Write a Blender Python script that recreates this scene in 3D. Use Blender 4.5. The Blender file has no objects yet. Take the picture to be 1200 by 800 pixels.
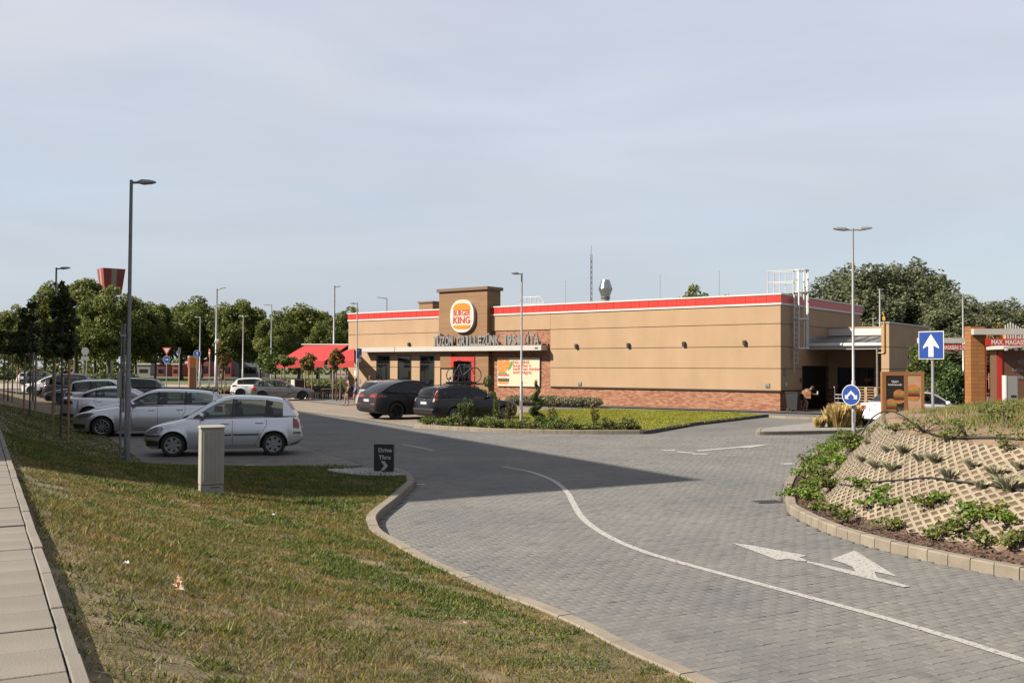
import bpy, bmesh, math, random
import numpy as np
from mathutils import Vector, Matrix, geometry
from mathutils.bvhtree import BVHTree

random.seed(7)
rng = np.random.default_rng(7)
scene = bpy.context.scene
COL = scene.collection
R = math.radians

# ------------------------------------------------------------------ camera
F = 1150.0                      # focal length in photograph pixels (1200 wide)
CAM_H = 2.26
PITCH = math.atan(31.7 / F)
ROLL = R(0.28)
cam_d = bpy.data.cameras.new('camera')
cam = bpy.data.objects.new('camera', cam_d)
COL.objects.link(cam)
cam_d.sensor_width = 36.0
cam_d.lens = F / 1200 * 36.0
cam_d.clip_start = 0.05
cam_d.clip_end = 6000
CAM_M = Matrix.Rotation(math.pi / 2 + PITCH, 3, 'X') @ Matrix.Rotation(ROLL, 3, 'Z')
cam.matrix_world = Matrix.Translation((0, 0, CAM_H)) @ CAM_M.to_4x4()
scene.camera = cam

# ------------------------------------------------------------------ sky and sun
SUN_EL = R(38)
SUN_U = Vector((-0.951, -0.309))          # horizontal direction towards the sun
world = bpy.data.worlds.new('World')
scene.world = world
world.use_nodes = True
wn = world.node_tree
wn.nodes.clear()
w_out = wn.nodes.new('ShaderNodeOutputWorld')
w_bg = wn.nodes.new('ShaderNodeBackground')
w_bg.inputs['Strength'].default_value = 0.066
sky = wn.nodes.new('ShaderNodeTexSky')
sky.sky_type = 'NISHITA'
sky.sun_disc = False
sky.sun_elevation = SUN_EL
sky.sun_rotation = math.atan2(SUN_U.x, SUN_U.y)
sky.air_density = 1.0
sky.dust_density = 1.0
sky.ozone_density = 1.6
# a thin veil of high cloud over the whole dome
tc = wn.nodes.new('ShaderNodeTexCoord')
mp = wn.nodes.new('ShaderNodeMapping')
mp.inputs['Scale'].default_value = (1.0, 1.6, 5.0)
mp.inputs['Rotation'].default_value = (0.0, 0.22, 0.3)
nz = wn.nodes.new('ShaderNodeTexNoise')
nz.inputs['Scale'].default_value = 1.7
nz.inputs['Detail'].default_value = 7
nz.inputs['Roughness'].default_value = 0.5
nz.inputs['Distortion'].default_value = 0.5
rp = wn.nodes.new('ShaderNodeMapRange')
rp.inputs['From Min'].default_value = 0.34
rp.inputs['From Max'].default_value = 0.68
rp.inputs['To Min'].default_value = 0.76
rp.inputs['To Max'].default_value = 1.0
mx = wn.nodes.new('ShaderNodeMix')
mx.data_type = 'RGBA'
L = wn.links.new
sepw = wn.nodes.new('ShaderNodeSeparateXYZ')
L(tc.outputs['Generated'], sepw.inputs[0])
haze = wn.nodes.new('ShaderNodeValToRGB')          # the veil is bluer and dimmer low down, where it is seen through more haze
he = haze.color_ramp.elements
he[0].position = 0.0; he[0].color = (0.415, 0.455, 0.500, 1)
he[1].position = 0.55; he[1].color = (0.525, 0.535, 0.585, 1)
h2 = he.new(0.18); h2.color = (0.465, 0.505, 0.560, 1)
h3 = he.new(0.34); h3.color = (0.515, 0.530, 0.590, 1)
L(sepw.outputs['Z'], haze.inputs['Fac'])
gain = wn.nodes.new('ShaderNodeVectorMath'); gain.operation = 'SCALE'
nz2 = wn.nodes.new('ShaderNodeTexNoise'); nz2.inputs['Scale'].default_value = 2.3; nz2.inputs['Detail'].default_value = 8; nz2.inputs['Distortion'].default_value = 1.2
mp2 = wn.nodes.new('ShaderNodeMapping'); mp2.inputs['Scale'].default_value = (0.8, 1.2, 4.2); mp2.inputs['Rotation'].default_value = (0.1, -0.25, 0.6)
L(tc.outputs['Generated'], mp2.inputs['Vector']); L(mp2.outputs['Vector'], nz2.inputs['Vector'])
wisp = wn.nodes.new('ShaderNodeMapRange'); wisp.inputs['From Min'].default_value = 0.32; wisp.inputs['From Max'].default_value = 0.68
wisp.inputs['To Min'].default_value = 7.2; wisp.inputs['To Max'].default_value = 8.1
L(nz2.outputs['Fac'], wisp.inputs['Value']); L(wisp.outputs['Result'], gain.inputs['Scale'])
L(haze.outputs['Color'], gain.inputs[0])
L(gain.outputs[0], mx.inputs[7])
L(tc.outputs['Generated'], mp.inputs['Vector'])
L(mp.outputs['Vector'], nz.inputs['Vector'])
L(nz.outputs['Fac'], rp.inputs['Value'])
L(rp.outputs['Result'], mx.inputs['Factor'])
L(sky.outputs['Color'], mx.inputs[6])
L(mx.outputs[2], w_bg.inputs['Color'])
L(w_bg.outputs['Background'], w_out.inputs['Surface'])

sun_d = bpy.data.lights.new('sun', 'SUN')
sun_d.energy = 5.0
sun_d.angle = R(0.53)
sun_d.color = (1.0, 0.90, 0.76)
sun = bpy.data.objects.new('sun', sun_d)
COL.objects.link(sun)
S_DIR = Vector((SUN_U.x * math.cos(SUN_EL), SUN_U.y * math.cos(SUN_EL), math.sin(SUN_EL)))
sun.rotation_euler = (-S_DIR).to_track_quat('-Z', 'Y').to_euler()
sun.location = (-40, -20, 60)

vs = scene.view_settings
vs.view_transform = 'Standard'
vs.look = 'None'
vs.gamma = 1.0
vs.use_curve_mapping = False
vs.exposure = 1.4
try:
    scene.cycles.max_bounces = 6
    scene.cycles.transparent_max_bounces = 24
except Exception:
    pass


# ------------------------------------------------------------------ measuring: photograph ray -> place
def ray(px, py):
    return CAM_M @ Vector(((px - 600) / F, -(py - 400) / F, -1.0))

def g(px, py, z=0.0):
    """point of the level z that the photograph shows at (px, py)"""
    d = ray(px, py)
    t = (z - CAM_H) / d.z
    return Vector((d.x * t, d.y * t, z))

def gy(px, py, Y):
    d = ray(px, py)
    t = Y / d.y
    return Vector((d.x * t, Y, CAM_H + d.z * t))


# ------------------------------------------------------------------ materials
MATS = {}

TONE = 0.45
def dim(c):
    return None if c is None else tuple(x * TONE for x in c)

def mat(name, c1, c2=None, scale=6.0, rough=0.7, bump=0.0, bscale=40.0, metal=0.0, coat=0.0,
        detail=4.0, island=0.0, c3=None, spec=0.5, lo=0.35, hi=0.65, stretch=None, emit=0.0, objrand=0.0):
    if name in MATS:
        return MATS[name]
    c1 = dim(c1); c2 = dim(c2); c3 = dim(c3)
    m = bpy.data.materials.new(name)
    m.use_nodes = True
    nt = m.node_tree
    b = nt.nodes['Principled BSDF']
    b.inputs['Roughness'].default_value = rough
    b.inputs['Metallic'].default_value = metal
    b.inputs['Coat Weight'].default_value = coat
    b.inputs['Coat Roughness'].default_value = 0.04
    b.inputs['Specular IOR Level'].default_value = spec
    c1 = (*c1, 1)
    b.inputs['Base Color'].default_value = c1
    lk = nt.links.new
    co = nt.nodes.new('ShaderNodeTexCoord')
    src = co.outputs['Object']
    if stretch:
        mpn = nt.nodes.new('ShaderNodeMapping')
        mpn.inputs['Scale'].default_value = stretch
        lk(src, mpn.inputs['Vector'])
        src = mpn.outputs['Vector']
    out = None
    if c2 is not None:
        n = nt.nodes.new('ShaderNodeTexNoise')
        n.inputs['Scale'].default_value = scale
        n.inputs['Detail'].default_value = detail
        lk(src, n.inputs['Vector'])
        r = nt.nodes.new('ShaderNodeValToRGB')
        r.color_ramp.elements[0].position = lo
        r.color_ramp.elements[1].position = hi
        r.color_ramp.elements[0].color = c1
        r.color_ramp.elements[1].color = (*c2, 1)
        if c3 is not None:
            e = r.color_ramp.elements.new((lo + hi) / 2)
            e.color = (*c3, 1)
        lk(n.outputs['Fac'], r.inputs['Fac'])
        out = r.outputs['Color']
    if island or objrand:
        hsv = nt.nodes.new('ShaderNodeHueSaturation')
        if island:
            gi = nt.nodes.new('ShaderNodeNewGeometry')
            rv = gi.outputs['Random Per Island']
        else:
            gi = nt.nodes.new('ShaderNodeObjectInfo')
            rv = gi.outputs['Random']
        k = island or objrand
        mr = nt.nodes.new('ShaderNodeMapRange')
        mr.inputs['To Min'].default_value = 1 - k
        mr.inputs['To Max'].default_value = 1 + k
        lk(rv, mr.inputs['Value'])
        lk(mr.outputs['Result'], hsv.inputs['Value'])
        if out is not None:
            lk(out, hsv.inputs['Color'])
        else:
            hsv.inputs['Color'].default_value = c1
        out = hsv.outputs['Color']
    if out is not None:
        lk(out, b.inputs['Base Color'])
    if bump:
        n2 = nt.nodes.new('ShaderNodeTexNoise')
        n2.inputs['Scale'].default_value = bscale
        n2.inputs['Detail'].default_value = 6
        lk(src, n2.inputs['Vector'])
        bp = nt.nodes.new('ShaderNodeBump')
        bp.inputs['Strength'].default_value = bump
        bp.inputs['Distance'].default_value = 0.02
        lk(n2.outputs['Fac'], bp.inputs['Height'])
        lk(bp.outputs['Normal'], b.inputs['Normal'])
    if emit:
        b.inputs['Emission Strength'].default_value = emit
    MATS[name] = m
    return m

def brick_mat(name, ca, cb, cm, bw, bh, mort, rot=0.0, wall=False, stain=None, rough=0.85, offset=0.5, bump=0.5, vary=0.0, spec=0.3):
    """blockwork too small to tell apart: brick pattern over real position"""
    ca, cb, cm = dim(ca), dim(cb), dim(cm)
    m = bpy.data.materials.new(name)
    m.use_nodes = True
    nt = m.node_tree
    lk = nt.links.new
    b = nt.nodes['Principled BSDF']
    b.inputs['Roughness'].default_value = rough
    b.inputs['Specular IOR Level'].default_value = spec
    co = nt.nodes.new('ShaderNodeTexCoord')
    if wall:
        sp = nt.nodes.new('ShaderNodeSeparateXYZ')
        ad = nt.nodes.new('ShaderNodeMath'); ad.operation = 'ADD'
        cb_ = nt.nodes.new('ShaderNodeCombineXYZ')
        lk(co.outputs['Object'], sp.inputs[0])
        lk(sp.outputs['X'], ad.inputs[0]); lk(sp.outputs['Y'], ad.inputs[1])
        lk(ad.outputs[0], cb_.inputs['X']); lk(sp.outputs['Z'], cb_.inputs['Y'])
        vec = cb_.outputs[0]
    else:
        mpn = nt.nodes.new('ShaderNodeMapping')
        mpn.inputs['Rotation'].default_value = (0, 0, rot)
        lk(co.outputs['Object'], mpn.inputs['Vector'])
        vec = mpn.outputs['Vector']
    t = nt.nodes.new('ShaderNodeTexBrick')
    t.inputs['Scale'].default_value = 1.0
    t.inputs['Brick Width'].default_value = bw
    t.inputs['Row Height'].default_value = bh
    t.inputs['Mortar Size'].default_value = mort
    t.inputs['Mortar Smooth'].default_value = 0.2
    t.inputs['Color1'].default_value = (*ca, 1)
    t.inputs['Color2'].default_value = (*cb, 1)
    t.inputs['Mortar'].default_value = (*cm, 1)
    t.offset = offset
    lk(vec, t.inputs['Vector'])
    col = t.outputs['Color']
    if stain:
        n = nt.nodes.new('ShaderNodeTexNoise')
        n.inputs['Scale'].default_value = stain[1]
        n.inputs['Detail'].default_value = 6
        lk(co.outputs['Object'], n.inputs['Vector'])
        r = nt.nodes.new('ShaderNodeMapRange')
        r.inputs['From Min'].default_value = 0.3
        r.inputs['From Max'].default_value = 0.7
        lk(n.outputs['Fac'], r.inputs['Value'])
        mxn = nt.nodes.new('ShaderNodeMix'); mxn.data_type = 'RGBA'; mxn.blend_type = 'MULTIPLY'
        mxn.inputs['Factor'].default_value = 1.0
        mix2 = nt.nodes.new('ShaderNodeMix'); mix2.data_type = 'RGBA'
        mix2.inputs[6].default_value = (*stain[0], 1)
        mix2.inputs[7].default_value = (1.08, 1.07, 1.05, 1)
        lk(r.outputs['Result'], mix2.inputs['Factor'])
        lk(col, mxn.inputs[6]); lk(mix2.outputs[2], mxn.inputs[7])
        col = mxn.outputs[2]
    lk(col, b.inputs['Base Color'])
    bp = nt.nodes.new('ShaderNodeBump')
    bp.inputs['Strength'].default_value = bump
    bp.inputs['Distance'].default_value = 0.01
    bp.invert = True
    lk(t.outputs['Fac'], bp.inputs['Height'])
    lk(bp.outputs['Normal'], b.inputs['Normal'])
    MATS[name] = m
    return m

def leaf_mat(name, c1, c2, c3=None, trans=0.35, nscale=0.35, vary=0.35):
    m = bpy.data.materials.new(name)
    m.use_nodes = True
    nt = m.node_tree
    lk = nt.links.new
    b = nt.nodes['Principled BSDF']
    b.inputs['Roughness'].default_value = 0.55
    b.inputs['Specular IOR Level'].default_value = 0.25
    co = nt.nodes.new('ShaderNodeTexCoord')
    n = nt.nodes.new('ShaderNodeTexNoise')
    n.inputs['Scale'].default_value = nscale
    n.inputs['Detail'].default_value = 3
    lk(co.outputs['Object'], n.inputs['Vector'])
    r = nt.nodes.new('ShaderNodeValToRGB')
    r.color_ramp.elements[0].position = 0.36
    r.color_ramp.elements[1].position = 0.64
    c1, c2, c3 = (None if q is None else tuple(x * TONE * 2.2 for x in q) for q in (c1, c2, c3))
    r.color_ramp.elements[0].color = (*c1, 1)
    r.color_ramp.elements[1].color = (*c2, 1)
    if c3:
        e = r.color_ramp.elements.new(0.5); e.color = (*c3, 1)
    lk(n.outputs['Fac'], r.inputs['Fac'])
    gi = nt.nodes.new('ShaderNodeNewGeometry')
    mr = nt.nodes.new('ShaderNodeMapRange')
    mr.inputs['To Min'].default_value = 1 - vary
    mr.inputs['To Max'].default_value = 1 + vary
    lk(gi.outputs['Random Per Island'], mr.inputs['Value'])
    hsv = nt.nodes.new('ShaderNodeHueSaturation')
    lk(mr.outputs['Result'], hsv.inputs['Value'])
    lk(r.outputs['Color'], hsv.inputs['Color'])
    lk(hsv.outputs['Color'], b.inputs['Base Color'])
    if trans:
        tr = nt.nodes.new('ShaderNodeBsdfTranslucent')
        lk(hsv.outputs['Color'], tr.inputs['Color'])
        ms = nt.nodes.new('ShaderNodeMixShader')
        ms.inputs['Fac'].default_value = trans
        lk(b.outputs['BSDF'], ms.inputs[1]); lk(tr.outputs['BSDF'], ms.inputs[2])
        lk(ms.outputs['Shader'], nt.nodes['Material Output'].inputs['Surface'])
    MATS[name] = m
    return m

def glass_mat(name, tint, gloss=0.12):
    m = bpy.data.materials.new(name)
    m.use_nodes = True
    nt = m.node_tree
    lk = nt.links.new
    nt.nodes.remove(nt.nodes['Principled BSDF'])
    tr = nt.nodes.new('ShaderNodeBsdfTransparent'); tr.inputs['Color'].default_value = (*tint, 1)
    gl = nt.nodes.new('ShaderNodeBsdfGlossy'); gl.inputs['Roughness'].default_value = 0.02
    fr = nt.nodes.new('ShaderNodeFresnel'); fr.inputs['IOR'].default_value = 1.5
    ms = nt.nodes.new('ShaderNodeMixShader')
    lk(fr.outputs[0], ms.inputs['Fac'])
    lk(tr.outputs[0], ms.inputs[1]); lk(gl.outputs[0], ms.inputs[2])
    lk(ms.outputs[0], nt.nodes['Material Output'].inputs['Surface'])
    MATS[name] = m
    return m

def paint_mat(name, col=(0.75, 0.74, 0.72), wear=0.45, nscale=9.0):
    """worn road paint"""
    m = bpy.data.materials.new(name)
    m.use_nodes = True
    nt = m.node_tree
    lk = nt.links.new
    b = nt.nodes['Principled BSDF']
    b.inputs['Base Color'].default_value = (*dim(col), 1)
    b.inputs['Roughness'].default_value = 0.7
    co = nt.nodes.new('ShaderNodeTexCoord')
    n = nt.nodes.new('ShaderNodeTexNoise'); n.inputs['Scale'].default_value = nscale; n.inputs['Detail'].default_value = 8
    n.inputs['Roughness'].default_value = 0.7
    lk(co.outputs['Object'], n.inputs['Vector'])
    r = nt.nodes.new('ShaderNodeMapRange')
    r.inputs['From Min'].default_value = wear - 0.12
    r.inputs['From Max'].default_value = wear
    lk(n.outputs['Fac'], r.inputs['Value'])
    lk(r.outputs['Result'], b.inputs['Alpha'])
    MATS[name] = m
    return m


# ------------------------------------------------------------------ mesh building
def mesh_from(verts, faces, name='m', smooth=None, mats=(), midx=None):
    me = bpy.data.meshes.new(name)
    me.from_pydata([tuple(v) for v in verts], [], faces)
    for m in mats:
        me.materials.append(m)
    if midx is not None:
        me.polygons.foreach_set('material_index', midx)
    if smooth is not None:
        me.polygons.foreach_set('use_smooth', [True] * len(me.polygons))
        if smooth < 179:
            me.set_sharp_from_angle(angle=R(smooth))
    me.update()
    return me

def link(name, me, parent=None, loc=None, rotz=None):
    o = bpy.data.objects.new(name, me)
    COL.objects.link(o)
    if parent is not None:
        o.parent = parent
    if loc is not None:
        o.location = loc
    if rotz is not None:
        o.rotation_euler = (0, 0, rotz)
    return o

def tag(o, label=None, cat=None, group=None, kind=None):
    if label: o['label'] = label
    if cat: o['category'] = cat
    if group: o['group'] = group
    if kind: o['kind'] = kind
    return o

def thing(name, label, cat, loc=(0, 0, 0), rotz=0.0, group=None):
    o = bpy.data.objects.new(name, None)
    o.empty_display_size = 0.2
    COL.objects.link(o)
    o.location = loc
    o.rotation_euler = (0, 0, rotz)
    return tag(o, label, cat, group)

def copy_tree(o, parent=None):
    c = o.copy()
    COL.objects.link(c)
    c.parent = parent
    for ch in list(o.children):
        copy_tree(ch, c)
    return c

class MB:
    def __init__(s):
        s.v = []; s.f = []; s.mi = []
        s.cur = 0
    def add(s, vs, fs):
        k = len(s.v)
        s.v += [tuple(v) for v in vs]
        s.f += [[i + k for i in f] for f in fs]
        s.mi += [s.cur] * len(fs)
        return s
    def box(s, x0, x1, y0, y1, z0, z1, ch=0.0):
        if ch <= 0:
            vs = [(x, y, z) for z in (z0, z1) for y in (y0, y1) for x in (x0, x1)]
            fs = [(0, 2, 3, 1), (4, 5, 7, 6), (0, 1, 5, 4), (1, 3, 7, 5), (3, 2, 6, 7), (2, 0, 4, 6)]
            return s.add(vs, fs)
        bm = bmesh.new()
        bmesh.ops.create_cube(bm, size=1)
        for v in bm.verts:
            v.co = ((x0 + x1) / 2 + v.co.x * (x1 - x0), (y0 + y1) / 2 + v.co.y * (y1 - y0), (z0 + z1) / 2 + v.co.z * (z1 - z0))
        bmesh.ops.bevel(bm, geom=bm.edges[:], offset=ch, segments=1 if ch < 0.02 else 2, affect='EDGES', clamp_overlap=True)
        bm.verts.index_update()
        s.add([v.co[:] for v in bm.verts], [[v.index for v in f.verts] for f in bm.faces])
        bm.free()
        return s
    def cyl(s, p0, p1, r0, r1=None, n=10, cap=True):
        r1 = r0 if r1 is None else r1
        p0 = Vector(p0); p1 = Vector(p1)
        d = (p1 - p0).normalized()
        a = d.orthogonal().normalized(); b = d.cross(a)
        vs = []
        for p, r in ((p0, r0), (p1, r1)):
            for i in range(n):
                t = 2 * math.pi * i / n
                vs.append(p + a * math.cos(t) * r + b * math.sin(t) * r)
        fs = [(i, (i + 1) % n, n + (i + 1) % n, n + i) for i in range(n)]
        if cap:
            fs += [list(range(n))[::-1], list(range(n, 2 * n))]
        return s.add(vs, fs)
    def tube(s, pts, r, n=6, closed=False):
        pts = [Vector(p) for p in pts]
        m = len(pts)
        rs = r if isinstance(r, (list, tuple)) else [r] * m
        vs = []
        ref = None
        for i, p in enumerate(pts):
            if closed:
                d = (pts[(i + 1) % m] - pts[i - 1])
            else:
                d = pts[min(i + 1, m - 1)] - pts[max(i - 1, 0)]
            d = d.normalized() if d.length > 1e-9 else Vector((0, 0, 1))
            if ref is None:
                a = d.orthogonal().normalized()
            else:
                a = (ref - d * ref.dot(d))
                a = a.normalized() if a.length > 1e-6 else d.orthogonal().normalized()
            ref = a
            b = d.cross(a)
            for k in range(n):
                t = 2 * math.pi * k / n
                vs.append(p + a * math.cos(t) * rs[i] + b * math.sin(t) * rs[i])
        fs = []
        for i in range(m if closed else m - 1):
            j = (i + 1) % m
            for k in range(n):
                fs.append((i * n + k, i * n + (k + 1) % n, j * n + (k + 1) % n, j * n + k))
        if not closed:
            fs += [list(range(n))[::-1], list(range((m - 1) * n, m * n))]
        return s.add(vs, fs)
    def lathe(s, prof, c=(0, 0, 0), axis='Z', n=20, capped=True):
        """prof: (radius, height) pairs"""
        vs = []
        for r, h in prof:
            for i in range(n):
                t = 2 * math.pi * i / n
                a, b = r * math.cos(t), r * math.sin(t)
                if axis == 'Z': p = (a, b, h)
                elif axis == 'Y': p = (a, h, b)
                else: p = (h, a, b)
                vs.append((c[0] + p[0], c[1] + p[1], c[2] + p[2]))
        fs = []
        for j in range(len(prof) - 1):
            for i in range(n):
                q = (j * n + i, j * n + (i + 1) % n, (j + 1) * n + (i + 1) % n, (j + 1) * n + i)
                fs.append(q if axis != 'Y' else q[::-1])
        if capped:
            a = list(range(n)); b = list(range((len(prof) - 1) * n, len(prof) * n))
            fs += [a[::-1], b] if axis != 'Y' else [a, b[::-1]]
        return s.add(vs, fs)
    def prism(s, poly, h0, h1, axis='Z'):
        """poly of 2D points swept along an axis; axis Z: (x,y); Y: (x,z); X: (y,z)"""
        def P(p, h):
            return (p[0], p[1], h) if axis == 'Z' else ((p[0], h, p[1]) if axis == 'Y' else (h, p[0], p[1]))
        n = len(poly)
        vs = [P(p, h0) for p in poly] + [P(p, h1) for p in poly]
        fs = [(i, (i + 1) % n, n + (i + 1) % n, n + i) for i in range(n)]
        tri = geometry.tessellate_polygon([[Vector((p[0], p[1], 0)) for p in poly]])
        fs += [tuple(t)[::-1] for t in tri] + [tuple(i + n for i in t) for t in tri]
        return s.add(vs, fs)
    def sheet(s, pts):
        """flat polygon at its own points (drawn in plan)"""
        tri = geometry.tessellate_polygon([[Vector((p[0], p[1], 0)) for p in pts]])
        fs = []
        for t in tri:
            a, b, c = (Vector(pts[i]) for i in t)
            fs.append(tuple(t) if (b - a).cross(c - a).z > 0 else tuple(t)[::-1])
        return s.add(pts, fs)
    def grid(s, rows):
        n = len(rows[0]); vs = [p for r in rows for p in r]
        fs = [(i * n + j, i * n + j + 1, (i + 1) * n + j + 1, (i + 1) * n + j) for i in range(len(rows) - 1) for j in range(n - 1)]
        return s.add(vs, fs)
    def ellipsoid(s, c, r, nu=12, nv=8):
        prof = [(math.sin(math.pi * (i + 0.02) / (nv + 0.04)), -math.cos(math.pi * (i + 0.02) / (nv + 0.04))) for i in range(nv + 1)]
        vs = []
        for pr, h in prof:
            for i in range(nu):
                t = 2 * math.pi * i / nu
                vs.append((c[0] + r[0] * pr * math.cos(t), c[1] + r[1] * pr * math.sin(t), c[2] + r[2] * h))
        fs = [(j * nu + i, j * nu + (i + 1) % nu, (j + 1) * nu + (i + 1) % nu, (j + 1) * nu + i) for j in range(nv) for i in range(nu)]
        fs += [list(range(nu))[::-1], list(range(nv * nu, (nv + 1) * nu))]
        return s.add(vs, fs)
    def build(s, name, m, parent=None, smooth=None, loc=None, rotz=None, fix=True):
        ms = m if isinstance(m, (list, tuple)) else [m]
        me = mesh_from(s.v, s.f, name, None, ms, s.mi)
        if fix:
            bm = bmesh.new(); bm.from_mesh(me)
            bmesh.ops.recalc_face_normals(bm, faces=bm.faces[:])
            bm.to_mesh(me); bm.free()
        if smooth is not None:
            me.polygons.foreach_set('use_smooth', [True] * len(me.polygons))
            if smooth < 179:
                me.set_sharp_from_angle(angle=R(smooth))
        return link(name, me, parent, loc, rotz)

def catmull(pts, n=8):
    pts = [Vector(p) for p in pts]
    out = []
    P = [pts[0] * 2 - pts[1]] + pts + [pts[-1] * 2 - pts[-2]]
    for i in range(1, len(P) - 2):
        p0, p1, p2, p3 = P[i - 1:i + 3]
        for k in range(n):
            t = k / n
            out.append(0.5 * ((2 * p1) + (p2 - p0) * t + (2 * p0 - 5 * p1 + 4 * p2 - p3) * t * t + (3 * p1 - p0 - 3 * p2 + p3) * t ** 3))
    out.append(pts[-1])
    return out

def resample(pts, step):
    pts = [Vector(p) for p in pts]
    d = [0]
    for a, b in zip(pts, pts[1:]):
        d.append(d[-1] + (b - a).length)
    n = max(1, int(round(d[-1] / step)))
    out = []
    j = 0
    for i in range(n + 1):
        s = d[-1] * i / n
        while j < len(d) - 2 and d[j + 1] < s:
            j += 1
        t = (s - d[j]) / max(1e-9, d[j + 1] - d[j])
        out.append(pts[j].lerp(pts[j + 1], t))
    return out

def text_mesh(body, size, depth=0.01, bold=0.0, align='CENTER', res=3, space=1.0, xscale=1.0):
    cu = bpy.data.curves.new('lettering', 'FONT')
    cu.body = body
    cu.size = size
    cu.extrude = depth
    cu.offset = bold
    cu.align_x = align
    cu.space_character = space
    cu.resolution_u = res
    ob = bpy.data.objects.new('lettering', cu)
    COL.objects.link(ob)
    me = bpy.data.meshes.new_from_object(ob)
    bpy.data.objects.remove(ob)
    bpy.data.curves.remove(cu)
    if xscale != 1.0:
        me.transform(Matrix.Diagonal((xscale, 1, 1, 1)))
    return me

def letters(name, body, size, m, parent, loc, rotz=0.0, depth=0.01, bold=0.0, align='CENTER', width=None, tilt=math.pi / 2, space=1.0):
    """lettering standing upright in the parent's xz plane, facing -y"""
    me = text_mesh(body, size, depth, bold, align, space=space)
    xs = [v.co.x for v in me.vertices]
    if width and xs:
        k = width / (max(xs) - min(xs))
        me.transform(Matrix.Diagonal((k, 1, 1, 1)))
    me.materials.clear()
    me.materials.append(m)
    o = link(name, me, parent, loc)
    o.rotation_euler = (tilt, 0, rotz)
    return o

# common colours
M_ASPHALT = mat('joint_sand', (0.085, 0.082, 0.078), (0.12, 0.115, 0.105), 8, 0.95)
M_CONC = mat('pale_concrete', (0.27, 0.23, 0.175), (0.35, 0.30, 0.235), 5, 0.9, 0.25, 60, lo=0.3, hi=0.7, objrand=0.08)
M_CONC_GREY = mat('grey_concrete', (0.25, 0.245, 0.235), (0.33, 0.32, 0.30), 4, 0.9, 0.25, 60, objrand=0.06)
M_STEEL = mat('galvanised_steel', (0.42, 0.43, 0.44), (0.52, 0.53, 0.54), 9, 0.42, metal=0.6)
M_DKSTEEL = mat('dark_grey_steel', (0.13, 0.135, 0.145), (0.17, 0.175, 0.18), 9, 0.45, metal=0.4)
M_BLACK = mat('black_plastic', (0.012, 0.012, 0.013), None, rough=0.5)
M_WHITE = mat('white_paint', (0.78, 0.77, 0.75), (0.72, 0.71, 0.69), 5, 0.5)
M_RED = mat('red_panel', (0.62, 0.035, 0.022), (0.57, 0.03, 0.02), 3, 0.45)
M_BLUE = mat('sign_blue', (0.012, 0.07, 0.36), None, rough=0.4)
M_RUBBER = mat('tyre_rubber', (0.018, 0.018, 0.018), (0.026, 0.025, 0.024), 12, 0.85)
# ================================================================== SETTING
def v2(p): return Vector((p[0], p[1]))

SW_A = g(108, 800, 0.95); SW_B = g(0, 500, 0.95)       # right edge of the raised sidewalk
SW_T = (v2(SW_B) - v2(SW_A)).normalized()             # along it, away
SW_N = Vector((SW_T.y, -SW_T.x))                      # to its right
S0 = v2(SW_A)
def row(t, d, z=0.0):
    p = S0 + SW_T * t + SW_N * d
    return Vector((p.x, p.y, z))

# --- far ground
MB().sheet([(-2500, -200, -0.06), (2500, -200, -0.06), (2500, 3500, -0.06), (-2500, 3500, -0.06)]).build(
    'ground', mat('far_ground', (0.10, 0.11, 0.045), (0.16, 0.14, 0.07), 0.05, 0.95))['kind'] = 'structure'

# --- block paved road: a jointed bed everywhere, real blocks laid on it near the camera
ROW_ANG = math.atan2(SW_N.y, SW_N.x)
M_ROADBED = brick_mat('paved_road_far', (0.195, 0.193, 0.190), (0.235, 0.230, 0.222), (0.160, 0.157, 0.152), 0.2, 0.1, 0.005,
                      rot=-ROW_ANG, stain=((0.74, 0.75, 0.78), 0.35), bump=0.25)
road = MB().sheet([(-75, -6, -0.014), (70, -6, -0.014), (70, 96, -0.014), (-75, 96, -0.014)]).build('road', M_ROADBED)
road['kind'] = 'structure'

KERB_PX = [(408, 546.3), (430, 546.3), (450, 546.2), (464, 548), (474, 550), (483, 555.7), (485.8, 562.5), (480.7, 568), (465, 582.7), (449, 595),
           (442, 603), (442.5, 609.7), (450, 621.5), (480, 638), (516, 657.5), (552, 672.5), (588, 689), (640, 706.5),
           (695, 729.4), (750, 757), (797.7, 777), (847, 800)]
kerb_pts = [v2(g(x, y, 0.12)) for x, y in KERB_PX]
kd = (kerb_pts[-1] - kerb_pts[-2]).normalized()
kerb_pts += [kerb_pts[-1] + kd * 2.5, kerb_pts[-1] + kd * 6]
kerb_path = resample(catmull(kerb_pts, 6), 0.12)

isl_pts = [Vector(p) for p in ((10.6, 30.6), (9.3, 28.6), (7.3, 24.3), (5.75, 20.3), (4.85, 17.6))] + \
          [v2(g(x, y)) for x, y in ((921, 590.5), (924, 600.5), (945, 612.5), (975, 626), (1025, 641.5), (1100, 659.5), (1200, 680), (1300, 698), (1420, 718))]
isl_path = resample(catmull(isl_pts, 8), 0.12)
ISL_FAR = [Vector(p) for p in ((10.6, 30.6), (12.5, 31.9), (17, 32.2), (26, 31.0))]

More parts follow.
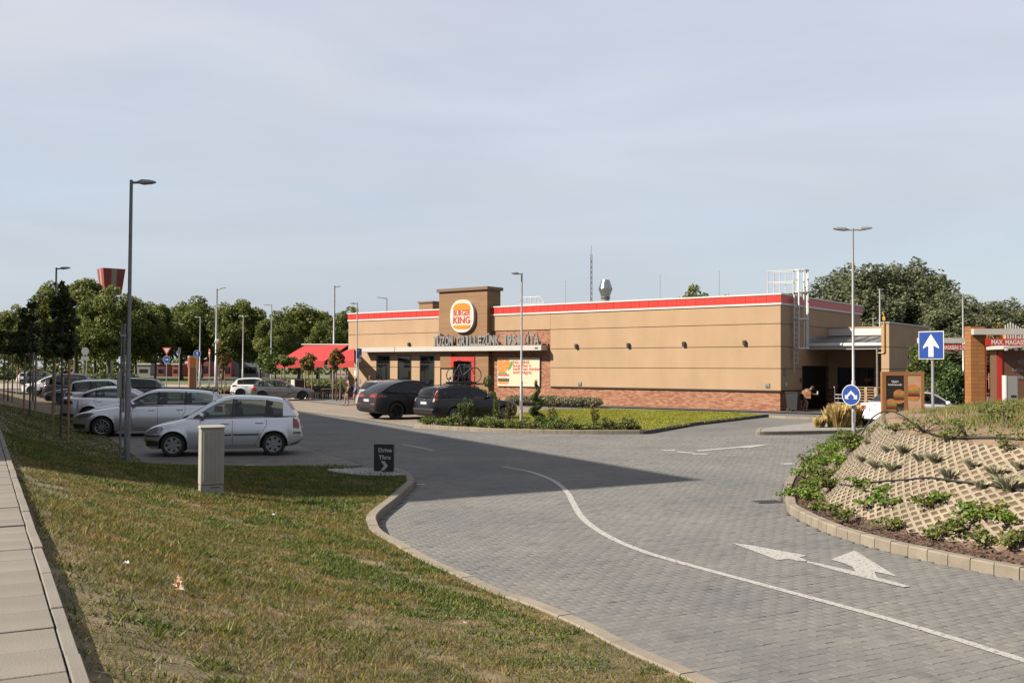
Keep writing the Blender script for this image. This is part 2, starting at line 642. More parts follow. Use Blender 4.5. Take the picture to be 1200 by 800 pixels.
def sweep_stones(path, width, z0, z1, step, side, m, parent, name='kerb_stone', gap=0.005, ch=0.018):
    """one mesh per stone along a path; side +1: the stone body lies to the left of travel"""
    n = max(1, int(round(len(path) * (path[1] - path[0]).length / step)))
    per = (len(path) - 1) / n
    for i in range(n):
        a, b = i * per, (i + 1) * per
        rows = []
        k = 4
        for j in range(k + 1):
            q = a + (b - a) * j / k
            if j == 0: q += gap / (path[1] - path[0]).length
            if j == k: q -= gap / (path[1] - path[0]).length
            i0 = min(int(q), len(path) - 2); t = q - i0
            p = path[i0].lerp(path[i0 + 1], t)
            tg = (path[min(i0 + 2, len(path) - 1)] - path[max(i0 - 1, 0)]).normalized()
            nn = Vector((-tg.y, tg.x)) * side
            dz = (hash((i * 7919) % 1013) % 7 - 3) * 0.001
            rows.append([(p.x + nn.x * o, p.y + nn.y * o, z + dz) for o, z in
                         ((0, z0), (0.004, z1 - ch), (ch, z1), (width - ch * 0.5, z1), (width, z1 - ch * 0.5), (width, z0))])
        mb = MB().grid(rows)
        base = 0
        mb.f.append([0, 1, 2, 3, 4, 5]); mb.f.append([k * 6 + q for q in range(5, -1, -1)]); mb.mi += [0, 0]
        mb.build(name, m, parent)

def strip(path, o0, o1, z, side):
    rows = []
    for i, p in enumerate(path):
        tg = (path[min(i + 1, len(path) - 1)] - path[max(i - 1, 0)]).normalized()
        nn = Vector((-tg.y, tg.x)) * side
        rows.append([(p.x + nn.x * o0, p.y + nn.y * o0, z), (p.x + nn.x * o1, p.y + nn.y * o1, z)])
    return rows

def kerb(name, path, width, z1, step, side, m=None):
    base = MB().grid(strip(path, 0.01, width - 0.01, z1 - 0.03, side)).build(name, M_CONC_GREY)
    base['kind'] = 'structure'
    sweep_stones(path, width, -0.05, z1, step, side, m or M_CONC, base)
    return base

kerb('verge_kerb', kerb_path, 0.15, 0.12, 0.9, -1)
kerb('island_kerb', isl_path, 0.15, 0.13, 0.30, 1)

# --- laid paving blocks (zigzag sided), the nearest 300 as pieces, the rest joined
def in_poly(P, poly):
    x, y = P[:, 0], P[:, 1]
    inside = np.zeros(len(P), bool)
    n = len(poly)
    for i in range(n):
        x0, y0 = poly[i][0], poly[i][1]; x1, y1 = poly[(i + 1) % n][0], poly[(i + 1) % n][1]
        c = (y0 > y) != (y1 > y)
        with np.errstate(divide='ignore', invalid='ignore'):
            xi = (x1 - x0) * (y - y0) / (y1 - y0 + 1e-12) + x0
        inside ^= c & (x < xi)
    return inside

BAY_A = g(427, 545.5); BAY_B = g(380, 531)
bdir = (v2(BAY_B) - v2(BAY_A)).normalized()
road_poly = [v2(p) for p in kerb_path if p.y > 3][::-1]
road_poly += [v2(BAY_A), v2(BAY_A) + bdir * 13.5]
road_poly += [Vector((4.5, 36)), Vector((10, 34))]
road_poly += [v2(p) for p in isl_path]
road_poly += [Vector((9.0, 3.0))]
PL, PW, CH = 0.1982, 0.0985, 0.0042
zz = 0.007
def paver_outline(s=0.0):
    l, w = PL / 2 - s, PW / 2 - s
    up = [(-l, w), (-l * 0.5, w + zz), (0, w), (l * 0.5, w + zz), (l, w)]
    dn = [(l, -w), (l * 0.5, -w + zz), (0, -w), (-l * 0.5, -w + zz), (-l, -w)]
    return up[::-1] + dn[::-1]
po = paver_outline(0.0); pi_ = paver_outline(CH)
tv = [(x, y, -0.03) for x, y in po] + [(x, y, -CH * 0.7) for x, y in po] + [(x, y, 0.0) for x, y in pi_]
tf4 = []
for k in range(2):
    for i in range(10):
        j = (i + 1) % 10
        tf4.append((k * 10 + i, k * 10 + j, (k + 1) * 10 + j, (k + 1) * 10 + i))
top_idx = [20 + i for i in range(10)]
ttri = [(top_idx[0], top_idx[1], top_idx[8], top_idx[9]), (top_idx[1], top_idx[2], top_idx[7], top_idx[8]), (top_idx[2], top_idx[3], top_idx[6], top_idx[7]), (top_idx[3], top_idx[4], top_idx[5], top_idx[6])]
paver_faces = [tuple(f[::-1]) for f in tf4] + [tuple(f[::-1]) for f in ttri]
# make sure the top looks up
_a, _b, _c = (Vector(tv[i]) for i in paver_faces[-1][:3])
if (_b - _a).cross(_c - _a).z < 0:
    paver_faces = [f[::-1] for f in paver_faces]

def paver_material():
    m = bpy.data.materials.new('grey_paving_block')
    m.use_nodes = True
    nt = m.node_tree; lk = nt.links.new
    b = nt.nodes['Principled BSDF']; b.inputs['Roughness'].default_value = 0.88
    b.inputs['Specular IOR Level'].default_value = 0.35
    gi = nt.nodes.new('ShaderNodeNewGeometry'); oi = nt.nodes.new('ShaderNodeObjectInfo')
    ad = nt.nodes.new('ShaderNodeMath'); ad.operation = 'ADD'
    fr = nt.nodes.new('ShaderNodeMath'); fr.operation = 'FRACT'
    lk(gi.outputs['Random Per Island'], ad.inputs[0]); lk(oi.outputs['Random'], ad.inputs[1]); lk(ad.outputs[0], fr.inputs[0])
    n = nt.nodes.new('ShaderNodeTexNoise'); n.inputs['Scale'].default_value = 0.38; n.inputs['Detail'].default_value = 6; n.inputs['Roughness'].default_value = 0.6
    lk(gi.outputs['Position'], n.inputs['Vector'])
    n2 = nt.nodes.new('ShaderNodeTexNoise'); n2.inputs['Scale'].default_value = 55; n2.inputs['Detail'].default_value = 4
    lk(gi.outputs['Position'], n2.inputs['Vector'])
    r1 = nt.nodes.new('ShaderNodeValToRGB')
    e = r1.color_ramp.elements
    e[0].position = 0.0; e[0].color = (0.091, 0.0905, 0.090, 1)
    e[1].position = 1.0; e[1].color = (0.110, 0.1075, 0.103, 1)
    lk(fr.outputs[0], r1.inputs['Fac'])
    r2 = nt.nodes.new('ShaderNodeValToRGB')
    e = r2.color_ramp.elements
    e[0].position = 0.32; e[0].color = (0.80, 0.82, 0.86, 1)
    e[1].position = 0.70; e[1].color = (1.18, 1.14, 1.07, 1)
    lk(n.outputs['Fac'], r2.inputs['Fac'])
    mx1 = nt.nodes.new('ShaderNodeMix'); mx1.data_type = 'RGBA'; mx1.blend_type = 'MULTIPLY'; mx1.inputs['Factor'].default_value = 1
    lk(r1.outputs[0], mx1.inputs[6]); lk(r2.outputs[0], mx1.inputs[7])
    mr = nt.nodes.new('ShaderNodeMapRange'); mr.inputs['To Min'].default_value = 0.78; mr.inputs['To Max'].default_value = 1.2
    lk(n2.outputs['Fac'], mr.inputs['Value'])
    mx2 = nt.nodes.new('ShaderNodeMix'); mx2.data_type = 'RGBA'; mx2.blend_type = 'MULTIPLY'; mx2.inputs['Factor'].default_value = 1
    lk(mx1.outputs[2], mx2.inputs[6]); lk(mr.outputs['Result'], mx2.inputs[7])
    n3 = nt.nodes.new('ShaderNodeTexNoise'); n3.inputs['Scale'].default_value = 1.7; n3.inputs['Detail'].default_value = 3
    lk(gi.outputs['Position'], n3.inputs['Vector'])
    sp3 = nt.nodes.new('ShaderNodeMapRange'); sp3.inputs['From Min'].default_value = 0.60; sp3.inputs['From Max'].default_value = 0.74; sp3.inputs['To Min'].default_value = 1.0; sp3.inputs['To Max'].default_value = 0.70
    lk(n3.outputs['Fac'], sp3.inputs['Value'])
    mx3 = nt.nodes.new('ShaderNodeMix'); mx3.data_type = 'RGBA'; mx3.blend_type = 'MULTIPLY'; mx3.inputs['Factor'].default_value = 1
    lk(mx2.outputs[2], mx3.inputs[6]); lk(sp3.outputs['Result'], mx3.inputs[7])
    lk(mx3.outputs[2], b.inputs['Base Color'])
    bp = nt.nodes.new('ShaderNodeBump'); bp.inputs['Strength'].default_value = 0.3; bp.inputs['Distance'].default_value = 0.004
    lk(n2.outputs['Fac'], bp.inputs['Height']); lk(bp.outputs['Normal'], b.inputs['Normal'])
    return m
M_PAVER = paver_material()

ca, sa = math.cos(ROW_ANG), math.sin(ROW_ANG)
ii, jj = np.meshgrid(np.arange(-160, 190), np.arange(-20, 470))
ii = ii.ravel(); jj = jj.ravel()
lx = ii * 0.2 + (jj % 2) * 0.1
ly = jj * 0.1
cx = ca * lx - sa * ly; cy = sa * lx + ca * ly
C = np.stack([cx, cy], 1)
keep = in_poly(C, road_poly) & (cy > 6.2) & (cy < 34) & (np.abs(cx / np.maximum(cy, 1)) < 0.60)
C = C[keep]
dist = np.hypot(C[:, 0], C[:, 1])
vis = (C[:, 1] > 6.75) & (np.abs(C[:, 0] / C[:, 1]) < 0.515)
order = np.argsort(dist + (~vis) * 100)
C = C[order]
TV = np.array(tv)
rot = np.array([[ca, -sa], [sa, ca]])
def paver_place(c, n):
    yaw = rng.normal(0, 0.006, n); dz = rng.normal(0, 0.0012, n); tx = rng.normal(0, 0.006, n); ty = rng.normal(0, 0.006, n)
    return yaw, dz, tx, ty
pm = mesh_from(tv, paver_faces, 'paving_block', None, [M_PAVER])
yaw, dz, tx, ty = paver_place(C, len(C))
for i in range(300):
    o = link('paving_block', pm, road)
    o.location = (C[i, 0], C[i, 1], dz[i]); o.rotation_euler = (tx[i], ty[i], ROW_ANG + yaw[i])
    
rest = C[300:]; nr = len(rest)
V = np.repeat(TV[None], nr, 0).copy()
V[:, :, 2] += dz[300:, None] + tx[300:, None] * V[:, :, 1] - ty[300:, None] * V[:, :, 0]
XY = V[:, :, :2] @ rot.T
V[:, :, 0] = XY[:, :, 0] + rest[:, 0:1]; V[:, :, 1] = XY[:, :, 1] + rest[:, 1:2]
FA = np.array(paver_faces)
FA = (FA[None] + (np.arange(nr) * len(tv))[:, None, None]).reshape(-1, 4)
def np_mesh(name, V, FA, mats, smooth=False):
    me = bpy.data.meshes.new(name)
    k = FA.shape[1]
    me.vertices.add(len(V)); me.vertices.foreach_set('co', np.ascontiguousarray(V, np.float32).ravel())
    me.loops.add(FA.size); me.loops.foreach_set('vertex_index', np.ascontiguousarray(FA, np.int32).ravel())
    me.polygons.add(len(FA)); me.polygons.foreach_set('loop_start', np.arange(0, FA.size, k, dtype=np.int32))
    me.polygons.foreach_set('loop_total', np.full(len(FA), k, np.int32))
    if smooth:
        me.polygons.foreach_set('use_smooth', [True] * len(FA))
    for m in mats: me.materials.append(m)
    me.update(calc_edges=True)
    return me
po_ = link('paving_blocks_beyond', np_mesh('paving_blocks_beyond', V.reshape(-1, 3), FA, [M_PAVER]), road)
po_['kind'] = 'stuff'

# --- painted markings
M_PAINT = paint_mat('worn_road_paint', (0.54, 0.525, 0.50), 0.465, 26)
M_PAINT2 = paint_mat('very_worn_road_paint', (0.55, 0.54, 0.52), 0.52, 14)
def ribbon(px_pts, w, m, name, n=10):
    path = resample(catmull([v2(g(x, y)) for x, y in px_pts], n), 0.15)
    o = MB().grid([[(a[0], a[1], 0.007), (b[0], b[1], 0.007)] for a, b in strip(path, -w / 2, w / 2, 0.007, 1)]).build(name, m)
    o['kind'] = 'structure'
ribbon([(590, 547), (622, 553), (648, 563), (664, 576), (671, 588), (682, 606), (705, 624), (745, 643), (800, 660), (900, 687), (1050, 728), (1200, 774), (1330, 815)], 0.105, M_PAINT, 'lane_line')
ribbon([(471, 520.5), (490, 524), (507, 528)], 0.10, M_PAINT, 'lane_line')
def mark(polys, name, m, k=1.0, o=(0, 0)):
    mb = MB()
    for i, p in enumerate(polys):
        mb.sheet([(q.x, q.y, 0.007 + 0.0012 * i) for q in (g(o[0] + x / k, o[1] + y / k) for x, y in p)])
    t = mb.build(name, m); t['kind'] = 'structure'
mark([[(40, 85), (150, 98), (500, 163), (455, 172), (498, 192), (490, 198), (440, 194), (385, 182), (320, 190)],
      [(497, 197), (530, 202), (800, 262), (1132, 350), (1090, 357), (780, 282), (505, 208)],
      [(645, 188), (790, 132), (1050, 292), (912, 262), (930, 300), (800, 268), (780, 235), (735, 213)]], 'turn_arrow_marking', M_PAINT, 5.217, (850, 620))
mark([[(275, 106), (560, 81), (640, 72), (812, 61), (660, 86), (560, 88), (290, 114)]], 'straight_arrow_marking', M_PAINT, 6.0, (770, 510))
mark([[(20, 103), (130, 100), (125, 112), (30, 110)], [(140, 112), (250, 120), (255, 130), (140, 122)], [(250, 127), (362, 129), (350, 138), (255, 137)]], 'worn_text_marking', M_PAINT2, 6.0, (770, 510))
mark([[(860, 198), (950, 194), (990, 204), (900, 208)], [(990, 206), (1060, 210), (1040, 222), (985, 216)], [(1070, 212), (1140, 214), (1140, 230), (1080, 224)]], 'worn_text_marking', M_PAINT2, 6.0, (770, 510))
# wheelchair-like bay symbol, flattened on the paving
def arc(cx, cy, r, a0, a1, w, n=14):
    out = [(cx + r * math.cos(a0 + (a1 - a0) * i / n), cy + r * 0.45 * math.sin(a0 + (a1 - a0) * i / n)) for i in range(n + 1)]
    out += [(cx + (r - w) * math.cos(a1 - (a1 - a0) * i / n), cy + (r - w) * 0.40 * math.sin(a1 - (a1 - a0) * i / n)) for i in range(n + 1)]
    return out
SYM_UP = 0.016
def bay_symbol():
    mb = MB()
    for i, p in enumerate([arc(395, 320, 48, 0.5, 5.6, 12), [(395, 308), (470, 306), (478, 313), (400, 315)], [(470, 306), (530, 313), (520, 330), (503, 328), (508, 319), (466, 313)], arc(375, 308, 14, 0, 6.2, 13)]):
        mb.sheet([(q.x, q.y, SYM_UP + 0.0012 * i) for q in (g(220 + x / 5.454, 490 + y / 5.454) for x, y in p)])
    mb.build('bay_symbol_marking', M_PAINT)['kind'] = 'structure'
bay_symbol()

# --- left parking bays (pinkish grey blocks) and the bays before the restaurant
M_BAY = brick_mat('bay_blocks', (0.235, 0.215, 0.195), (0.30, 0.275, 0.245), (0.15, 0.14, 0.13), 0.225, 0.1125, 0.006, rot=-R(12), stain=((0.8, 0.79, 0.78), 0.4), bump=0.3)
M_BAY2 = brick_mat('beige_bay_blocks', (0.30, 0.255, 0.205), (0.37, 0.315, 0.25), (0.2, 0.17, 0.14), 0.225, 0.1125, 0.006, rot=-R(38), stain=((0.86, 0.84, 0.82), 0.35), bump=0.3)
PF_A = g(182, 552); PF_T = (v2(g(116, 506)) - v2(PF_A)).normalized()       # front edge of the left bays
far_t = 70
bay_poly = [v2(PF_A), v2(g(260, 552.6)), v2(g(340, 549.2)), v2(g(408, 546.2)), v2(g(427, 545.6)), v2(BAY_A) + bdir * far_t, v2(PF_A) + PF_T * far_t]
def plan(name, poly, z, m):
    o = MB().sheet([(p[0], p[1], z) for p in poly]).build(name, m)
    o['kind'] = 'structure'
    return o
plan('parking_bays', bay_poly, 0.006, M_BAY)
# red marker blocks let into the bays as dividing lines
red_mb = MB()
for b in range(12):
    base = v2(PF_A).lerp(v2(PF_A) + PF_T, 0) + PF_T * (1.9 + b * 2.75)
    for k in range(9):
        c = base + Vector((math.cos(R(12)), math.sin(R(12)))) * (0.5 + k * 0.5)
        ex = Vector((math.cos(R(12)), math.sin(R(12)))) * 0.11; ey = Vector((-ex.y, ex.x)) * 0.5
        q = [c - ex - ey, c + ex - ey, c + ex + ey, c - ex + ey]
        red_mb.sheet([(p.x, p.y, 0.0105) for p in q])
ro = red_mb.build('bay_divider_blocks', mat('red_block', (0.20, 0.075, 0.055), (0.26, 0.10, 0.075), 9, 0.9)); ro['kind'] = 'structure'
plan('restaurant_parking', [v2(g(*p)) for p in ((250, 472), (345, 481), (420, 490.5), (484, 500.4), (560, 497.5), (608, 487), (640, 479), (590, 475), (420, 471), (330, 468))], 0.004, M_BAY2)

# --- raised sidewalk: edging and slabs
SW_Z = 0.95
bed = MB()
bed.sheet([row(-8, -2.4, SW_Z - 0.03), row(-8, -0.01, SW_Z - 0.03), row(46, -0.01, SW_Z - 0.03), row(46, -2.4, SW_Z - 0.03)])
sw = bed.build('sidewalk', mat('sidewalk_joint', (0.10, 0.092, 0.08), (0.15, 0.135, 0.115), 6, 0.95)); sw['kind'] = 'structure'
M_SLAB = mat('sidewalk_slab', (0.235, 0.21, 0.18), (0.285, 0.255, 0.22), 2.2, 0.9, 0.22, 90, detail=8, objrand=0.07)
slab = MB().box(-0.1965, 0.1965, -0.1965, 0.1965, -0.06, 0.0, 0.004)
slab_me = slab.build('paving_slab', M_SLAB).data
bpy.data.objects.remove(bpy.data.objects['paving_slab'])
rz = math.atan2(SW_N.y, SW_N.x)
off = (v2(g(95, 783, SW_Z)) - S0).dot(SW_T)
for i in range(-8, 62):
    for j in range(4):
        p = row(off + (i + 0.5) * 0.4, -0.075 - 0.2 - j * 0.4, SW_Z)
        if p.y < -1.5: continue
        if j > 1 and i > 14: continue
        o = link('paving_slab', slab_me, sw)
        o.location = (p.x, p.y, SW_Z + random.gauss(0, 0.0025)); o.rotation_euler = (random.gauss(0, .004), random.gauss(0, .004), rz + random.gauss(0, .004))
edge_me = MB().box(-0.033, 0.033, -0.496, 0.496, -0.35, 0.0, 0.006).build('edging_stone', M_SLAB).data
bpy.data.objects.remove(bpy.data.objects['edging_stone'])
e_off = (v2(g(120, 705.6 + 0, SW_Z)) - S0).dot(SW_T)
for i in range(-6, 28):
    p = row(e_off + i + 0.5, -0.036, SW_Z + random.gauss(0, .004))
    if p.y < -1.5: continue
    o = link('edging_stone', edge_me, sw); o.location = p; o.rotation_euler = (random.gauss(0, .003), random.gauss(0, .006), rz + random.gauss(0, .006))

# --- grass verge between sidewalk, bays and kerb: one terrain sheet
def seg_dist(P, path):
    """distance of numpy points to a polyline"""
    best = np.full(len(P), 1e9)
    for a, b in zip(path, path[1:]):
        d = np.array([b[0] - a[0], b[1] - a[1]]); l2 = d @ d + 1e-12
        w = P - np.array([a[0], a[1]])
        t = np.clip((w @ d) / l2, 0, 1)
        q = w - t[:, None] * d
        best = np.minimum(best, np.hypot(q[:, 0], q[:, 1]))
    return best

def offset_path(path, o, side):
    return [Vector((a[1][0], a[1][1])) for a in strip(path, 0, o, 0, side)]
kin = offset_path(kerb_path, 0.14, -1)
low_edge = [v2(PF_A) + PF_T * 62] + [v2(PF_A) + PF_T * k for k in (40, 25, 14, 8, 4, 0)] + [v2(g(*p)) for p in ((220, 553), (260, 552.6), (340, 549.2), (408, 546.2))]
low_all = low_edge + kin
low_np = [(p.x, p.y) for p in low_all]
def verge_z(P):
    P = np.asarray(P, float).reshape(-1, 2)
    ds = np.maximum(0, (P - np.array(S0)) @ np.array(SW_N))
    dk = seg_dist(P, low_np[::2] + [low_np[-1]])
    zk = np.where(P[:, 1] > 21.0, 0.03, 0.10)
    s = (dk / (dk + ds + 1e-6)) ** 1.45
    und = 0.03 * np.sin(P[:, 0] * 1.3 + 0.6 * P[:, 1]) * np.sin(P[:, 1] * 0.9) * np.clip(dk, 0, 1) * np.clip(ds, 0, 1)
    return zk + (0.885 - zk) * s + und
def vz(x, y): return float(verge_z([(x, y)])[0])
def verge_hit(px, py):
    z = 0.3
    for _ in range(40):
        p = g(px, py, z); z = 0.5 * z + 0.5 * vz(p.x, p.y)
    return Vector((p.x, p.y, z))

outer = resample(low_all, 0.35)
sw_line = [row(t, -0.01).to_2d() for t in np.arange(-7.0, 66, 1.0)]
verge_poly = [p for p in outer] + sw_line
vp = [(p[0], p[1]) for p in verge_poly]
xs = []
for yy in np.arange(-3, 70, 0.33):
    for xx in np.arange(-38, 9, 0.33):
        if yy > 30 and int(xx * 3) % 2: continue
        xs.append((xx + random.uniform(-.1, .1), yy + random.uniform(-.1, .1)))
xs = np.array(xs)
ins = in_poly(xs, vp)
xs = xs[ins]
dk = seg_dist(xs, low_np[::2] + [low_np[-1]])
xs = xs[dk > 0.15]
cdt = geometry.delaunay_2d_cdt([Vector(p) for p in vp] + [Vector(p) for p in xs], [], [list(range(len(vp)))], 1, 1e-5)
cv = np.array([(v.x, v.y) for v in cdt[0]])
cz = verge_z(cv)
M_SOIL = mat('dry_thatch_soil', (0.12, 0.10, 0.035), (0.36, 0.25, 0.145), 3.2, 0.95, 0.7, 30, detail=9, c3=(0.20, 0.15, 0.065), lo=0.34, hi=0.68)
vo = link('grass_verge', mesh_from([(cv[i, 0], cv[i, 1], cz[i]) for i in range(len(cv))], [list(f) for f in cdt[2]], 'verge', 180, [M_SOIL]))
vo['kind'] = 'structure'

# --- planted mound on the traffic island
iin = isl_path
def prof(d):
    return np.interp(d, [0, 0.15, 0.48, 0.60, 1.80, 2.3, 4.6, 12], [0.05, 0.09, 0.12, 0.16, 1.27, 1.38, 1.58, 1.62])
isl_np = [(p.x, p.y) for p in isl_path[::3]] + [(isl_path[-1].x, isl_path[-1].y)]
far_np = [(p.x, p.y) for p in ISL_FAR]
def mound_z(P):
    P = np.asarray(P, float).reshape(-1, 2)
    dn = seg_dist(P, isl_np); df = seg_dist(P, far_np)
    n = 0.05 * np.sin(P[:, 0] * 1.9 + 1) * np.sin(P[:, 1] * 1.3) * np.clip((dn - 2.9) / 2, 0, 1)
    return np.minimum(prof(dn), 0.12 + 0.14 * df) + n
def mz(x, y): return float(mound_z([(x, y)])[0])
mp_ = [(p.x, p.y) for p in offset_path(isl_path, 0.14, 1)][::3]
mpoly = mp_ + [(26, mp_[-1][1] - 2), (26, 31.0), (17, 32.1), (12.5, 31.8)]
xs = np.array([(x + random.uniform(-.06, .06), y + random.uniform(-.06, .06)) for x in np.arange(3.5, 26, 0.22) for y in np.arange(4, 32, 0.22)])
xs = xs[in_poly(xs, mpoly)]
dn = seg_dist(xs, isl_np)
xs = xs[(dn > 0.3)]
cdt = geometry.delaunay_2d_cdt([Vector(p) for p in mpoly] + [Vector(p) for p in xs], [], [list(range(len(mpoly)))], 1, 1e-5)
cv = np.array([(v.x, v.y) for v in cdt[0]])
cz = mound_z(cv); dn = seg_dist(cv, isl_np)
cz = cz - np.where((dn > 0.55) & (dn < 1.9), 0.018, 0)
M_MOUND = mat('sandy_mound_soil', (0.19, 0.12, 0.065), (0.36, 0.245, 0.145), 2.2, 0.95, 0.8, 24, detail=9, lo=0.3, hi=0.7)
M_MULCH = mat('bark_mulch', (0.085, 0.045, 0.028), (0.22, 0.13, 0.085), 26, 0.95, 1.0, 60, detail=6)
mf = [list(f) for f in cdt[2]]
mi = [1 if np.mean(dn[f]) < 0.6 else (2 if np.mean(dn[f]) < 1.85 else 0) for f in mf]
mo = link('mound', mesh_from([(cv[i, 0], cv[i, 1], cz[i]) for i in range(len(cv))], mf, 'mound', 60, [M_MOUND, M_MULCH, mat('lattice_pocket_soil', (0.145, 0.098, 0.055), (0.235, 0.165, 0.098), 5, 0.95, 0.6, 30, detail=7)], mi))
mo['kind'] = 'structure'

# concrete grass lattice, block by block up the slope
arc_len = [0.0]
for a, b in zip(isl_path, isl_path[1:]): arc_len.append(arc_len[-1] + (b - a).length)
arc_np = np.array(arc_len); ipx = np.array([p.x for p in isl_path]); ipy = np.array([p.y for p in isl_path])
slope_d = [0.58, 1.8]
def on_slope(s, d, lift):
    x = np.interp(s, arc_np, ipx); y = np.interp(s, arc_np, ipy)
    x2 = np.interp(s + 0.9, arc_np, ipx) - np.interp(s - 0.9, arc_np, ipx); y2 = np.interp(s + 0.9, arc_np, ipy) - np.interp(s - 0.9, arc_np, ipy)
    l = math.hypot(x2, y2); nx, ny = -y2 / l, x2 / l
    px, py = x + nx * d, y + ny * d
    return Vector((px, py, min(float(prof(d)), 9) + lift))
KS = 1.363        # slope length per plan metre
M_LATT = mat('lattice_concrete', (0.33, 0.275, 0.20), (0.42, 0.36, 0.27), 3.5, 0.92, 0.35, 60, detail=7, objrand=0.07)
bu, bv = 0.75, 0.42
s_lo = 7.0; nb = int((arc_len[-1] - s_lo - 1.0) / bu)
cells = []
for j in range(6):
    for i in range(3):
        cells.append(((i + 0.5 * (j % 2) + 0.25) * 0.25, (j + 0.5) * 0.07))
for b in range(nb):
    for r_ in range(4):
        s0 = s_lo + b * bu + (0.25 if r_ % 2 else 0); d0 = slope_d[0] + r_ * (bv / KS) 
        jig = random.gauss(0, 0.006); lift0 = random.gauss(0.012, 0.003)
        mb = MB()
        for (u, v) in cells:
            o4 = [(u - .1245, v), (u, v - .0697), (u + .1245, v), (u, v + .0697)]
            i4 = [(u + (x - u) * 0.67, v + (y - v) * 0.67) for x, y in o4]
            P = [on_slope(s0 + x + jig, d0 + y / KS, lift0) for x, y in o4] + [on_slope(s0 + x + jig, d0 + y / KS, lift0) for x, y in i4] + [on_slope(s0 + x + jig, d0 + y / KS, lift0 - 0.06) for x, y in i4]
            mb.add(P, [(k, (k + 1) % 4, 4 + (k + 1) % 4, 4 + k) for k in range(4)] + [(4 + k, 4 + (k + 1) % 4, 8 + (k + 1) % 4, 8 + k) for k in range(4)])
        mb.mi = [0, 0, 0, 0, 1, 1, 1, 1] * len(cells)
        o = mb.build('lattice_block', [M_LATT, MATS['lattice_pocket_soil']], mo, fix=False)
        me = o.data
        if me.polygons[0].normal.z < 0: me.flip_normals()

# --- lawn and planting bed before the restaurant
lawn_front = [(484, 497.6), (545, 501.3), (610, 503.6), (680, 504.8), (750, 504.8), (765, 503.8), (815, 495.3), (901, 485.6)]
lf = [v2(g(x, y, 0.1)) for x, y in lawn_front]
lawn_poly = lf + [v2(g(*p, 0.06)) for p in ((850, 483), (755, 480.5), (697, 479), (640, 480.5), (612, 484), (600, 489), (560, 498), (520, 499))]
M_LAWN = mat('lawn_turf', (0.155, 0.165, 0.022), (0.24, 0.235, 0.04), 0.7, 0.95, 0.8, 30, detail=8)
plan('lawn', lawn_poly, 0.075, M_LAWN)
bed_path = resample(catmull(lf[:6], 6), 0.2)
bedo = MB().grid([[a, b] for a, b in strip(bed_path, 0.14, 1.9, 0.085, 1)]).build('planting_bed', mat('dark_bed_soil', (0.05, 0.038, 0.028), (0.12, 0.09, 0.06), 14, 0.95, 0.9, 40))
bedo['kind'] = 'structure'
kerb('bed_kerb', resample(catmull(lf[:5], 6), 0.12), 0.15, 0.13, 0.5, 1)
M_KDARK = mat('dark_edging', (0.085, 0.08, 0.075), (0.13, 0.12, 0.11), 5, 0.9, 0.2, 50, objrand=0.1)
kerb('lawn_edging', resample(catmull(lf[4:], 6), 0.12), 0.12, 0.12, 0.5, 1, M_KDARK)

# small paved splitter island with grasses, and the service apron kerb
sp = [v2(g(x, y, 0.12)) for x, y in ((886, 504.4), (892, 500.5), (930, 496), (965, 492.5), (1005, 491.5), (1024, 494), (1026, 499), (1012, 502.6), (965, 503.9), (915, 504.9), (888, 505.2))]
spath = resample(catmull(sp + [sp[0]], 6), 0.12)
plan('splitter_island', [tuple(p) for p in offset_path(spath, 0.1, -1)][::4], 0.105, M_CONC_GREY)
kerb('splitter_island_kerb', spath, 0.14, 0.12, 0.5, -1)
ap = [v2(g(x, y, 0.1)) for x, y in ((901, 486.4), (930, 488), (975, 489.3), (1010, 489.5))]
kerb('apron_kerb', resample(catmull(ap, 6), 0.12), 0.14, 0.10, 0.6, 1)

# --- streets and park far behind
plan('back_street', [v2(g(*p)) for p in ((-200, 449), (150, 449.5), (330, 452.5), (330, 458.5), (150, 455.5), (-200, 455))], 0.006, mat('pale_street', (0.34, 0.29, 0.24), (0.40, 0.345, 0.285), 0.4, 0.9))
plan('red_cycle_strip', [v2(g(*p)) for p in ((120, 451.8), (290, 454.2), (290, 456.6), (120, 454.0))], 0.014, mat('red_asphalt', (0.21, 0.11, 0.085), (0.25, 0.135, 0.105), 0.6, 0.9))
plan('side_street', [v2(g(*p)) for p in ((-300, 437.0), (38, 437.2), (42, 446.5), (-300, 447))], 0.012, MATS['pale_street'])
plan('park_grass', [Vector(p) for p in ((-260, 128), (-20, 118), (60, 150), (60, 330), (-260, 330))], -0.02, mat('park_turf', (0.10, 0.125, 0.03), (0.15, 0.165, 0.045), 0.15, 0.95, 0.6, 8, detail=8))
# ================================================================== RESTAURANT
C0 = g(915, 482.2)
D1 = Vector((-0.780, 0.626)).normalized()              # along the front, away
TH = math.atan2(-D1.y, -D1.x)
BX = -D1; BY = Vector((D1.y, -D1.x)) * 1.0             # local axes in plan
if BY.y < 0: BY = -BY
def bl_front(px, py, yl=0.0):
    """where the ray meets the plane local y = yl: local (x, z)"""
    d = ray(px, py); o = Vector((0, 0)) - v2(C0)
    t = (yl - o.dot(BY)) / Vector((d.x, d.y)).dot(BY)
    p = Vector((d.x, d.y)) * t - v2(C0)
    return p.dot(BX), CAM_H + d.z * t
def bl_side(px, py, xl=0.0):
    d = ray(px, py); o = Vector((0, 0)) - v2(C0)
    t = (xl - o.dot(BX)) / Vector((d.x, d.y)).dot(BX)
    p = Vector((d.x, d.y)) * t - v2(C0)
    return p.dot(BY), CAM_H + d.z * t
def b_world(x, y, z=0.0):
    p = v2(C0) + BX * x + BY * y
    return Vector((p.x, p.y, z))
fx = lambda px, yl=0.0: bl_front(px, 432, yl)[0]
fz = lambda px, py, yl=0.0: bl_front(px, py, yl)[1]

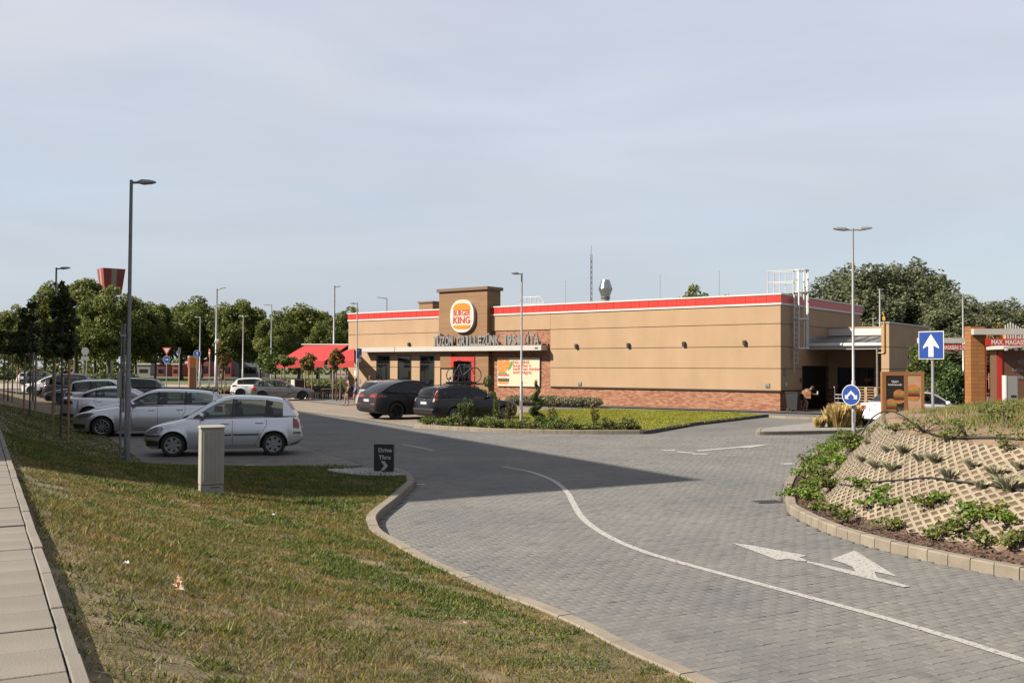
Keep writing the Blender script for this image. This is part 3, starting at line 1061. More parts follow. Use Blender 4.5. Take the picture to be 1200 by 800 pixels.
M_TAN = mat('tan_render', (0.475, 0.315, 0.183), (0.565, 0.383, 0.232), 1.0, 0.9, 0.25, 55, detail=10, stretch=(0.9, 0.9, 0.45), lo=0.22, hi=0.75)
M_GROOVE = mat('dark_groove', (0.055, 0.04, 0.03), None, rough=0.9)
M_BRICK = brick_mat('red_brick', (0.33, 0.075, 0.04), (0.56, 0.29, 0.16), (0.36, 0.26, 0.19), 0.25, 0.077, 0.010, wall=True, rough=0.85, bump=0.6)
M_WOOD = brick_mat('wood_cladding', (0.30, 0.165, 0.075), (0.36, 0.205, 0.10), (0.20, 0.105, 0.045), 2.4, 0.12, 0.006, wall=True, rough=0.6, bump=0.25)
M_WOODCAP = mat('brown_coping', (0.20, 0.115, 0.065), None, rough=0.5)
M_CANOPY = mat('off_white_aluminium', (0.60, 0.58, 0.54), (0.64, 0.62, 0.58), 2, 0.45)
M_GLASSD = mat('dark_window_glass', (0.010, 0.012, 0.013), None, rough=0.04, spec=0.6)
M_FRAME = mat('black_frame', (0.016, 0.016, 0.017), None, rough=0.4)
M_REDTRIM = mat('bright_red_band', (0.72, 0.030, 0.018), (0.68, 0.028, 0.017), 2, 0.4)
M_WTRIM = mat('white_trim', (0.80, 0.78, 0.76), None, rough=0.45)
M_ORANGE = mat('logo_orange', (0.90, 0.28, 0.012), None, rough=0.4)
M_LOGORED = mat('logo_red', (0.62, 0.028, 0.018), None, rough=0.4)
M_CREAM = mat('logo_cream', (0.80, 0.72, 0.58), None, rough=0.45)
M_SILVER = mat('silver_letter', (0.46, 0.46, 0.46), None, rough=0.35, metal=0.5)

XL = fx(408); WD = 12.6; HT = 6.42
ZG = [1.13, 2.33, 3.53, 4.77, 5.82]
bld = thing('restaurant', 'long tan fast food restaurant with red roof band, brick base and wood entrance tower', 'building', C0, TH)
XB0 = fx(571.5); XB1 = fx(645)          # brick panel
# masonry core (brick skin shows only at the base and the brick panel)
mb = MB(); mb.box(XL + 0.08, -0.06, 0.06, WD, 0, 5.83); mb.build('wall', M_BRICK, bld)
# tan render panels stand proud of the brick; grooves between them
def tan_panels(x0, x1, zs):
    for a, b in zip(zs, zs[1:]):
        MB().box(x0, x1, 0.0, 0.058, a + 0.018, b - 0.018).build('render_panel', M_TAN, bld)
tan_panels(XB1, 0.0, ZG)
tan_panels(XL, XB0, [0.55] + ZG[1:])
MB().box(XL, XB0, 0.004, 0.058, 0.0, 0.53).build('base_skirting', M_BRICK, bld)
MB().box(XB0 + 0.01, XB1 - 0.01, 0.0, 0.058, ZG[3] + 0.018, ZG[4] - 0.018).build('render_panel', M_TAN, bld)
MB().box(XB1, 0.02, -0.03, 0.058, 1.07, 1.145).build('base_trim', M_GROOVE, bld)
SB = 12.4
for a, b in zip(ZG, ZG[1:]):                           # side wall strips
    if a < 2.4:
        MB().box(-0.058, 0.0, 0.06, 2.95, a + 0.018, b - 0.018).build('render_panel', M_TAN, bld)
        if a > 2: MB().box(-0.058, 0.0, 2.97, SB, a + 0.16, b - 0.018).build('render_panel', M_TAN, bld)
    else:
        MB().box(-0.058, 0.0, 0.06, SB, a + 0.018, b - 0.018).build('render_panel', M_TAN, bld)
MB().box(-0.058, 0.03, 0.06, 2.95, 1.07, 1.145).build('base_trim', M_GROOVE, bld)
for a, b in zip([0.55] + ZG[1:], ZG[1:]):              # far end wall
    MB().box(XL - 0.002, XL + 0.078, 0.06, WD, a + 0.018, b - 0.018).build('render_panel', M_TAN, bld)
# roof band: white, red, white; the far part a touch lower beyond the tower as the parapet steps
def band(x0, x1, y0, y1, name='parapet'):
    MB().box(x0, x1, y0, y1, 5.80, 5.90).build('white_band', M_WTRIM, bld)
    mbr = MB(); mbr.box(x0 + 0.015, x1 - 0.015, y0 + 0.015, y1 - 0.015, 5.90, 6.34); mbr.build('red_band', M_REDTRIM, bld)
    MB().box(x0 - 0.02, x1 + 0.02, y0 - 0.02, y1 + 0.02, 6.34, HT).build('coping', M_WTRIM, bld)
band(XL - 0.06, 0.06, -0.06, WD + 0.06)
MB().box(XL + 0.3, -0.3, 0.3, WD - 0.3, HT, HT + 0.006).build('roof_deck', mat('roof_membrane', (0.35, 0.35, 0.34), None, rough=0.9), bld)
# seams of the red cladding
sm = MB()
for k in range(56):
    x = XL + 0.4 + k * 0.62
    if x > -0.1: break
    sm.box(x, x + 0.02, -0.055, -0.046, 5.91, 6.33)
so = sm.build('cladding_seams', mat('red_seam', (0.42, 0.02, 0.014), None, rough=0.5), bld); so['kind'] = 'stuff'

# entrance tower
TX0 = fx(514, -0.45); TX1 = fx(570.5, -0.45); TZ = fz(570, 337.2, -0.45)
tw = MB().box(TX0, TX1, -0.45, 0.95, 3.3, TZ - 0.12).build('entrance_tower', M_WOOD, bld)
MB().box(TX0 - 0.14, TX1 + 0.14, -0.59, 1.09, TZ - 0.12, TZ + 0.10, 0.012).build('coping', M_WOODCAP, tw)
DX0 = fx(528.5, -0.3); DX1 = fx(556.5, -0.3)
MB().box(TX0, DX0 - 0.01, -0.30, 0.0, 0, 3.29).build('wood_pier', M_WOOD, tw)
MB().box(DX1 + 0.01, TX1, -0.30, 0.0, 0, 3.29).build('wood_pier', M_WOOD, tw)
dr = MB().box(DX0, DX0 + 0.28, -0.36, 0.0, 0, 3.05).box(DX1 - 0.28, DX1, -0.36, 0, 0, 3.05).box(DX0 + 0.28, DX1 - 0.28, -0.355, 0, 2.75, 3.05).build('door_surround', M_RED, bld)
MB().box(DX0 + 0.28, DX1 - 0.28, -0.12, -0.02, 0, 2.75).build('glass_door', M_GLASSD, dr)
mid = (DX0 + DX1) / 2
MB().box(mid - 0.04, mid + 0.04, -0.16, -0.12, 0, 2.74).build('door_stile', M_FRAME, dr)
for s in (-1, 1):
    MB().cyl((mid + s * 0.12, -0.2, 0.9), (mid + s * 0.12, -0.2, 1.7), 0.018, n=8).build('door_handle', M_STEEL, dr)

# canopy and standing letters
CD = -0.70; CX0 = fx(421.5, CD); CX1 = fx(634, CD)
cz1 = fz(634, 404.2, CD); cz0 = fz(634, 410.3, CD)
cn = MB().box(CX0, CX1, CD, 0.0, cz0, cz1).build('entrance_canopy', M_CANOPY, bld)
MB().box(CX0 + 0.03, CX1 - 0.03, CD + 0.04, -0.01, cz0 - 0.02, cz0 - 0.002).build('soffit', M_WOODCAP, cn)
sx = fx(462, CD)
MB().box(sx - 0.02, sx + 0.02, CD - 0.006, CD, cz0, cz1).build('fascia_joint', M_DKSTEEL, cn)
LX0 = fx(507, CD); LX1 = fx(631, CD)
MB().box(LX0, LX1 + 0.1, CD + 0.06, CD + 0.10, cz1, cz1 + 0.05).build('letter_rail', M_DKSTEEL, cn)
txt = 'TŰZÖN GRILLEZÜNK 1954 ÓTA'
lh = fz(507, 394.6, CD) - cz1
cellw = (LX1 - LX0) / len(txt)
for k, ch in enumerate(txt):
    if ch == ' ': continue
    w = cellw * (0.50 if ch in 'I1' else 0.94)
    letters('letter', ch, lh * 1.34, M_SILVER, cn, (LX0 + (k + 0.5) * cellw - 0 * w, CD + 0.08, cz1 + 0.05), 0, 0.06, 0.030, 'CENTER', w)
for k in range(3):
    MB().box(CX1 - 0.5 + k * 0.09, CX1 - 0.44 + k * 0.09, CD - 0.012, CD, cz1 - 0.24, cz1 - 0.14).build('fascia_badge', M_FRAME, cn)

# round topped logo sign on the tower
lgx0 = fx(527.3, -0.68); lgx1 = fx(554.5, -0.68); lgz0 = fz(541, 389.3, -0.68); lgz1 = fz(541, 351.2, -0.68)
lx, lz = (lgx0 + lgx1) / 2, (lgz0 + lgz1) / 2; lw, lhh = (lgx1 - lgx0) / 2, (lgz1 - lgz0) / 2
def squircle(w, h, k=0.62, n=9):
    r = w * k; rh = w * 0.9 if False else min(h, w) * 0.86
    pts = []
    for cx_, cz_, a0 in ((w - rh, h - rh, 0), (-w + rh, h - rh, 90), (-w + rh, -h + rh, 180), (w - rh, -h + rh, 270)):
        for i in range(n):
            a = R(a0 + 90 * i / (n - 1))
            pts.append((cx_ + rh * math.cos(a), cz_ + rh * math.sin(a)))
    return pts
logo = thing('logo_sign', 'lit-box sign with orange bun halves and red BURGER KING lettering on the wood tower', 'sign', b_world(lx, -0.68, lz), TH)
MB().prism(squircle(lw, lhh), 0.0, 0.22, 'Y').build('sign_case', M_WTRIM, logo)
MB().prism(squircle(lw * 0.87, lhh * 0.90), -0.012, 0.0, 'Y').build('sign_face', M_CREAM, logo)
def bun(z_in, z_out, w, sgn):
    n = 16
    pts = [(-w, z_in), (w, z_in)]
    for i in range(1, n):
        a = math.pi * i / n
        c = math.cos(a); s_ = math.sin(a)
        pts.append((w * math.copysign(abs(c) ** 0.75, c), z_in + (z_out - z_in) * s_ ** 0.75))
    return pts
MB().prism(bun(lhh * 0.36, lhh * 0.80, lw * 0.74, 1), -0.03, -0.012, 'Y').build('top_bun', M_ORANGE, logo)
MB().prism(bun(-lhh * 0.56, -lhh * 0.80, lw * 0.74, -1), -0.03, -0.012, 'Y').build('bottom_bun', M_ORANGE, logo)
letters('lettering', 'BURGER', lhh * 0.46, M_LOGORED, logo, (0, -0.022, lhh * 0.03), 0, 0.008, 0.010, 'CENTER', lw * 1.46)
letters('lettering', 'KING', lhh * 0.56, M_LOGORED, logo, (0, -0.022, -lhh * 0.44), 0, 0.008, 0.018, 'CENTER', lw * 1.46)

# windows left of the door
WZ0 = 1.05
for a, b in ((441, 457), (466, 482), (492, 509)):
    x0, x1 = fx(a), fx(b); z1 = fz(a, 416, 0)
    if z1 > cz0: z1 = cz0 - 0.15
    w_ = MB().box(x0, x1, -0.02, 0.05, WZ0 - 0.25, z1).build('window', M_FRAME, bld)
    MB().box(x0 + 0.09, x1 - 0.09, -0.028, -0.021, WZ0 - 0.15, z1 - 0.7).build('pane', M_GLASSD, w_)
    MB().box(x0 + 0.09, x1 - 0.09, -0.028, -0.021, z1 - 0.62, z1 - 0.09).build('pane', M_GLASSD, w_)
    MB().box(x0 - 0.04, x1 + 0.04, -0.09, -0.021, WZ0 - 0.31, WZ0 - 0.25).build('sill', M_WOODCAP, w_)
MB().box(fx(415), fx(417.4), -0.02, 0.0, fz(415, 440, 0), fz(415, 433.5, 0)).build('notice_plate', M_WHITE, bld)
MB().box(fx(421), fx(423), -0.03, 0.0, fz(421, 449, 0), fz(421, 444, 0)).build('socket_box', M_STEEL, bld)
# wall lamps, vents
for px, py in ((676, 404.5), (737, 403.5), (802, 402), (873, 400.5), (480, 402.5)):
    x, z = bl_front(px, py + 1)
    wl = MB().box(x - 0.09, x + 0.09, -0.16, 0.0, z - 0.14, z + 0.14, 0.02).build('wall_lamp', M_DKSTEEL, bld)
    MB().box(x - 0.06, x + 0.06, -0.168, -0.161, z - 0.1, z + 0.1).build('lamp_lens', M_BLACK, wl)
for px, py in ((679.5, 449.5), (899.5, 451.5)):
    x, z = bl_front(px, py)
    vb = MB().box(x - 0.13, x + 0.13, -0.05, 0.0, z - 0.12, z + 0.12, 0.01).build('outlet_box', M_STEEL, bld)
    MB().box(x - 0.08, x + 0.08, -0.056, -0.051, z - 0.08, z - 0.01).build('outlet_flap', M_DKSTEEL, vb)

# rooftop: second small wood block, exhaust, rails
x0, z0 = bl_front(491, 362, 4.0); x1, z1 = bl_front(507, 354.5, 4.0)
rb = MB().box(x0, x1, 4.0, 6.2, HT, z1).build('roof_block', M_WOOD, bld)
MB().box(x0 - 0.08, x1 + 0.08, 3.92, 6.28, z1, z1 + 0.12).build('coping', M_WOODCAP, rb)

x, zb = bl_front(709.5, 349, 4.5)
ztop = fz(709.5, 328, 4.5)
ex = thing('exhaust_cowl', 'shiny steel kitchen exhaust cowl standing on the roof', 'exhaust', b_world(x, 4.5, HT), TH)
hh = ztop - HT
MB().lathe([(0.27, 0), (0.27, hh * 0.42)], n=20).build('duct', M_STEEL, ex, 40)
MB().lathe([(0.30, hh * 0.40), (0.46, hh * 0.66), (0.47, hh * 0.68), (0.27, hh)], n=24).build('cowl', mat('bright_steel', (0.62, 0.64, 0.66), None, rough=0.22, metal=1.0), ex, 30)
MB().lathe([(0.32, hh * 0.30), (0.32, hh * 0.36)], n=20).build('collar', M_DKSTEEL, ex, 30)

# lattice mast far behind the roof
mast = thing('lattice_mast', 'tall slim lattice antenna mast rising behind the red roof band', 'mast', Vector((0.0805 * 130, 130, 0)), 0.3)
mt = gy(693.5, 298, 130).z; w = 0.15
for sx_, sy_ in ((-1, -1), (1, -1), (0, 1)):
    MB().cyl((sx_ * w, sy_ * w * 0.6, 0), (sx_ * w * 0.7, sy_ * w * 0.45, mt), 0.035, n=6).build('mast_leg', M_STEEL, mast)
br = MB()
for k in range(int(mt / 0.7)):
    za, zb_ = k * 0.7, (k + 1) * 0.7; f0 = 1 - 0.3 * za / mt
    sgn = 1 if k % 2 else -1
    br.cyl((-w * f0 * sgn, -w * 0.6, za), (w * f0 * sgn, -w * 0.6, zb_), 0.022, n=4)
    br.cyl((w * f0, -w * 0.6, za), (0, w * 0.5, zb_), 0.022, n=4)
br.build('lattice_bracing', M_STEEL, mast)
MB().cyl((0, 0, mt), (0, 0, gy(693.5, 288, 130).z), 0.03, n=5).build('antenna_rod', M_DKSTEEL, mast)

# white rail on the roof behind the tower
rr = thing('roof_guard_rail', 'thin white tubular guard rail on the roof right of the wood tower', 'rail', b_world(fx(603, 5), 5.0, HT), TH)
zz_ = fz(615, 348.5, 5) - HT; ll = fx(641, 5) - fx(603, 5)
for k in range(5):
    MB().cyl((0.6 + k * (ll - 1.2) / 4, 0, 0), (0.6 + k * (ll - 1.2) / 4, 0, zz_), 0.03, n=6).build('post', M_WHITE, rr)
MB().tube([(0, 0, 0.02), (0.6, 0, zz_), (ll - 0.6, 0, zz_), (ll, 0, 0.02)], 0.03).build('top_rail', M_WHITE, rr)
MB().tube([(0.3, 0, zz_ * 0.5), (ll - 0.3, 0, zz_ * 0.5)], 0.025).build('middle_rail', M_WHITE, rr)
for px in (662.5, 773.5, 843, 971):
    if px < 900: x, yy = fx(px, 0.6), 0.6
    else: x, yy = -0.2, 6.5
    pr = thing('lightning_rod', {662.5: 'thin lightning rod on the roof between the poster end and the mast', 773.5: 'thin lightning rod on the roof between the exhaust cowl and the tree top', 843: 'thin lightning rod on the roof by the smaller tree top', 971: 'thin lightning rod on the side roof edge beside the two-headed lamp post'}[px], 'rod', b_world(x, yy, HT), TH, 'lightning rods on the roof')
    MB().cyl((0, 0, 0), (0, 0, 1.5), 0.012, n=5).build('rod', M_STEEL, pr)
    MB().box(-0.1, 0.1, -0.1, 0.1, 0, 0.06).build('foot', M_CONC_GREY, pr)

# poster
pw0, pw1 = fx(583.3), fx(633); pz0, pz1 = fz(583.3, 452.3), fz(583.3, 421.0)
pz1 = fz(633, 418.8); 
post = thing('wall_poster', 'cream poster of a stacked burger with red text mounted on the brick wall', 'poster', b_world((pw0 + pw1) / 2, -0.04, (pz0 + pz1) / 2), TH)
W2, H2 = (pw1 - pw0) / 2, (pz1 - pz0) / 2
MB().box(-W2, W2, 0.0, 0.095, -H2, H2).build('poster_frame', M_STEEL, post)
MB().box(-W2 * 0.985, W2 * 0.985, -0.006, -0.001, -H2 * 0.975, H2 * 0.975).build('poster_sheet', mat('poster_cream', (0.78, 0.70, 0.50), None, rough=0.5), post)
def flat(name, pts, lay, m):
    MB().prism([(a * W2, b * H2) for a, b in pts], -0.008 - lay * 0.003, -0.0065 - lay * 0.003, 'Y').build(name, m, post)
def wavy(x0, x1, zt, zb_, n=10, amp=0.03, ph=0.0):
    t = [(x0 + (x1 - x0) * i / n, zt + amp * math.sin(i * 1.9 + ph)) for i in range(n + 1)]
    b = [(x1 - (x1 - x0) * i / n, zb_ + amp * math.sin(i * 2.3 + ph)) for i in range(n + 1)]
    return t + b
PG = mat('poster_green', (0.16, 0.34, 0.07), None, rough=0.5)
flat('lettuce', [(-.30, .78), (-.24, .70), (-.27, .45), (-.36, .22), (-.46, .08), (-.50, .12), (-.45, .4), (-.36, .7)], 0, PG)
flat('bun_top', [(-.97, .93), (-.55, .95), (-.44, .85), (-.38, .62), (-.40, .4), (-.50, .22), (-.58, .04), (-.70, -.02), (-.90, -.02), (-.97, .1)], 1, mat('poster_bun', (0.72, 0.25, 0.02), None, rough=0.5))
flat('lettuce', wavy(-.96, -.54, -.02, -.14, amp=.025), 0, PG)
flat('tomato', wavy(-.96, -.43, -.14, -.30, amp=.015), 1, mat('poster_tomato', (0.60, 0.11, 0.04), None, rough=0.5))
flat('onion', wavy(-.96, -.42, -.30, -.43, amp=.02), 1, M_WHITE)
flat('pickle', wavy(-.80, -.55, -.40, -.50, amp=.01), 2, PG)
flat('patty', wavy(-.96, -.42, -.45, -.66, amp=.02), 1, mat('poster_patty', (0.055, 0.022, 0.012), None, rough=0.6))
flat('bun_bottom', [(-.96, -.67), (-.44, -.67), (-.46, -.78), (-.52, -.85), (-.90, -.85), (-.95, -.78)], 1, mat('poster_bun_low', (0.72, 0.30, 0.07), None, rough=0.5))
sd = MB()
random.seed(3)
for k in range(26):
    a, b = random.uniform(-.92, -.50), random.uniform(.08, .86)
    sd.prism([((a + .014 * math.cos(q * 1.05)) * W2, (b + .03 * math.sin(q * 1.05)) * H2) for q in range(6)], -0.0145, -0.0120, 'Y')
sd.build('sesame_seeds', M_CREAM, post)['kind'] = 'stuff'
for k, ln in enumerate(('Hús nélküli', 'burgerben is', 'benne van minden,', 'amire vágysz.')):
    letters('poster_text', ln, 0.30, M_LOGORED, post, (-.24 * W2, -0.012, (.58 - .23 * k) * H2), 0, 0.003, 0.003, 'LEFT')['kind'] = 'stuff'
MB().box(.12 * W2, .45 * W2, -0.009, -0.0065, -.745 * H2, -.715 * H2).build('small_print', mat('faint_print', (0.62, 0.40, 0.30), None), post)

# small dark notice stand by the door, entrance planters
bs = thing('notice_board', 'black framed notice board standing left of the red doorway', 'notice board', b_world(fx(524, -0.9), -0.9, 0), TH)
MB().box(-0.62, -0.54, -0.04, 0.04, 0, 2.3).box(0.54, 0.62, -0.04, 0.04, 0, 2.3).box(-0.54, 0.54, -0.04, 0.04, 2.2, 2.3).box(-0.54, 0.54, -0.04, 0.04, 0.9, 1.0).build('frame', M_FRAME, bs)
MB().box(-0.54, 0.54, -0.01, 0.01, 1.0, 2.2).build('panel', M_TAN, bs)

# ---------------- service side: door recess, annex, lean-to roof, screen wall
D1a, D1b = 3.1, 6.55
MB().box(-0.06, 0.012, D1a, D1a + 0.10, 0, 2.5).box(-0.06, 0.012, D1b - 0.1, D1b, 0, 2.5).box(-0.06, 0.012, D1a + 0.1, D1b - 0.1, 2.4, 2.5).build('door_frame', M_FRAME, bld)
mdl = (D1a + D1b) / 2
for a, b in ((D1a + 0.1, mdl - 0.01), (mdl + 0.01, D1b - 0.1)):
    lf_ = MB().box(-0.05, -0.01, a, b, 0.02, 2.4).build('service_door', mat('black_door', (0.012, 0.013, 0.013), None, rough=0.35), bld)
    MB().box(-0.01, 0.03, b - 0.25 if a < mdl - .5 else a + 0.1, (b - 0.12) if a < mdl - .5 else a + 0.23, 1.05, 1.1).build('handle', M_STEEL, lf_)
AY = 6.95; AX = 4.32; AT = 4.30
an = MB().box(0.002, AX, AY, AY + 0.3, 0, AT).build('annex_wall', M_TAN, bld)
MB().box(0.004, 0.55, AY - 0.012, AY - 0.001, 0, 1.07).build('brick_skirting', M_BRICK, an)
MB().box(0.004, 0.55, AY - 0.03, AY - 0.001, 1.07, 1.14).build('base_trim', M_GROOVE, an)
d2 = MB().box(0.55, 2.7, AY - 0.05, AY - 0.001, 0, 2.42).build('service_doorway', M_FRAME, bld)
for a, b in ((0.62, 1.25), (1.31, 1.95), (2.0, 2.64)):
    MB().box(a, b, AY - 0.062, AY - 0.051, 0.1, 2.34).build('door_pane', M_GLASSD, d2)
MB().box(2.15, 2.5, AY - 0.075, AY - 0.063, 1.62, 1.78).build('exit_plate', mat('dull_orange', (0.45, 0.12, 0.05), None), d2)
LY = 3.62
ln = MB().add([(0.01, LY, 3.74), (AX, LY, 3.74), (AX, AY, 4.24), (0.01, AY, 4.24), (0.01, LY, 3.66), (AX, LY, 3.66), (AX, AY, 4.16), (0.01, AY, 4.16)],
              [(0, 1, 2, 3), (7, 6, 5, 4), (0, 4, 5, 1), (1, 5, 6, 2), (2, 6, 7, 3), (3, 7, 4, 0)]).build('lean_to_roof', mat('grey_roof_sheet', (0.17, 0.17, 0.175), (0.2, 0.2, 0.205), 4, 0.6), bld)
MB().cyl((0.02, LY - 0.08, 3.66), (AX + 0.02, LY - 0.08, 3.66), 0.11, n=14).build('gutter', M_WTRIM, ln, 40)
MB().box(0.02, AX, LY - 0.01, LY + 0.0, 3.42, 3.70).build('fascia', M_WTRIM, ln)
MB().cyl((AX - 0.35, LY - 0.02, 0), (AX - 0.35, LY - 0.02, 3.5), 0.055, n=10).build('downpipe', M_STEEL, ln, 40)
for k in range(6):
    xx = 0.35 + k * 0.7
    MB().add([(xx, LY + .02, 3.745), (xx + .05, LY + .02, 3.745), (xx + .05, AY - .02, 4.238), (xx, AY - .02, 4.238), (xx + .01, LY + .02, 3.78), (xx + .04, LY + .02, 3.78), (xx + .04, AY - .02, 4.275), (xx + .01, AY - .02, 4.275)],
             [(4, 5, 6, 7), (0, 4, 7, 3), (5, 1, 2, 6), (0, 1, 5, 4), (3, 7, 6, 2)]).build('roof_rib', MATS['grey_roof_sheet'], ln)
MB().box(0.004, AX, AY - 0.06, AY + 0.34, AT, AT + 0.42).build('annex_parapet', M_WTRIM, bld)
MB().box(0.004, AX, AY - 0.08, AY + 0.36, AT + 0.42, AT + 0.50).build('annex_coping', M_TAN, bld)
MB().box(0.006, 0.05, LY, AY - 0.07, 3.80, 4.22).build('wall_flashing', M_STEEL, bld)
SY = 3.2
sc = MB()
for a, b in zip([0.0, 1.13, 2.33, 3.53], [1.13, 2.33, 3.53, 4.80]):
    MB().box(AX + 0.003, AX + 0.42, SY, SY + 7.4, a + 0.014, b - 0.014).build('screen_wall_panel', M_TAN, bld)
MB().box(AX + 0.03, AX + 0.39, SY + 0.03, SY + 7.37, 0, 4.80).build('screen_wall_core', M_GROOVE, bld)
MB().box(AX - 0.03, AX + 0.46, SY - 0.04, SY + 7.44, 4.79, 4.88).build('screen_wall_coping', M_STEEL, bld)
sl = MB().box(AX + 0.42, AX + 0.62, SY + 4.6, SY + 4.75, 3.42, 3.55, 0.02).build('floodlight', M_STEEL, bld)
# yellow gas pipe on the screen wall end
gp = thing('gas_pipe', 'yellow gas pipe running down the end of the tan screen wall', 'pipe', b_world(AX + 0.16, SY - 0.06, 0), TH)
MB().tube([(-0.30, 0.02, 3.2), (-0.02, 0.02, 3.2), (0.02, 0, 3.24), (0.02, 0, 5.1), (0.0, 0, 5.3), (-0.08, 0, 5.36)], 0.035, 8).build('pipe', mat('gas_yellow', (0.60, 0.33, 0.03), None, rough=0.45), gp)
MB().box(-0.05, 0.09, -0.05, 0.05, 4.95, 5.15).build('valve', MATS['gas_yellow'], gp)
# fittings on the shaded side wall
for yy, z0_, z1_, m_ in ((0.35, 1.95, 2.3, M_STEEL), (0.5, 1.35, 1.55, M_WHITE), (2.6, 1.6, 1.8, M_DKSTEEL)):
    MB().box(0.002, 0.08, yy, yy + 0.22, z0_, z1_, 0.01).build('wall_fitting', m_, bld)

# roof ladder with hoops
ly_ = bl_side(929, 400)[0]
M_LADDER = mat('pale_zinc', (0.80, 0.80, 0.80), (0.95, 0.95, 0.95), 7, 0.45, metal=0.3)
ld = thing('roof_ladder', 'galvanised caged ladder with platform rail climbing the shaded side wall', 'ladder', b_world(0, ly_, 0), TH)
for s in (-0.24, 0.24):
    MB().box(0.16, 0.22, s - 0.03, s + 0.03, 2.55 - (0.4 if s < 0 else 0), HT + 1.35).build('stringer', M_LADDER, ld)
for k in range(15):
    MB().cyl((0.19, -0.21, 2.65 + k * 0.28), (0.19, 0.21, 2.65 + k * 0.28), 0.018, n=6).build('rung', M_LADDER, ld)
def hoop(z):
    return [(0.19, -0.24, z), (0.5, -0.36, z), (0.8, -0.22, z), (0.9, 0, z), (0.8, 0.22, z), (0.5, 0.36, z), (0.19, 0.24, z)]
for z in (3.45, 5.05, 6.55, 7.75):
    MB().tube(hoop(z), 0.05, 6).build('hoop', M_LADDER, ld)
for p in ((0.5, -0.36), (0.86, -0.1), (0.8, 0.22), (0.5, 0.36)):
    MB().box(p[0] - 0.035, p[0] + 0.035, p[1] - 0.02, p[1] + 0.02, 3.45, 7.75).build('cage_bar', M_LADDER, ld)
for z in (3.0, 4.6, 6.1):
    MB().box(0.0, 0.18, -0.26, -0.22, z, z + 0.05).build('bracket', M_STEEL, ld)
gr = MB()
for yy in (-0.35, 0.45):
    gr.tube([(0.19, yy, HT), (0.19, yy, HT + 1.35), (-1.3, yy, HT + 1.35), (-1.3, yy, HT)], 0.03, 6)
    gr.tube([(0.19, yy, HT + 0.72), (-1.3, yy, HT + 0.72)], 0.025, 6)
    gr.tube([(-0.6, yy, HT), (-0.6, yy, HT + 1.35)], 0.025, 6)
gr.build('platform_rail', M_WHITE, ld)
MB().box(-1.3, 0.19, -0.33, 0.43, HT + 0.06, HT + 0.12).build('platform', M_STEEL, ld)

# footpath along the restaurant
plan('footpath', [v2(b_world(x, y)) for x, y in ((XL - 1, -2.6), (-18, -2.3), (3.4, -1.6), (3.4, 0.0), (9, 3.0), (9, 7.2), (0, 7.2), (0, 0.3), (XL - 1, 0.3))], 0.035,
     brick_mat('dark_path_blocks', (0.10, 0.095, 0.09), (0.14, 0.13, 0.12), (0.07, 0.065, 0.06), 0.2, 0.1, 0.006, rot=TH, bump=0.2))

# ---------------- the tall neighbour outside the picture whose shadow lies over the bays
HB = 17.0
sh = SUN_U * (HB / math.tan(SUN_EL))
tip = v2(g(824, 562.3)); along = (v2(g(380, 487)) - tip).normalized(); back = (v2(g(480, 588)) - tip).normalized()
ca_ = tip + sh
fp = [ca_, ca_ + along * 46, ca_ + along * 46 + back * 26, ca_ + back * 26]
nbld = thing('office_block', 'tall plain grey office block standing beyond the sidewalk', 'building', (fp[0].x, fp[0].y, 0))
MB().prism([(p.x - fp[0].x, p.y - fp[0].y) for p in fp], 0, HB - 0.4, 'Z').build('wall', mat('office_grey', (0.22, 0.22, 0.22), (0.26, 0.26, 0.255), 0.5, 0.85), nbld)
MB().prism([((p.x - fp[0].x), (p.y - fp[0].y)) for p in fp], HB - 0.39, HB, 'Z').build('roof', M_CONC_GREY, nbld)
for k in range(5):
    for q in range(12):
        c = along * (2.2 + q * 3.6)
        n_ = Vector((along.y, -along.x))
        if n_.dot(back) > 0: n_ = -n_
        p0 = c + n_ * 0.02; p1 = c + along * 1.8 + n_ * 0.02
        MB().add([(p0.x, p0.y, 1.2 + k * 3.1), (p1.x, p1.y, 1.2 + k * 3.1), (p1.x, p1.y, 2.8 + k * 3.1), (p0.x, p0.y, 2.8 + k * 3.1)], [(0, 1, 2, 3)]).build('window', M_GLASSD, nbld)
# ================================================================== CARS
M_GLASS = glass_mat('car_glass', (0.50, 0.56, 0.53))
M_GLASS_DK = glass_mat('tinted_car_glass', (0.10, 0.11, 0.115))
M_CABIN = mat('cabin_dark', (0.018, 0.018, 0.02), None, rough=0.8)
M_SEAT = mat('seat_fabric', (0.035, 0.035, 0.04), (0.05, 0.05, 0.055), 20, 0.9)
M_TAIL = mat('tail_lamp_red', (0.36, 0.012, 0.012), None, rough=0.12, coat=0.6)
M_TAILDK = mat('tail_lamp_dark', (0.13, 0.008, 0.010), None, rough=0.1, coat=0.6)
M_LAMP = mat('head_lamp_clear', (0.42, 0.44, 0.46), (0.16, 0.17, 0.18), 30, 0.1, coat=0.8)
M_PLATE = mat('number_plate', (0.70, 0.70, 0.69), None, rough=0.4)
M_ALLOY = mat('alloy_rim', (0.42, 0.43, 0.45), None, rough=0.3, metal=0.8)
M_BLKRIM = mat('black_rim', (0.02, 0.02, 0.021), None, rough=0.3)
M_HUBCAP = mat('hubcap_silver', (0.40, 0.41, 0.42), None, rough=0.4, metal=0.4)
M_TRIM = mat('black_trim', (0.02, 0.02, 0.021), None, rough=0.55)
M_CHROME = mat('chrome', (0.7, 0.7, 0.72), None, rough=0.1, metal=1.0)
def car_paint(name, c, metal=0.5, rough=0.32):
    return mat(name, c, None, rough=rough, metal=metal, coat=0.9)

def interp(pts, x):
    return float(np.interp(x, [p[0] for p in pts], [p[1] for p in pts]))

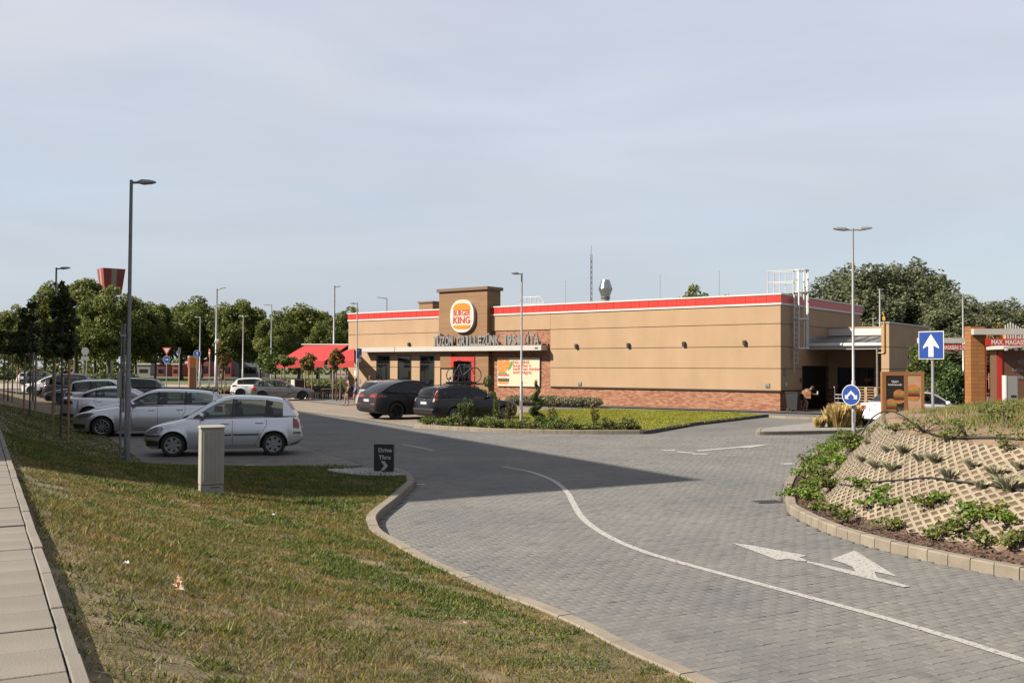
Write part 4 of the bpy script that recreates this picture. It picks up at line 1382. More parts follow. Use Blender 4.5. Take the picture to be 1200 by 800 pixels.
WHEELS = {}
def wheel_meshes(r, style):
    key = (round(r, 3), style)
    if key in WHEELS: return WHEELS[key]
    w = 0.20; h = w / 2; ri = r * (0.70 if style != 'black' else 0.76)
    tyre = MB().lathe([(ri, -h + 0.01), (r - 0.03, -h), (r - 0.008, -h + 0.03), (r, -h + 0.06), (r, h - 0.06), (r - 0.008, h - 0.03), (r - 0.03, h), (ri, h - 0.01)], axis='Y', n=32, capped=False)
    to = tyre.build('tyre', M_RUBBER, None, 40)
    rim = MB()
    rim.lathe([(ri, -h + 0.012), (ri - 0.012, -h + 0.004), (ri - 0.03, -h + 0.02), (ri - 0.035, h)], axis='Y', n=32, capped=False)
    rim.lathe([(0.001, -h + 0.012), (0.055, -h + 0.012), (0.065, -h + 0.03), (0.065, 0)], axis='Y', n=16, capped=False)
    if style == 'hubcap':
        ns, wi, wo = 7, 0.040, 0.040
    elif style == 'black':
        ns, wi, wo = 5, 0.035, 0.05
    else:
        ns, wi, wo = 10, 0.016, 0.022
    for k in range(ns):
        a = 2 * math.pi * k / ns
        ux, uz = math.cos(a), math.sin(a); vx, vz_ = -uz, ux
        ro = ri - 0.02
        P = []
        for y in (-h + 0.018, -h + 0.05):
            for rr, ww in ((0.05, wi), (ro, wo)):
                for s in (-1, 1):
                    P.append((ux * rr + vx * ww * s, y, uz * rr + vz_ * ww * s))
        rim.add(P, [(0, 1, 3, 2), (4, 6, 7, 5), (0, 2, 6, 4), (1, 5, 7, 3), (2, 3, 7, 6), (0, 4, 5, 1)])
    rm = {'hubcap': M_HUBCAP, 'black': M_BLKRIM}.get(style, M_ALLOY)
    ro_ = rim.build('rim', rm, None, 35)
    disc = MB().lathe([(0.001, 0.0), (ri - 0.034, 0.0), (ri - 0.034, 0.02)], axis='Y', n=24, capped=False).build('brake_disc', M_CABIN, None)
    out = (to.data, ro_.data, disc.data)
    for o in (to, ro_, disc): bpy.data.objects.remove(o)
    WHEELS[key] = out
    return out

def build_car(name, label, P, loc, heading, paint, glass=None, wheel='alloy', dark=None, group=None, det=2):
    """P holds the side profile in metres; x runs from the nose (0) to the tail (Len)"""
    Len, Wd = P['L'], P['W']; hw = Wd / 2
    glass = glass or M_GLASS
    root = thing(name, label, 'car', loc, heading, group)
    X = lambda x: Len / 2 - x
    wr = P['r']; wf, wb = P['wf'], P['wb']; ra = wr + 0.055
    xw, zw = P['roof'][0]; xr, zr = P['roof'][-1]
    fr = P.get('fround', 0.30); rr_ = P.get('rround', 0.16)
    def w(x):
        a = max(0, 1 - x / 0.75); b = max(0, 1 - (Len - x) / 0.55)
        return hw * (1 - fr * a ** 2.4 - rr_ * b ** 2.4)
    belt = lambda x: zw - 0.012 + (zr - zw) * (x - xw) / (xr - xw)
    top_pts = P['nose'] + [(xw, zw - 0.01)] + [(xr, zr - 0.01)] + P['tail']
    tx_ = [p[0] for p in top_pts]; tz_ = [p[1] for p in top_pts]
    bot_pts = P.get('bot') or [(0, .42), (.05, .27), (.2, .20), (.6, .175), (Len - .6, .19), (Len - .18, .26), (Len - .03, .36), (Len, .45)]
    xs_ = set(np.round(np.linspace(0, Len, 40), 4)) | {0.015, 0.035, 0.06, 0.1, 0.16, Len - 0.015, Len - 0.04, Len - 0.08, Len - 0.14}
    for c in (wf, wb):
        xs_ |= set(np.round(c + ra * np.sin(np.linspace(-math.pi / 2, math.pi / 2, 15)), 4))
        xs_ |= {round(c - ra - 0.004, 4), round(c + ra + 0.004, 4)}
    xs_ |= {xw, xr} | set(round(p[0], 4) for p in top_pts)
    xs_ = sorted(x for x in xs_ if 0 <= x <= Len)
    rows = []
    for x in xs_:
        W_ = w(x); t = float(np.interp(x, tx_, tz_)); b = interp(bot_pts, x)
        az = 0
        for c in (wf, wb):
            if abs(x - c) < ra: az = max(az, wr + math.sqrt(max(0, ra * ra - (x - c) ** 2)))
        s = max(b + 0.04, az)
        sh_ = max(t - 0.05, s + 0.01)
        sec = [(0, b), (W_ - 0.24, b), (W_ - 0.22, max(b, az - 0.01)), (W_ - 0.03, max(b + 0.005, az - 0.004))]
        for f in (0, 0.12, 0.3, 0.5, 0.7, 0.88, 1.0):
            z = s + (sh_ - s) * f
            k = (z - 0.52) / 0.45
            y = W_ - 0.055 * k * k * (1 if z > 0.52 else 0.8)
            if az > 0 and f < 0.2: y += 0.012
            if 0.62 < z / max(t, 0.1) < 0.80: y += 0.006
            sec.append((y, z))
        yl = sec[-1][0]
        sec += [(yl - 0.022, t - 0.018), (yl - 0.07, t), (yl * 0.55, t + 0.012 * (0 if xw < x < xr else 1)), (0, t + 0.022 * (0 if xw < x < xr else 1))]
        rows.append([(X(x), y, z) for y, z in sec])
    n = len(rows[0])
    mb = MB()
    full = [r + [(p[0], -p[1], p[2]) for p in r[-2:0:-1]] for r in rows]
    N = len(full[0])
    vs = [p for r in full for p in r]
    fs = []; mi = []
    for i in range(len(full) - 1):
        mx_ = (xs_[i] + xs_[i + 1]) / 2
        for j in range(N):
            q = (i * N + j, i * N + (j + 1) % N, (i + 1) * N + (j + 1) % N, (i + 1) * N + j)
            fs.append(q)
            jj_ = j if j < n else N - 1 - j
            under = jj_ < 3
            cab = xw < mx_ < xr and jj_ >= n - 3
            zlow = full[i][jj_ if jj_ < n else 0][2]
            mi.append(1 if under else (2 if cab else 0))
    fs += [list(range(N))[::-1], [(len(full) - 1) * N + j for j in range(N)]]; mi += [0, 0]
    mb.v = vs; mb.f = fs; mb.mi = mi
    body = mb.build('body', [paint, M_TRIM, M_CABIN], root, 38)
    shell_v = list(vs); shell_f = [list(f) for f in fs]

    # ---- cabin
    sil = [(p.x, p.y) for p in catmull([Vector((a, b)) for a, b in P['roof']], 7)]
    sil[0] = P['roof'][0]; sil[-1] = P['roof'][-1]
    for i in range(1, len(sil)):
        if sil[i][0] <= sil[i - 1][0] + 0.003: sil[i] = (sil[i - 1][0] + 0.003, sil[i][1])
    sx_ = [p[0] for p in sil]; sz_ = [p[1] for p in sil]
    silz = lambda x: float(np.interp(x, sx_, sz_))
    zroof = max(sz_)
    tumble = P.get('tumble', 0.30)
    def wg(x, z):
        k = (z - belt(x))
        base = w(x) - 0.095
        e = max(0, (xw + 0.55 - x) / 0.55); e2 = max(0, (x - (xr - 0.35)) / 0.35)
        return base - tumble * k - 0.10 * k * k - 0.035 * e * e - 0.04 * e2 * e2
    xa, xb_ = P['dlo']
    gx = np.linspace(xa, xb_, 26)
    gap = P.get('gap', 0.065)
    top_d, bot_d = [], []
    for x in gx:
        slope = (silz(x + 0.03) - silz(x - 0.03)) / 0.06
        zt = silz(x) - gap * min(2.2, math.sqrt(1 + slope * slope)); zb_ = belt(x) + 0.028
        top_d.append((x, max(zt, zb_ + 0.006))); bot_d.append((x, zb_))
    dz = lambda x: (float(np.interp(x, gx, [p[1] for p in bot_d])), float(np.interp(x, gx, [p[1] for p in top_d])))
    outer_ = [(x, belt(x) - 0.01) for x in np.linspace(xr, xw, 24)][1:-1]
    silh = sil + outer_
    hole = top_d + bot_d[::-1]
    tri = geometry.tessellate_polygon([[Vector((a, b, 0)) for a, b in silh], [Vector((a, b, 0)) for a, b in hole]])
    allp = silh + hole
    for s in (1, -1):
        mb = MB()
        mb.add([(X(a), s * wg(a, b), b) for a, b in allp], [tuple(t) for t in tri])
        # reveal of the window opening
        nh = len(hole); o0 = len(silh)
        mb.add([(X(a), s * wg(a, b), b) for a, b in hole] + [(X(a), s * (wg(a, b) - 0.03), b) for a, b in hole], [(i, (i + 1) % nh, nh + (i + 1) % nh, nh + i) for i in range(nh)])
        mb.mi = [0] * len(tri) + [1] * nh
        pm_ = mb.build('cabin_side', [paint, M_TRIM], root, 30)
        k0 = len(shell_v)
        shell_v += [(X(a), s * wg(a, b), b) for a, b in allp]; shell_f += [[i + k0 for i in t] for t in tri]
    rf, rr2 = P['rf'], P['rr']
    def across(pts, inset=0.0, bulge=0.03, drop=0.0, nv=9):
        rows_ = []
        for a, b in pts:
            W_ = wg(a, b) - inset
            rw = []
            for k in range(nv):
                v = -1 + 2 * k / (nv - 1)
                rw.append((X(a) + 0.0, v * W_, b + bulge * (1 - v * v) - drop))
            rows_.append(rw)
        return rows_
    roofp = [p for p in sil if rf - 1e-6 <= p[0] <= rr2 + 1e-6]
    roofp = [(rf, silz(rf))] + [p for p in roofp if rf < p[0] < rr2] + [(rr2, silz(rr2))]
    rmb = MB().grid(across(roofp)); ro = rmb.build('roof', paint, root, 60)
    k0 = len(shell_v); shell_v += rmb.v; shell_f += [[i + k0 for i in f] for f in rmb.f]
    if P.get('rails'):
        for s in (1, -1):
            pts = [(X(a), s * (wg(a, b) - 0.06), b + 0.045) for a, b in roofp[1:-1]]
            rl = MB().tube([(pts[0][0] + .05, pts[0][1], pts[0][2] - .05)] + pts + [(pts[-1][0] - .05, pts[-1][1], pts[-1][2] - .05)], 0.016, 6).build('roof_rail', P.get('railmat', M_TRIM), root)
    def glass_grid(x0, x1, nm, fwd):
        pts = [(x, silz(x)) for x in np.linspace(x0, x1, 9)]
        rows_ = []
        for a, b in pts:
            W_ = wg(a, b) - 0.004
            rows_.append([(X(a) + fwd * 0.07 * (1 - v * v), v * W_, b + 0.012 * (1 - v * v)) for v in np.linspace(-1, 1, 9)])
        m_ = MB().grid(rows_)
        nonlocal shell_v, shell_f
        k0 = len(shell_v); shell_v += m_.v; shell_f += [[i + k0 for i in f] for f in m_.f]
        return m_
    glass_grid(xw, rf, 'windscreen', 1).build('windscreen', glass, root, 60)
    rg0 = rr2 + (xr - rr2) * P.get('rg', (0.08, 0.9))[0]; rg1 = rr2 + (xr - rr2) * P.get('rg', (0.08, 0.9))[1]
    if rg0 > rr2 + 0.01: glass_grid(rr2, rg0, 'frame', -1).build('rear_header', paint, root, 60)
    glass_grid(rg0, rg1, 'rear_window', -1).build('rear_window', P.get('rearglass', glass), root, 60)
    if rg1 < xr - 0.01: glass_grid(rg1, xr, 'frame', -1).build('rear_sill', paint, root, 60)
    # panes and pillars
    edges = [xa] + list(P['pillars']) + [xb_]
    for s in (1, -1):
        for a, b in zip(edges, edges[1:]):
            a2 = a + (0.03 if a != xa else 0.004); b2 = b - (0.03 if b != xb_ else 0.004)
            q = np.linspace(a2, b2, 9)
            lo = [(x, dz(x)[0] - 0.002) for x in q]; hi = [(x, dz(x)[1] + 0.002) for x in q]
            MB().grid([[(X(x), s * (wg(x, z) - 0.012), z) for x, z in lo], [(X(x), s * (wg(x, (z + z2) / 2) - 0.012), (z + z2) / 2) for (x, z), (_, z2) in zip(lo, hi)], [(X(x), s * (wg(x, z) - 0.012), z) for x, z in hi]]).build('side_window', P.get('rearglass', glass) if a >= P['pillars'][0] - 0.01 else glass, root, 60)
        for pxx in P['pillars']:
            z0_, z1_ = dz(pxx)
            lean = 0.05 * (z1_ - z0_)
            MB().grid([[(X(pxx - 0.04), s * (wg(pxx, z0_) - 0.003), z0_ - 0.01), (X(pxx + 0.04), s * (wg(pxx, z0_) - 0.003), z0_ - 0.01)],
                       [(X(pxx - 0.03 + lean), s * (wg(pxx, z1_) - 0.003), z1_ + 0.01), (X(pxx + 0.03 + lean), s * (wg(pxx, z1_) - 0.003), z1_ + 0.01)]]).build('pillar', M_TRIM, root)
    # seats
    for sx0, ys in ((P.get('seat1', xw + 1.25), (-0.36, 0.36)), (P.get('seat2', xw + 2.05), (-0.36, 0.36))):
        for y in ys:
            zb_ = belt(sx0) - 0.02
            hgt = min(0.26, zroof - zb_ - 0.30)
            st = MB().box(X(sx0) - 0.07, X(sx0) + 0.07, y - 0.22, y + 0.22, zb_, zb_ + hgt, 0.05).build('seat', M_SEAT, root, 40)
            MB().box(X(sx0) - 0.05, X(sx0) + 0.04, y - 0.12, y + 0.12, zb_ + hgt + 0.02, zb_ + hgt + 0.17, 0.04).build('headrest', M_SEAT, st, 40)
    # wheels
    tm, rm_, dm = wheel_meshes(wr, wheel)
    for c in (wf, wb):
        for s in (1, -1):
            y = s * (w(c) - 0.115)
            we = link('wheel', tm, root, (X(c), y, wr), math.pi if s > 0 else 0)
            link('rim', rm_, we); link('brake_disc', dm, we)
    # ---- applied details follow the skin
    bvh = BVHTree.FromPolygons([Vector(v) for v in shell_v], shell_f)
    def cast(view, a, b):
        if view in 'LR':
            s = 1 if view == 'L' else -1
            o = Vector((X(a), s * 3, b)); d = Vector((0, -s, 0))
        else:
            s = 1 if view == 'F' else -1
            o = Vector((s * 6, a, b)); d = Vector((-s, 0, 0))
        h = bvh.ray_cast(o, d)
        return h[0] if h[0] is not None else None
    def panel(nm, poly, views, m_, off=0.006, parent=None):
        for view in views:
            pts = [Vector(p) for p in poly]
            dense = resample(pts + [pts[0]], 0.04)[:-1]
            mnx, mxx = min(p.x for p in pts), max(p.x for p in pts); mny, mxy = min(p.y for p in pts), max(p.y for p in pts)
            inner = [Vector((a, b)) for a in np.arange(mnx, mxx, 0.06) for b in np.arange(mny, mxy, 0.06)]
            if inner:
                arr = np.array([(p.x, p.y) for p in inner]); k = in_poly(arr, [(p.x, p.y) for p in dense]); inner = [p for p, q in zip(inner, k) if q]
            cd = geometry.delaunay_2d_cdt(dense + inner, [], [list(range(len(dense)))], 1, 1e-4)
            hit = []
            for p in cd[0]:
                h = cast(view, p.x, p.y)
                hit.append(h)
            good = [h for h in hit if h is not None]
            if len(good) < 3: continue
            dirv = {'L': Vector((0, 1, 0)), 'R': Vector((0, -1, 0)), 'F': Vector((1, 0, 0)), 'B': Vector((-1, 0, 0))}[view]
            vv = []
            for p, h in zip(cd[0], hit):
                if h is None:
                    h = min(good, key=lambda q: ((q.x - X(p.x)) ** 2 if view in 'LR' else (q.y - p.x) ** 2) + (q.z - p.y) ** 2)
                vv.append(h + dirv * off)
            MB().add(vv, [tuple(f) for f in cd[2]]).build(nm, m_, parent or root, 60)
    def seam(poly, views, wd=0.011):
        for view in views:
            path = resample([Vector(p) for p in poly], 0.05)
            rw = []
            for i, p in enumerate(path):
                t = (path[min(i + 1, len(path) - 1)] - path[max(i - 1, 0)]).normalized(); nn = Vector((-t.y, t.x)) * wd / 2
                h1 = cast(view, p.x - nn.x, p.y - nn.y); h2 = cast(view, p.x + nn.x, p.y + nn.y)
                if h1 is None or h2 is None: continue
                dv = Vector((0, 0.003 if view == 'L' else -0.003, 0)) if view in 'LR' else Vector((0.003 if view == 'F' else -0.003, 0, 0))
                rw.append([h1 + dv, h2 + dv])
            if len(rw) > 1: MB().grid(rw).build('panel_gap', M_TRIM, root)
    car = dict(root=root, X=X, panel=panel, seam=seam, cast=cast, belt=belt, wg=wg, w=w, silz=silz, P=P, dz=dz)
    sides = P.get('sides', 'LR')
    # doors
    for pl in P['doors']:
        seam([(x, belt(x) + 0.0 if z is None else z) for x, z in pl], sides)
    for hx in P.get('handles', ()):
        for s in ('L', 'R'):
            h = cast(s, hx, belt(hx) - 0.13)
            if h is None: continue
            sg = 1 if s == 'L' else -1
            MB().box(h.x - 0.10, h.x + 0.10, h.y - 0.012 * (1 if sg > 0 else 2.2), h.y + 0.012 * (2.2 if sg > 0 else 1), h.z - 0.018, h.z + 0.018, 0.008).build('door_handle', P.get('handlemat', paint), root)
    # mirrors
    mxp = xa + 0.22
    for s in (1, -1):
        y = s * (wg(mxp, belt(mxp)) + 0.10)
        mr_ = MB().ellipsoid((X(mxp) + 0.02, y, belt(mxp) + 0.085), (0.075, 0.10, 0.072), 12, 8).build('door_mirror', paint, root, 180)
        MB().cyl((X(mxp), y - s * 0.12, belt(mxp) + 0.03), (X(mxp), y - s * 0.03, belt(mxp) + 0.06), 0.02, n=6).build('mirror_arm', M_TRIM, mr_)
    for nm, poly, views, mm in P.get('panels', ()):
        panel(nm, poly, views, mm if mm != 'paint' else paint)
    return car

# ---- side profiles -------------------------------------------------------
def prof_hatch(L=3.9, W=1.65, H=1.465, r=0.295):
    k = L / 3.9
    P = dict(L=L, W=W, r=r, wf=0.72 * k, wb=3.18 * k,
             nose=[(0, 0.50), (.02, .58), (.06, .64), (.14, .70), (.30, .765), (.55, .83), (.8, .88)],
             roof=[(1.02 * k, .945), (1.32 * k, 1.14), (1.70 * k, 1.365), (2.05 * k, H - .012), (2.45 * k, H), (3.0 * k, H - .03), (3.42 * k, H - .10), (3.60 * k, H - .30), (3.74 * k, 1.0)],
             tail=[(3.79 * k, .93), (3.84 * k, .80), (3.88 * k, .62), (L, .52)],
             rf=1.72 * k, rr=3.40 * k, dlo=(1.20 * k, 3.40 * k), pillars=(2.15 * k, 2.98 * k), rg=(0.05, 0.72),
             doors=[[(1.38 * k, None), (1.34 * k, .55), (1.40 * k, .27)], [(2.15 * k, None), (2.16 * k, .27)], [(2.98 * k, None), (3.0 * k, .78), (2.84 * k, .52), (2.72 * k, .3)], [(1.38 * k, .27), (2.75 * k, .27)]],
             handles=(1.98 * k, 2.82 * k))
    return P
def prof_wagon(L=4.77, W=1.82, H=1.50, r=0.32):
    k = L / 4.77
    return dict(L=L, W=W, r=r, wf=0.93 * k, wb=3.66 * k,
                nose=[(0, .50), (.02, .60), (.07, .67), (.18, .73), (.45, .80), (.85, .87), (1.2, .925)],
                roof=[(1.42 * k, .965), (1.75 * k, 1.16), (2.15 * k, 1.385), (2.5 * k, H - .015), (3.0 * k, H), (3.7 * k, H - .02), (4.2 * k, H - .07), (4.36 * k, H - .13), (4.52 * k, 1.20), (4.60 * k, 1.04)],
                tail=[(4.66 * k, .95), (4.71 * k, .80), (4.75 * k, .62), (L, .52)],
                rf=2.17 * k, rr=4.30 * k, dlo=(1.66 * k, 4.33 * k), pillars=(2.62 * k, 3.46 * k), rg=(0.08, 0.92), rails=True,
                doors=[[(1.85 * k, None), (1.82 * k, .55), (1.88 * k, .28)], [(2.62 * k, None), (2.63 * k, .28)], [(3.46 * k, None), (3.48 * k, .80), (3.30 * k, .55), (3.2 * k, .3)], [(1.88 * k, .28), (3.22 * k, .28)]],
                handles=(2.43 * k, 3.30 * k))
def prof_sedan(L=4.75, W=1.82, H=1.45, r=0.32):
    k = L / 4.75
    return dict(L=L, W=W, r=r, wf=0.93 * k, wb=3.68 * k,
                nose=[(0, .48), (.02, .58), (.08, .66), (.2, .72), (.5, .80), (.9, .875), (1.2, .92)],
                roof=[(1.45 * k, .955), (1.85 * k, 1.15), (2.25 * k, 1.35), (2.6 * k, H - .01), (3.0 * k, H), (3.35 * k, H - .03), (3.75 * k, H - .14), (4.1 * k, 1.13), (4.28 * k, 1.06)],
                tail=[(4.45 * k, 1.045), (4.62 * k, 1.025), (4.67 * k, .97), (4.71 * k, .80), (4.74 * k, .6), (L, .52)],
                rf=2.28 * k, rr=3.38 * k, dlo=(1.70 * k, 3.95 * k), pillars=(2.62 * k, 3.45 * k), rg=(0.04, 0.96),
                doors=[[(1.85 * k, None), (1.82 * k, .55), (1.9 * k, .28)], [(2.62 * k, None), (2.63 * k, .28)], [(3.5 * k, None), (3.5 * k, .85), (3.3 * k, .55), (3.2 * k, .3)], [(1.9 * k, .28), (3.22 * k, .28)]],
                handles=(2.45 * k, 3.32 * k))
def prof_suv(L=4.6, W=1.87, H=1.68, r=0.355):
    k = L / 4.6
    return dict(L=L, W=W, r=r, wf=0.88 * k, wb=3.56 * k,
                nose=[(0, .58), (.02, .72), (.07, .82), (.18, .90), (.45, .97), (.85, 1.02), (1.1, 1.05)],
                roof=[(1.30 * k, 1.085), (1.62 * k, 1.30), (2.0 * k, H - .13), (2.35 * k, H - .02), (2.8 * k, H), (3.5 * k, H - .02), (4.02 * k, H - .07), (4.18 * k, H - .16), (4.36 * k, 1.30), (4.44 * k, 1.12)],
                tail=[(4.50 * k, 1.02), (4.55 * k, .85), (4.58 * k, .66), (L, .56)],
                bot=[(0, .48), (.05, .34), (.2, .27), (.6, .24), (L - .6, .25), (L - .18, .32), (L - .03, .42), (L, .5)],
                rf=2.02 * k, rr=4.1 * k, dlo=(1.52 * k, 4.15 * k), pillars=(2.45 * k, 3.3 * k), rg=(0.06, 0.9), rails=True,
                doors=[[(1.7 * k, None), (1.67 * k, .65), (1.74 * k, .36)], [(2.45 * k, None), (2.46 * k, .36)], [(3.3 * k, None), (3.3 * k, .92), (3.14 * k, .65), (3.05 * k, .38)], [(1.74 * k, .36), (3.07 * k, .36)]],
                handles=(2.28 * k, 3.14 * k))
def prof_coupe_suv():
    P = prof_suv(4.93, 2.0, 1.70, 0.385)
    k = 4.93 / 4.6
    P['roof'] = [(1.36, 1.10), (1.75, 1.32), (2.15, 1.56), (2.55, 1.68), (3.0, 1.70), (3.5, 1.665), (4.0, 1.54), (4.4, 1.34), (4.62, 1.20)]
    P['tail'] = [(4.70, 1.185), (4.80, 1.16), (4.84, 1.05), (4.88, .85), (4.91, .66), (4.93, .56)]
    P.update(rf=2.18, rr=3.3, dlo=(1.62, 4.22), pillars=(2.62, 3.5), rg=(0.03, 0.97), rails=False, wf=0.93, wb=3.90)
    return P

def plate_rear(c, z=0.78, back=True, txt='ABC-123'):
    h = c['cast']('B' if back else 'F', 0.02, z)
    if h is None: return
    s = -1 if back else 1
    p = MB().box(min(h.x, h.x + s * 0.015), max(h.x, h.x + s * 0.015), -0.26, 0.26, z - 0.055, z + 0.055).build('number_plate', M_PLATE, c['root'])
    p2 = MB().box(min(h.x + s * 0.015, h.x + s * 0.018), max(h.x + s * 0.015, h.x + s * 0.018), 0.215 if back else -0.255, 0.255 if back else -0.215, z - 0.05, z + 0.05).build('country_strip', M_BLUE, p)

def place(px, py): return g(px, py)

# 1. silver hatchback in the first bay
SILVER = car_paint('silver_paint', (0.95, 0.97, 1.02), 0.9, 0.34)
P = prof_hatch(3.9, 1.65, 1.50)
P['handlemat'] = car_paint('silver_paint', (0, 0, 0))
P['panels'] = [('head_lamp', [(.09, .63), (.16, .585), (.42, .60), (.50, .70), (.44, .765), (.28, .735), (.14, .69)], 'LR', M_LAMP),
               ('tail_lamp', [(3.66, .70), (3.82, .68), (3.80, .98), (3.72, 1.02), (3.65, .96)], 'LR', M_TAIL),
               ('tail_lamp', [(.50, .70), (.72, .70), (.72, .98), (.55, .98)], 'B', M_TAIL), ('tail_lamp', [(-.50, .70), (-.72, .70), (-.72, .98), (-.55, .98)], 'B', M_TAIL),
               ('rubbing_strip', [(1.42, .515), (2.13, .52), (2.13, .56), (1.42, .555)], 'LR', M_TRIM), ('rubbing_strip', [(2.18, .52), (2.80, .525), (2.84, .565), (2.18, .56)], 'LR', M_TRIM),
               ('bumper_strip', [(.03, .50), (.42, .50), (.42, .535), (.03, .54)], 'LR', M_TRIM), ('bumper_strip', [(3.66, .56), (3.87, .56), (3.86, .60), (3.66, .595)], 'LR', M_TRIM),
               ('lower_grille', [(.02, .28), (.36, .26), (.36, .40), (.02, .42)], 'LR', M_TRIM),
               ('grille', [(-.30, .60), (.30, .60), (.34, .68), (-.34, .68)], 'F', M_TRIM), ('lower_grille', [(-.45, .30), (.45, .30), (.45, .42), (-.45, .42)], 'F', M_TRIM),
               ('rear_bumper_foot', [(3.62, .30), (3.84, .36), (3.80, .28), (3.62, .24)], 'LR', M_TRIM)]
HD = R(12.2)
def row_car(px_c, Y, py=None):
    p = gy(px_c, 432, Y); return Vector((p.x, Y, 0))
c = build_car('parked_hatchback', 'silver five-door hatchback with black rubbing strips parked beside the grey cabinet', P, row_car(266, 25.7) + Vector((0, 0, 0.006)), HD + math.pi, SILVER, wheel='hubcap', group='cars parked along the verge')
plate_rear(c, .62); plate_rear(c, .40, False)
MB().tube([(-1.35 + 0.0, 0.1, 1.43), (-1.5, 0.1, 1.5), (-1.72, 0.1, 1.62)], 0.006, 5).build('aerial', M_TRIM, c['root'])

# 2. silver estate
SILVER2 = car_paint('bright_silver_paint', (0.92, 0.94, 0.98), 0.9, 0.32)
P = prof_wagon()
P['panels'] = [('head_lamp', [(.10, .64), (.20, .60), (.52, .64), (.72, .73), (.66, .765), (.34, .74), (.14, .71)], 'LR', mat('dark_head_lamp', (0.06, 0.062, 0.066), (0.2, 0.2, 0.21), 14, 0.08, coat=0.9)),
               ('tail_lamp', [(4.38, .78), (4.66, .77), (4.64, .97), (4.40, .99)], 'LR', M_TAIL),
               ('lower_grille', [(.03, .28), (.42, .26), (.44, .40), (.03, .42)], 'LR', M_TRIM), ('grille', [(-.5, .55), (.5, .55), (.52, .66), (-.52, .66)], 'F', M_TRIM),
               ('window_chrome', [(1.8, .968), (4.28, 1.012), (4.28, 1.024), (1.8, .982)], 'LR', M_CHROME)]
c = build_car('parked_estate_car', 'silver estate car with black roof rails, nose towards the verge', P, row_car(181, 32.7) + Vector((0, 0, 0.006)), HD + math.pi, SILVER2, wheel='alloy', group='cars parked along the verge')
plate_rear(c, .70); plate_rear(c, .42, False)

# 3. silver saloon mostly hidden behind the estate
GREYSIL = car_paint('grey_silver_paint', (0.70, 0.72, 0.76), 0.9)
P = prof_sedan(4.5, 1.78, 1.43)
P['panels'] = [('head_lamp', [(.10, .62), (.22, .60), (.55, .66), (.66, .74), (.4, .74), (.14, .70)], 'LR', M_LAMP), ('tail_lamp', [(4.2, .78), (4.43, .76), (4.42, .96), (4.2, .95)], 'LR', M_TAILDK)]
build_car('parked_saloon', 'grey silver saloon almost hidden between the estate and the white-tailed saloon', P, row_car(182, 36.2) + Vector((0, 0, .006)), HD + math.pi, GREYSIL, group='cars parked along the verge')

# 4. silver white saloon, tail towards the verge
SILVW = car_paint('pale_silver_paint', (1.1, 1.12, 1.16), 0.85)
P = prof_sedan(4.86, 1.84, 1.45, .335)
P['panels'] = [('tail_lamp', [(4.34, .80), (4.60, .76), (4.72, .80), (4.70, .95), (4.42, .92)], 'LR', M_TAILDK), ('tail_lamp', [(.45, .80), (.80, .80), (.80, .93), (.5, .95)], 'B', M_TAIL), ('tail_lamp', [(-.45, .80), (-.80, .80), (-.80, .93), (-.5, .95)], 'B', M_TAIL),
               ('bumper_skirt', [(4.35, .27), (4.80, .34), (4.82, .45), (4.3, .40)], 'LR', M_TRIM), ('bumper_skirt', [(-.7, .34), (.7, .34), (.75, .47), (-.75, .47)], 'B', M_TRIM),
               ('head_lamp', [(.10, .62), (.22, .60), (.55, .66), (.66, .74), (.4, .74), (.14, .70)], 'LR', M_LAMP)]
c = build_car('parked_saloon', 'pale silver saloon parked tail-first with dark red tail lamps', P, row_car(152, 39.6) + Vector((0, 0, .006)), HD, SILVW, group='cars parked along the verge')
plate_rear(c, .82)

# 5. white estate, tail towards the verge
WHITE_C = car_paint('white_car_paint', (1.15, 1.15, 1.15), 0.0, 0.3)
P = prof_wagon(4.6, 1.8, 1.60)
P['panels'] = [('tail_lamp', [(4.12, .88), (4.46, .84), (4.47, 1.02), (4.18, 1.04)], 'LR', M_TAIL), ('tail_lamp', [(.5, .84), (.78, .84), (.78, 1.02), (.55, 1.02)], 'B', M_TAIL), ('tail_lamp', [(-.5, .84), (-.78, .84), (-.78, 1.02), (-.55, 1.02)], 'B', M_TAIL),
               ('head_lamp', [(.10, .64), (.20, .60), (.52, .64), (.6, .73), (.34, .74), (.14, .71)], 'LR', M_LAMP)]
c = build_car('parked_estate_car', 'white estate car with bright red tail lamps at its rear corner', P, row_car(136, 49) + Vector((0, 0, .006)), HD, car_paint('silver_white_paint', (1.2, 1.22, 1.25), 0.6), group='cars parked along the verge')
plate_rear(c, .78)

# 6. black van-like estate
BLACKP = car_paint('black_car_paint', (0.010, 0.010, 0.012), 0.2, 0.25)
P = prof_suv(4.7, 1.85, 1.62)
P['panels'] = [('tail_lamp', [(4.45, .80), (4.64, .78), (4.62, 1.02), (4.47, 1.04)], 'LR', M_TAIL), ('head_lamp', [(.12, .74), (.3, .72), (.6, .8), (.5, .88), (.2, .84)], 'LR', M_LAMP)]
build_car('parked_sport_utility', 'black boxy sport utility car showing its tail beyond the silver estate', P, row_car(143, 54) + Vector((0, 0, .006)), HD + math.pi, BLACKP, glass=M_GLASS_DK, group='cars parked along the verge')

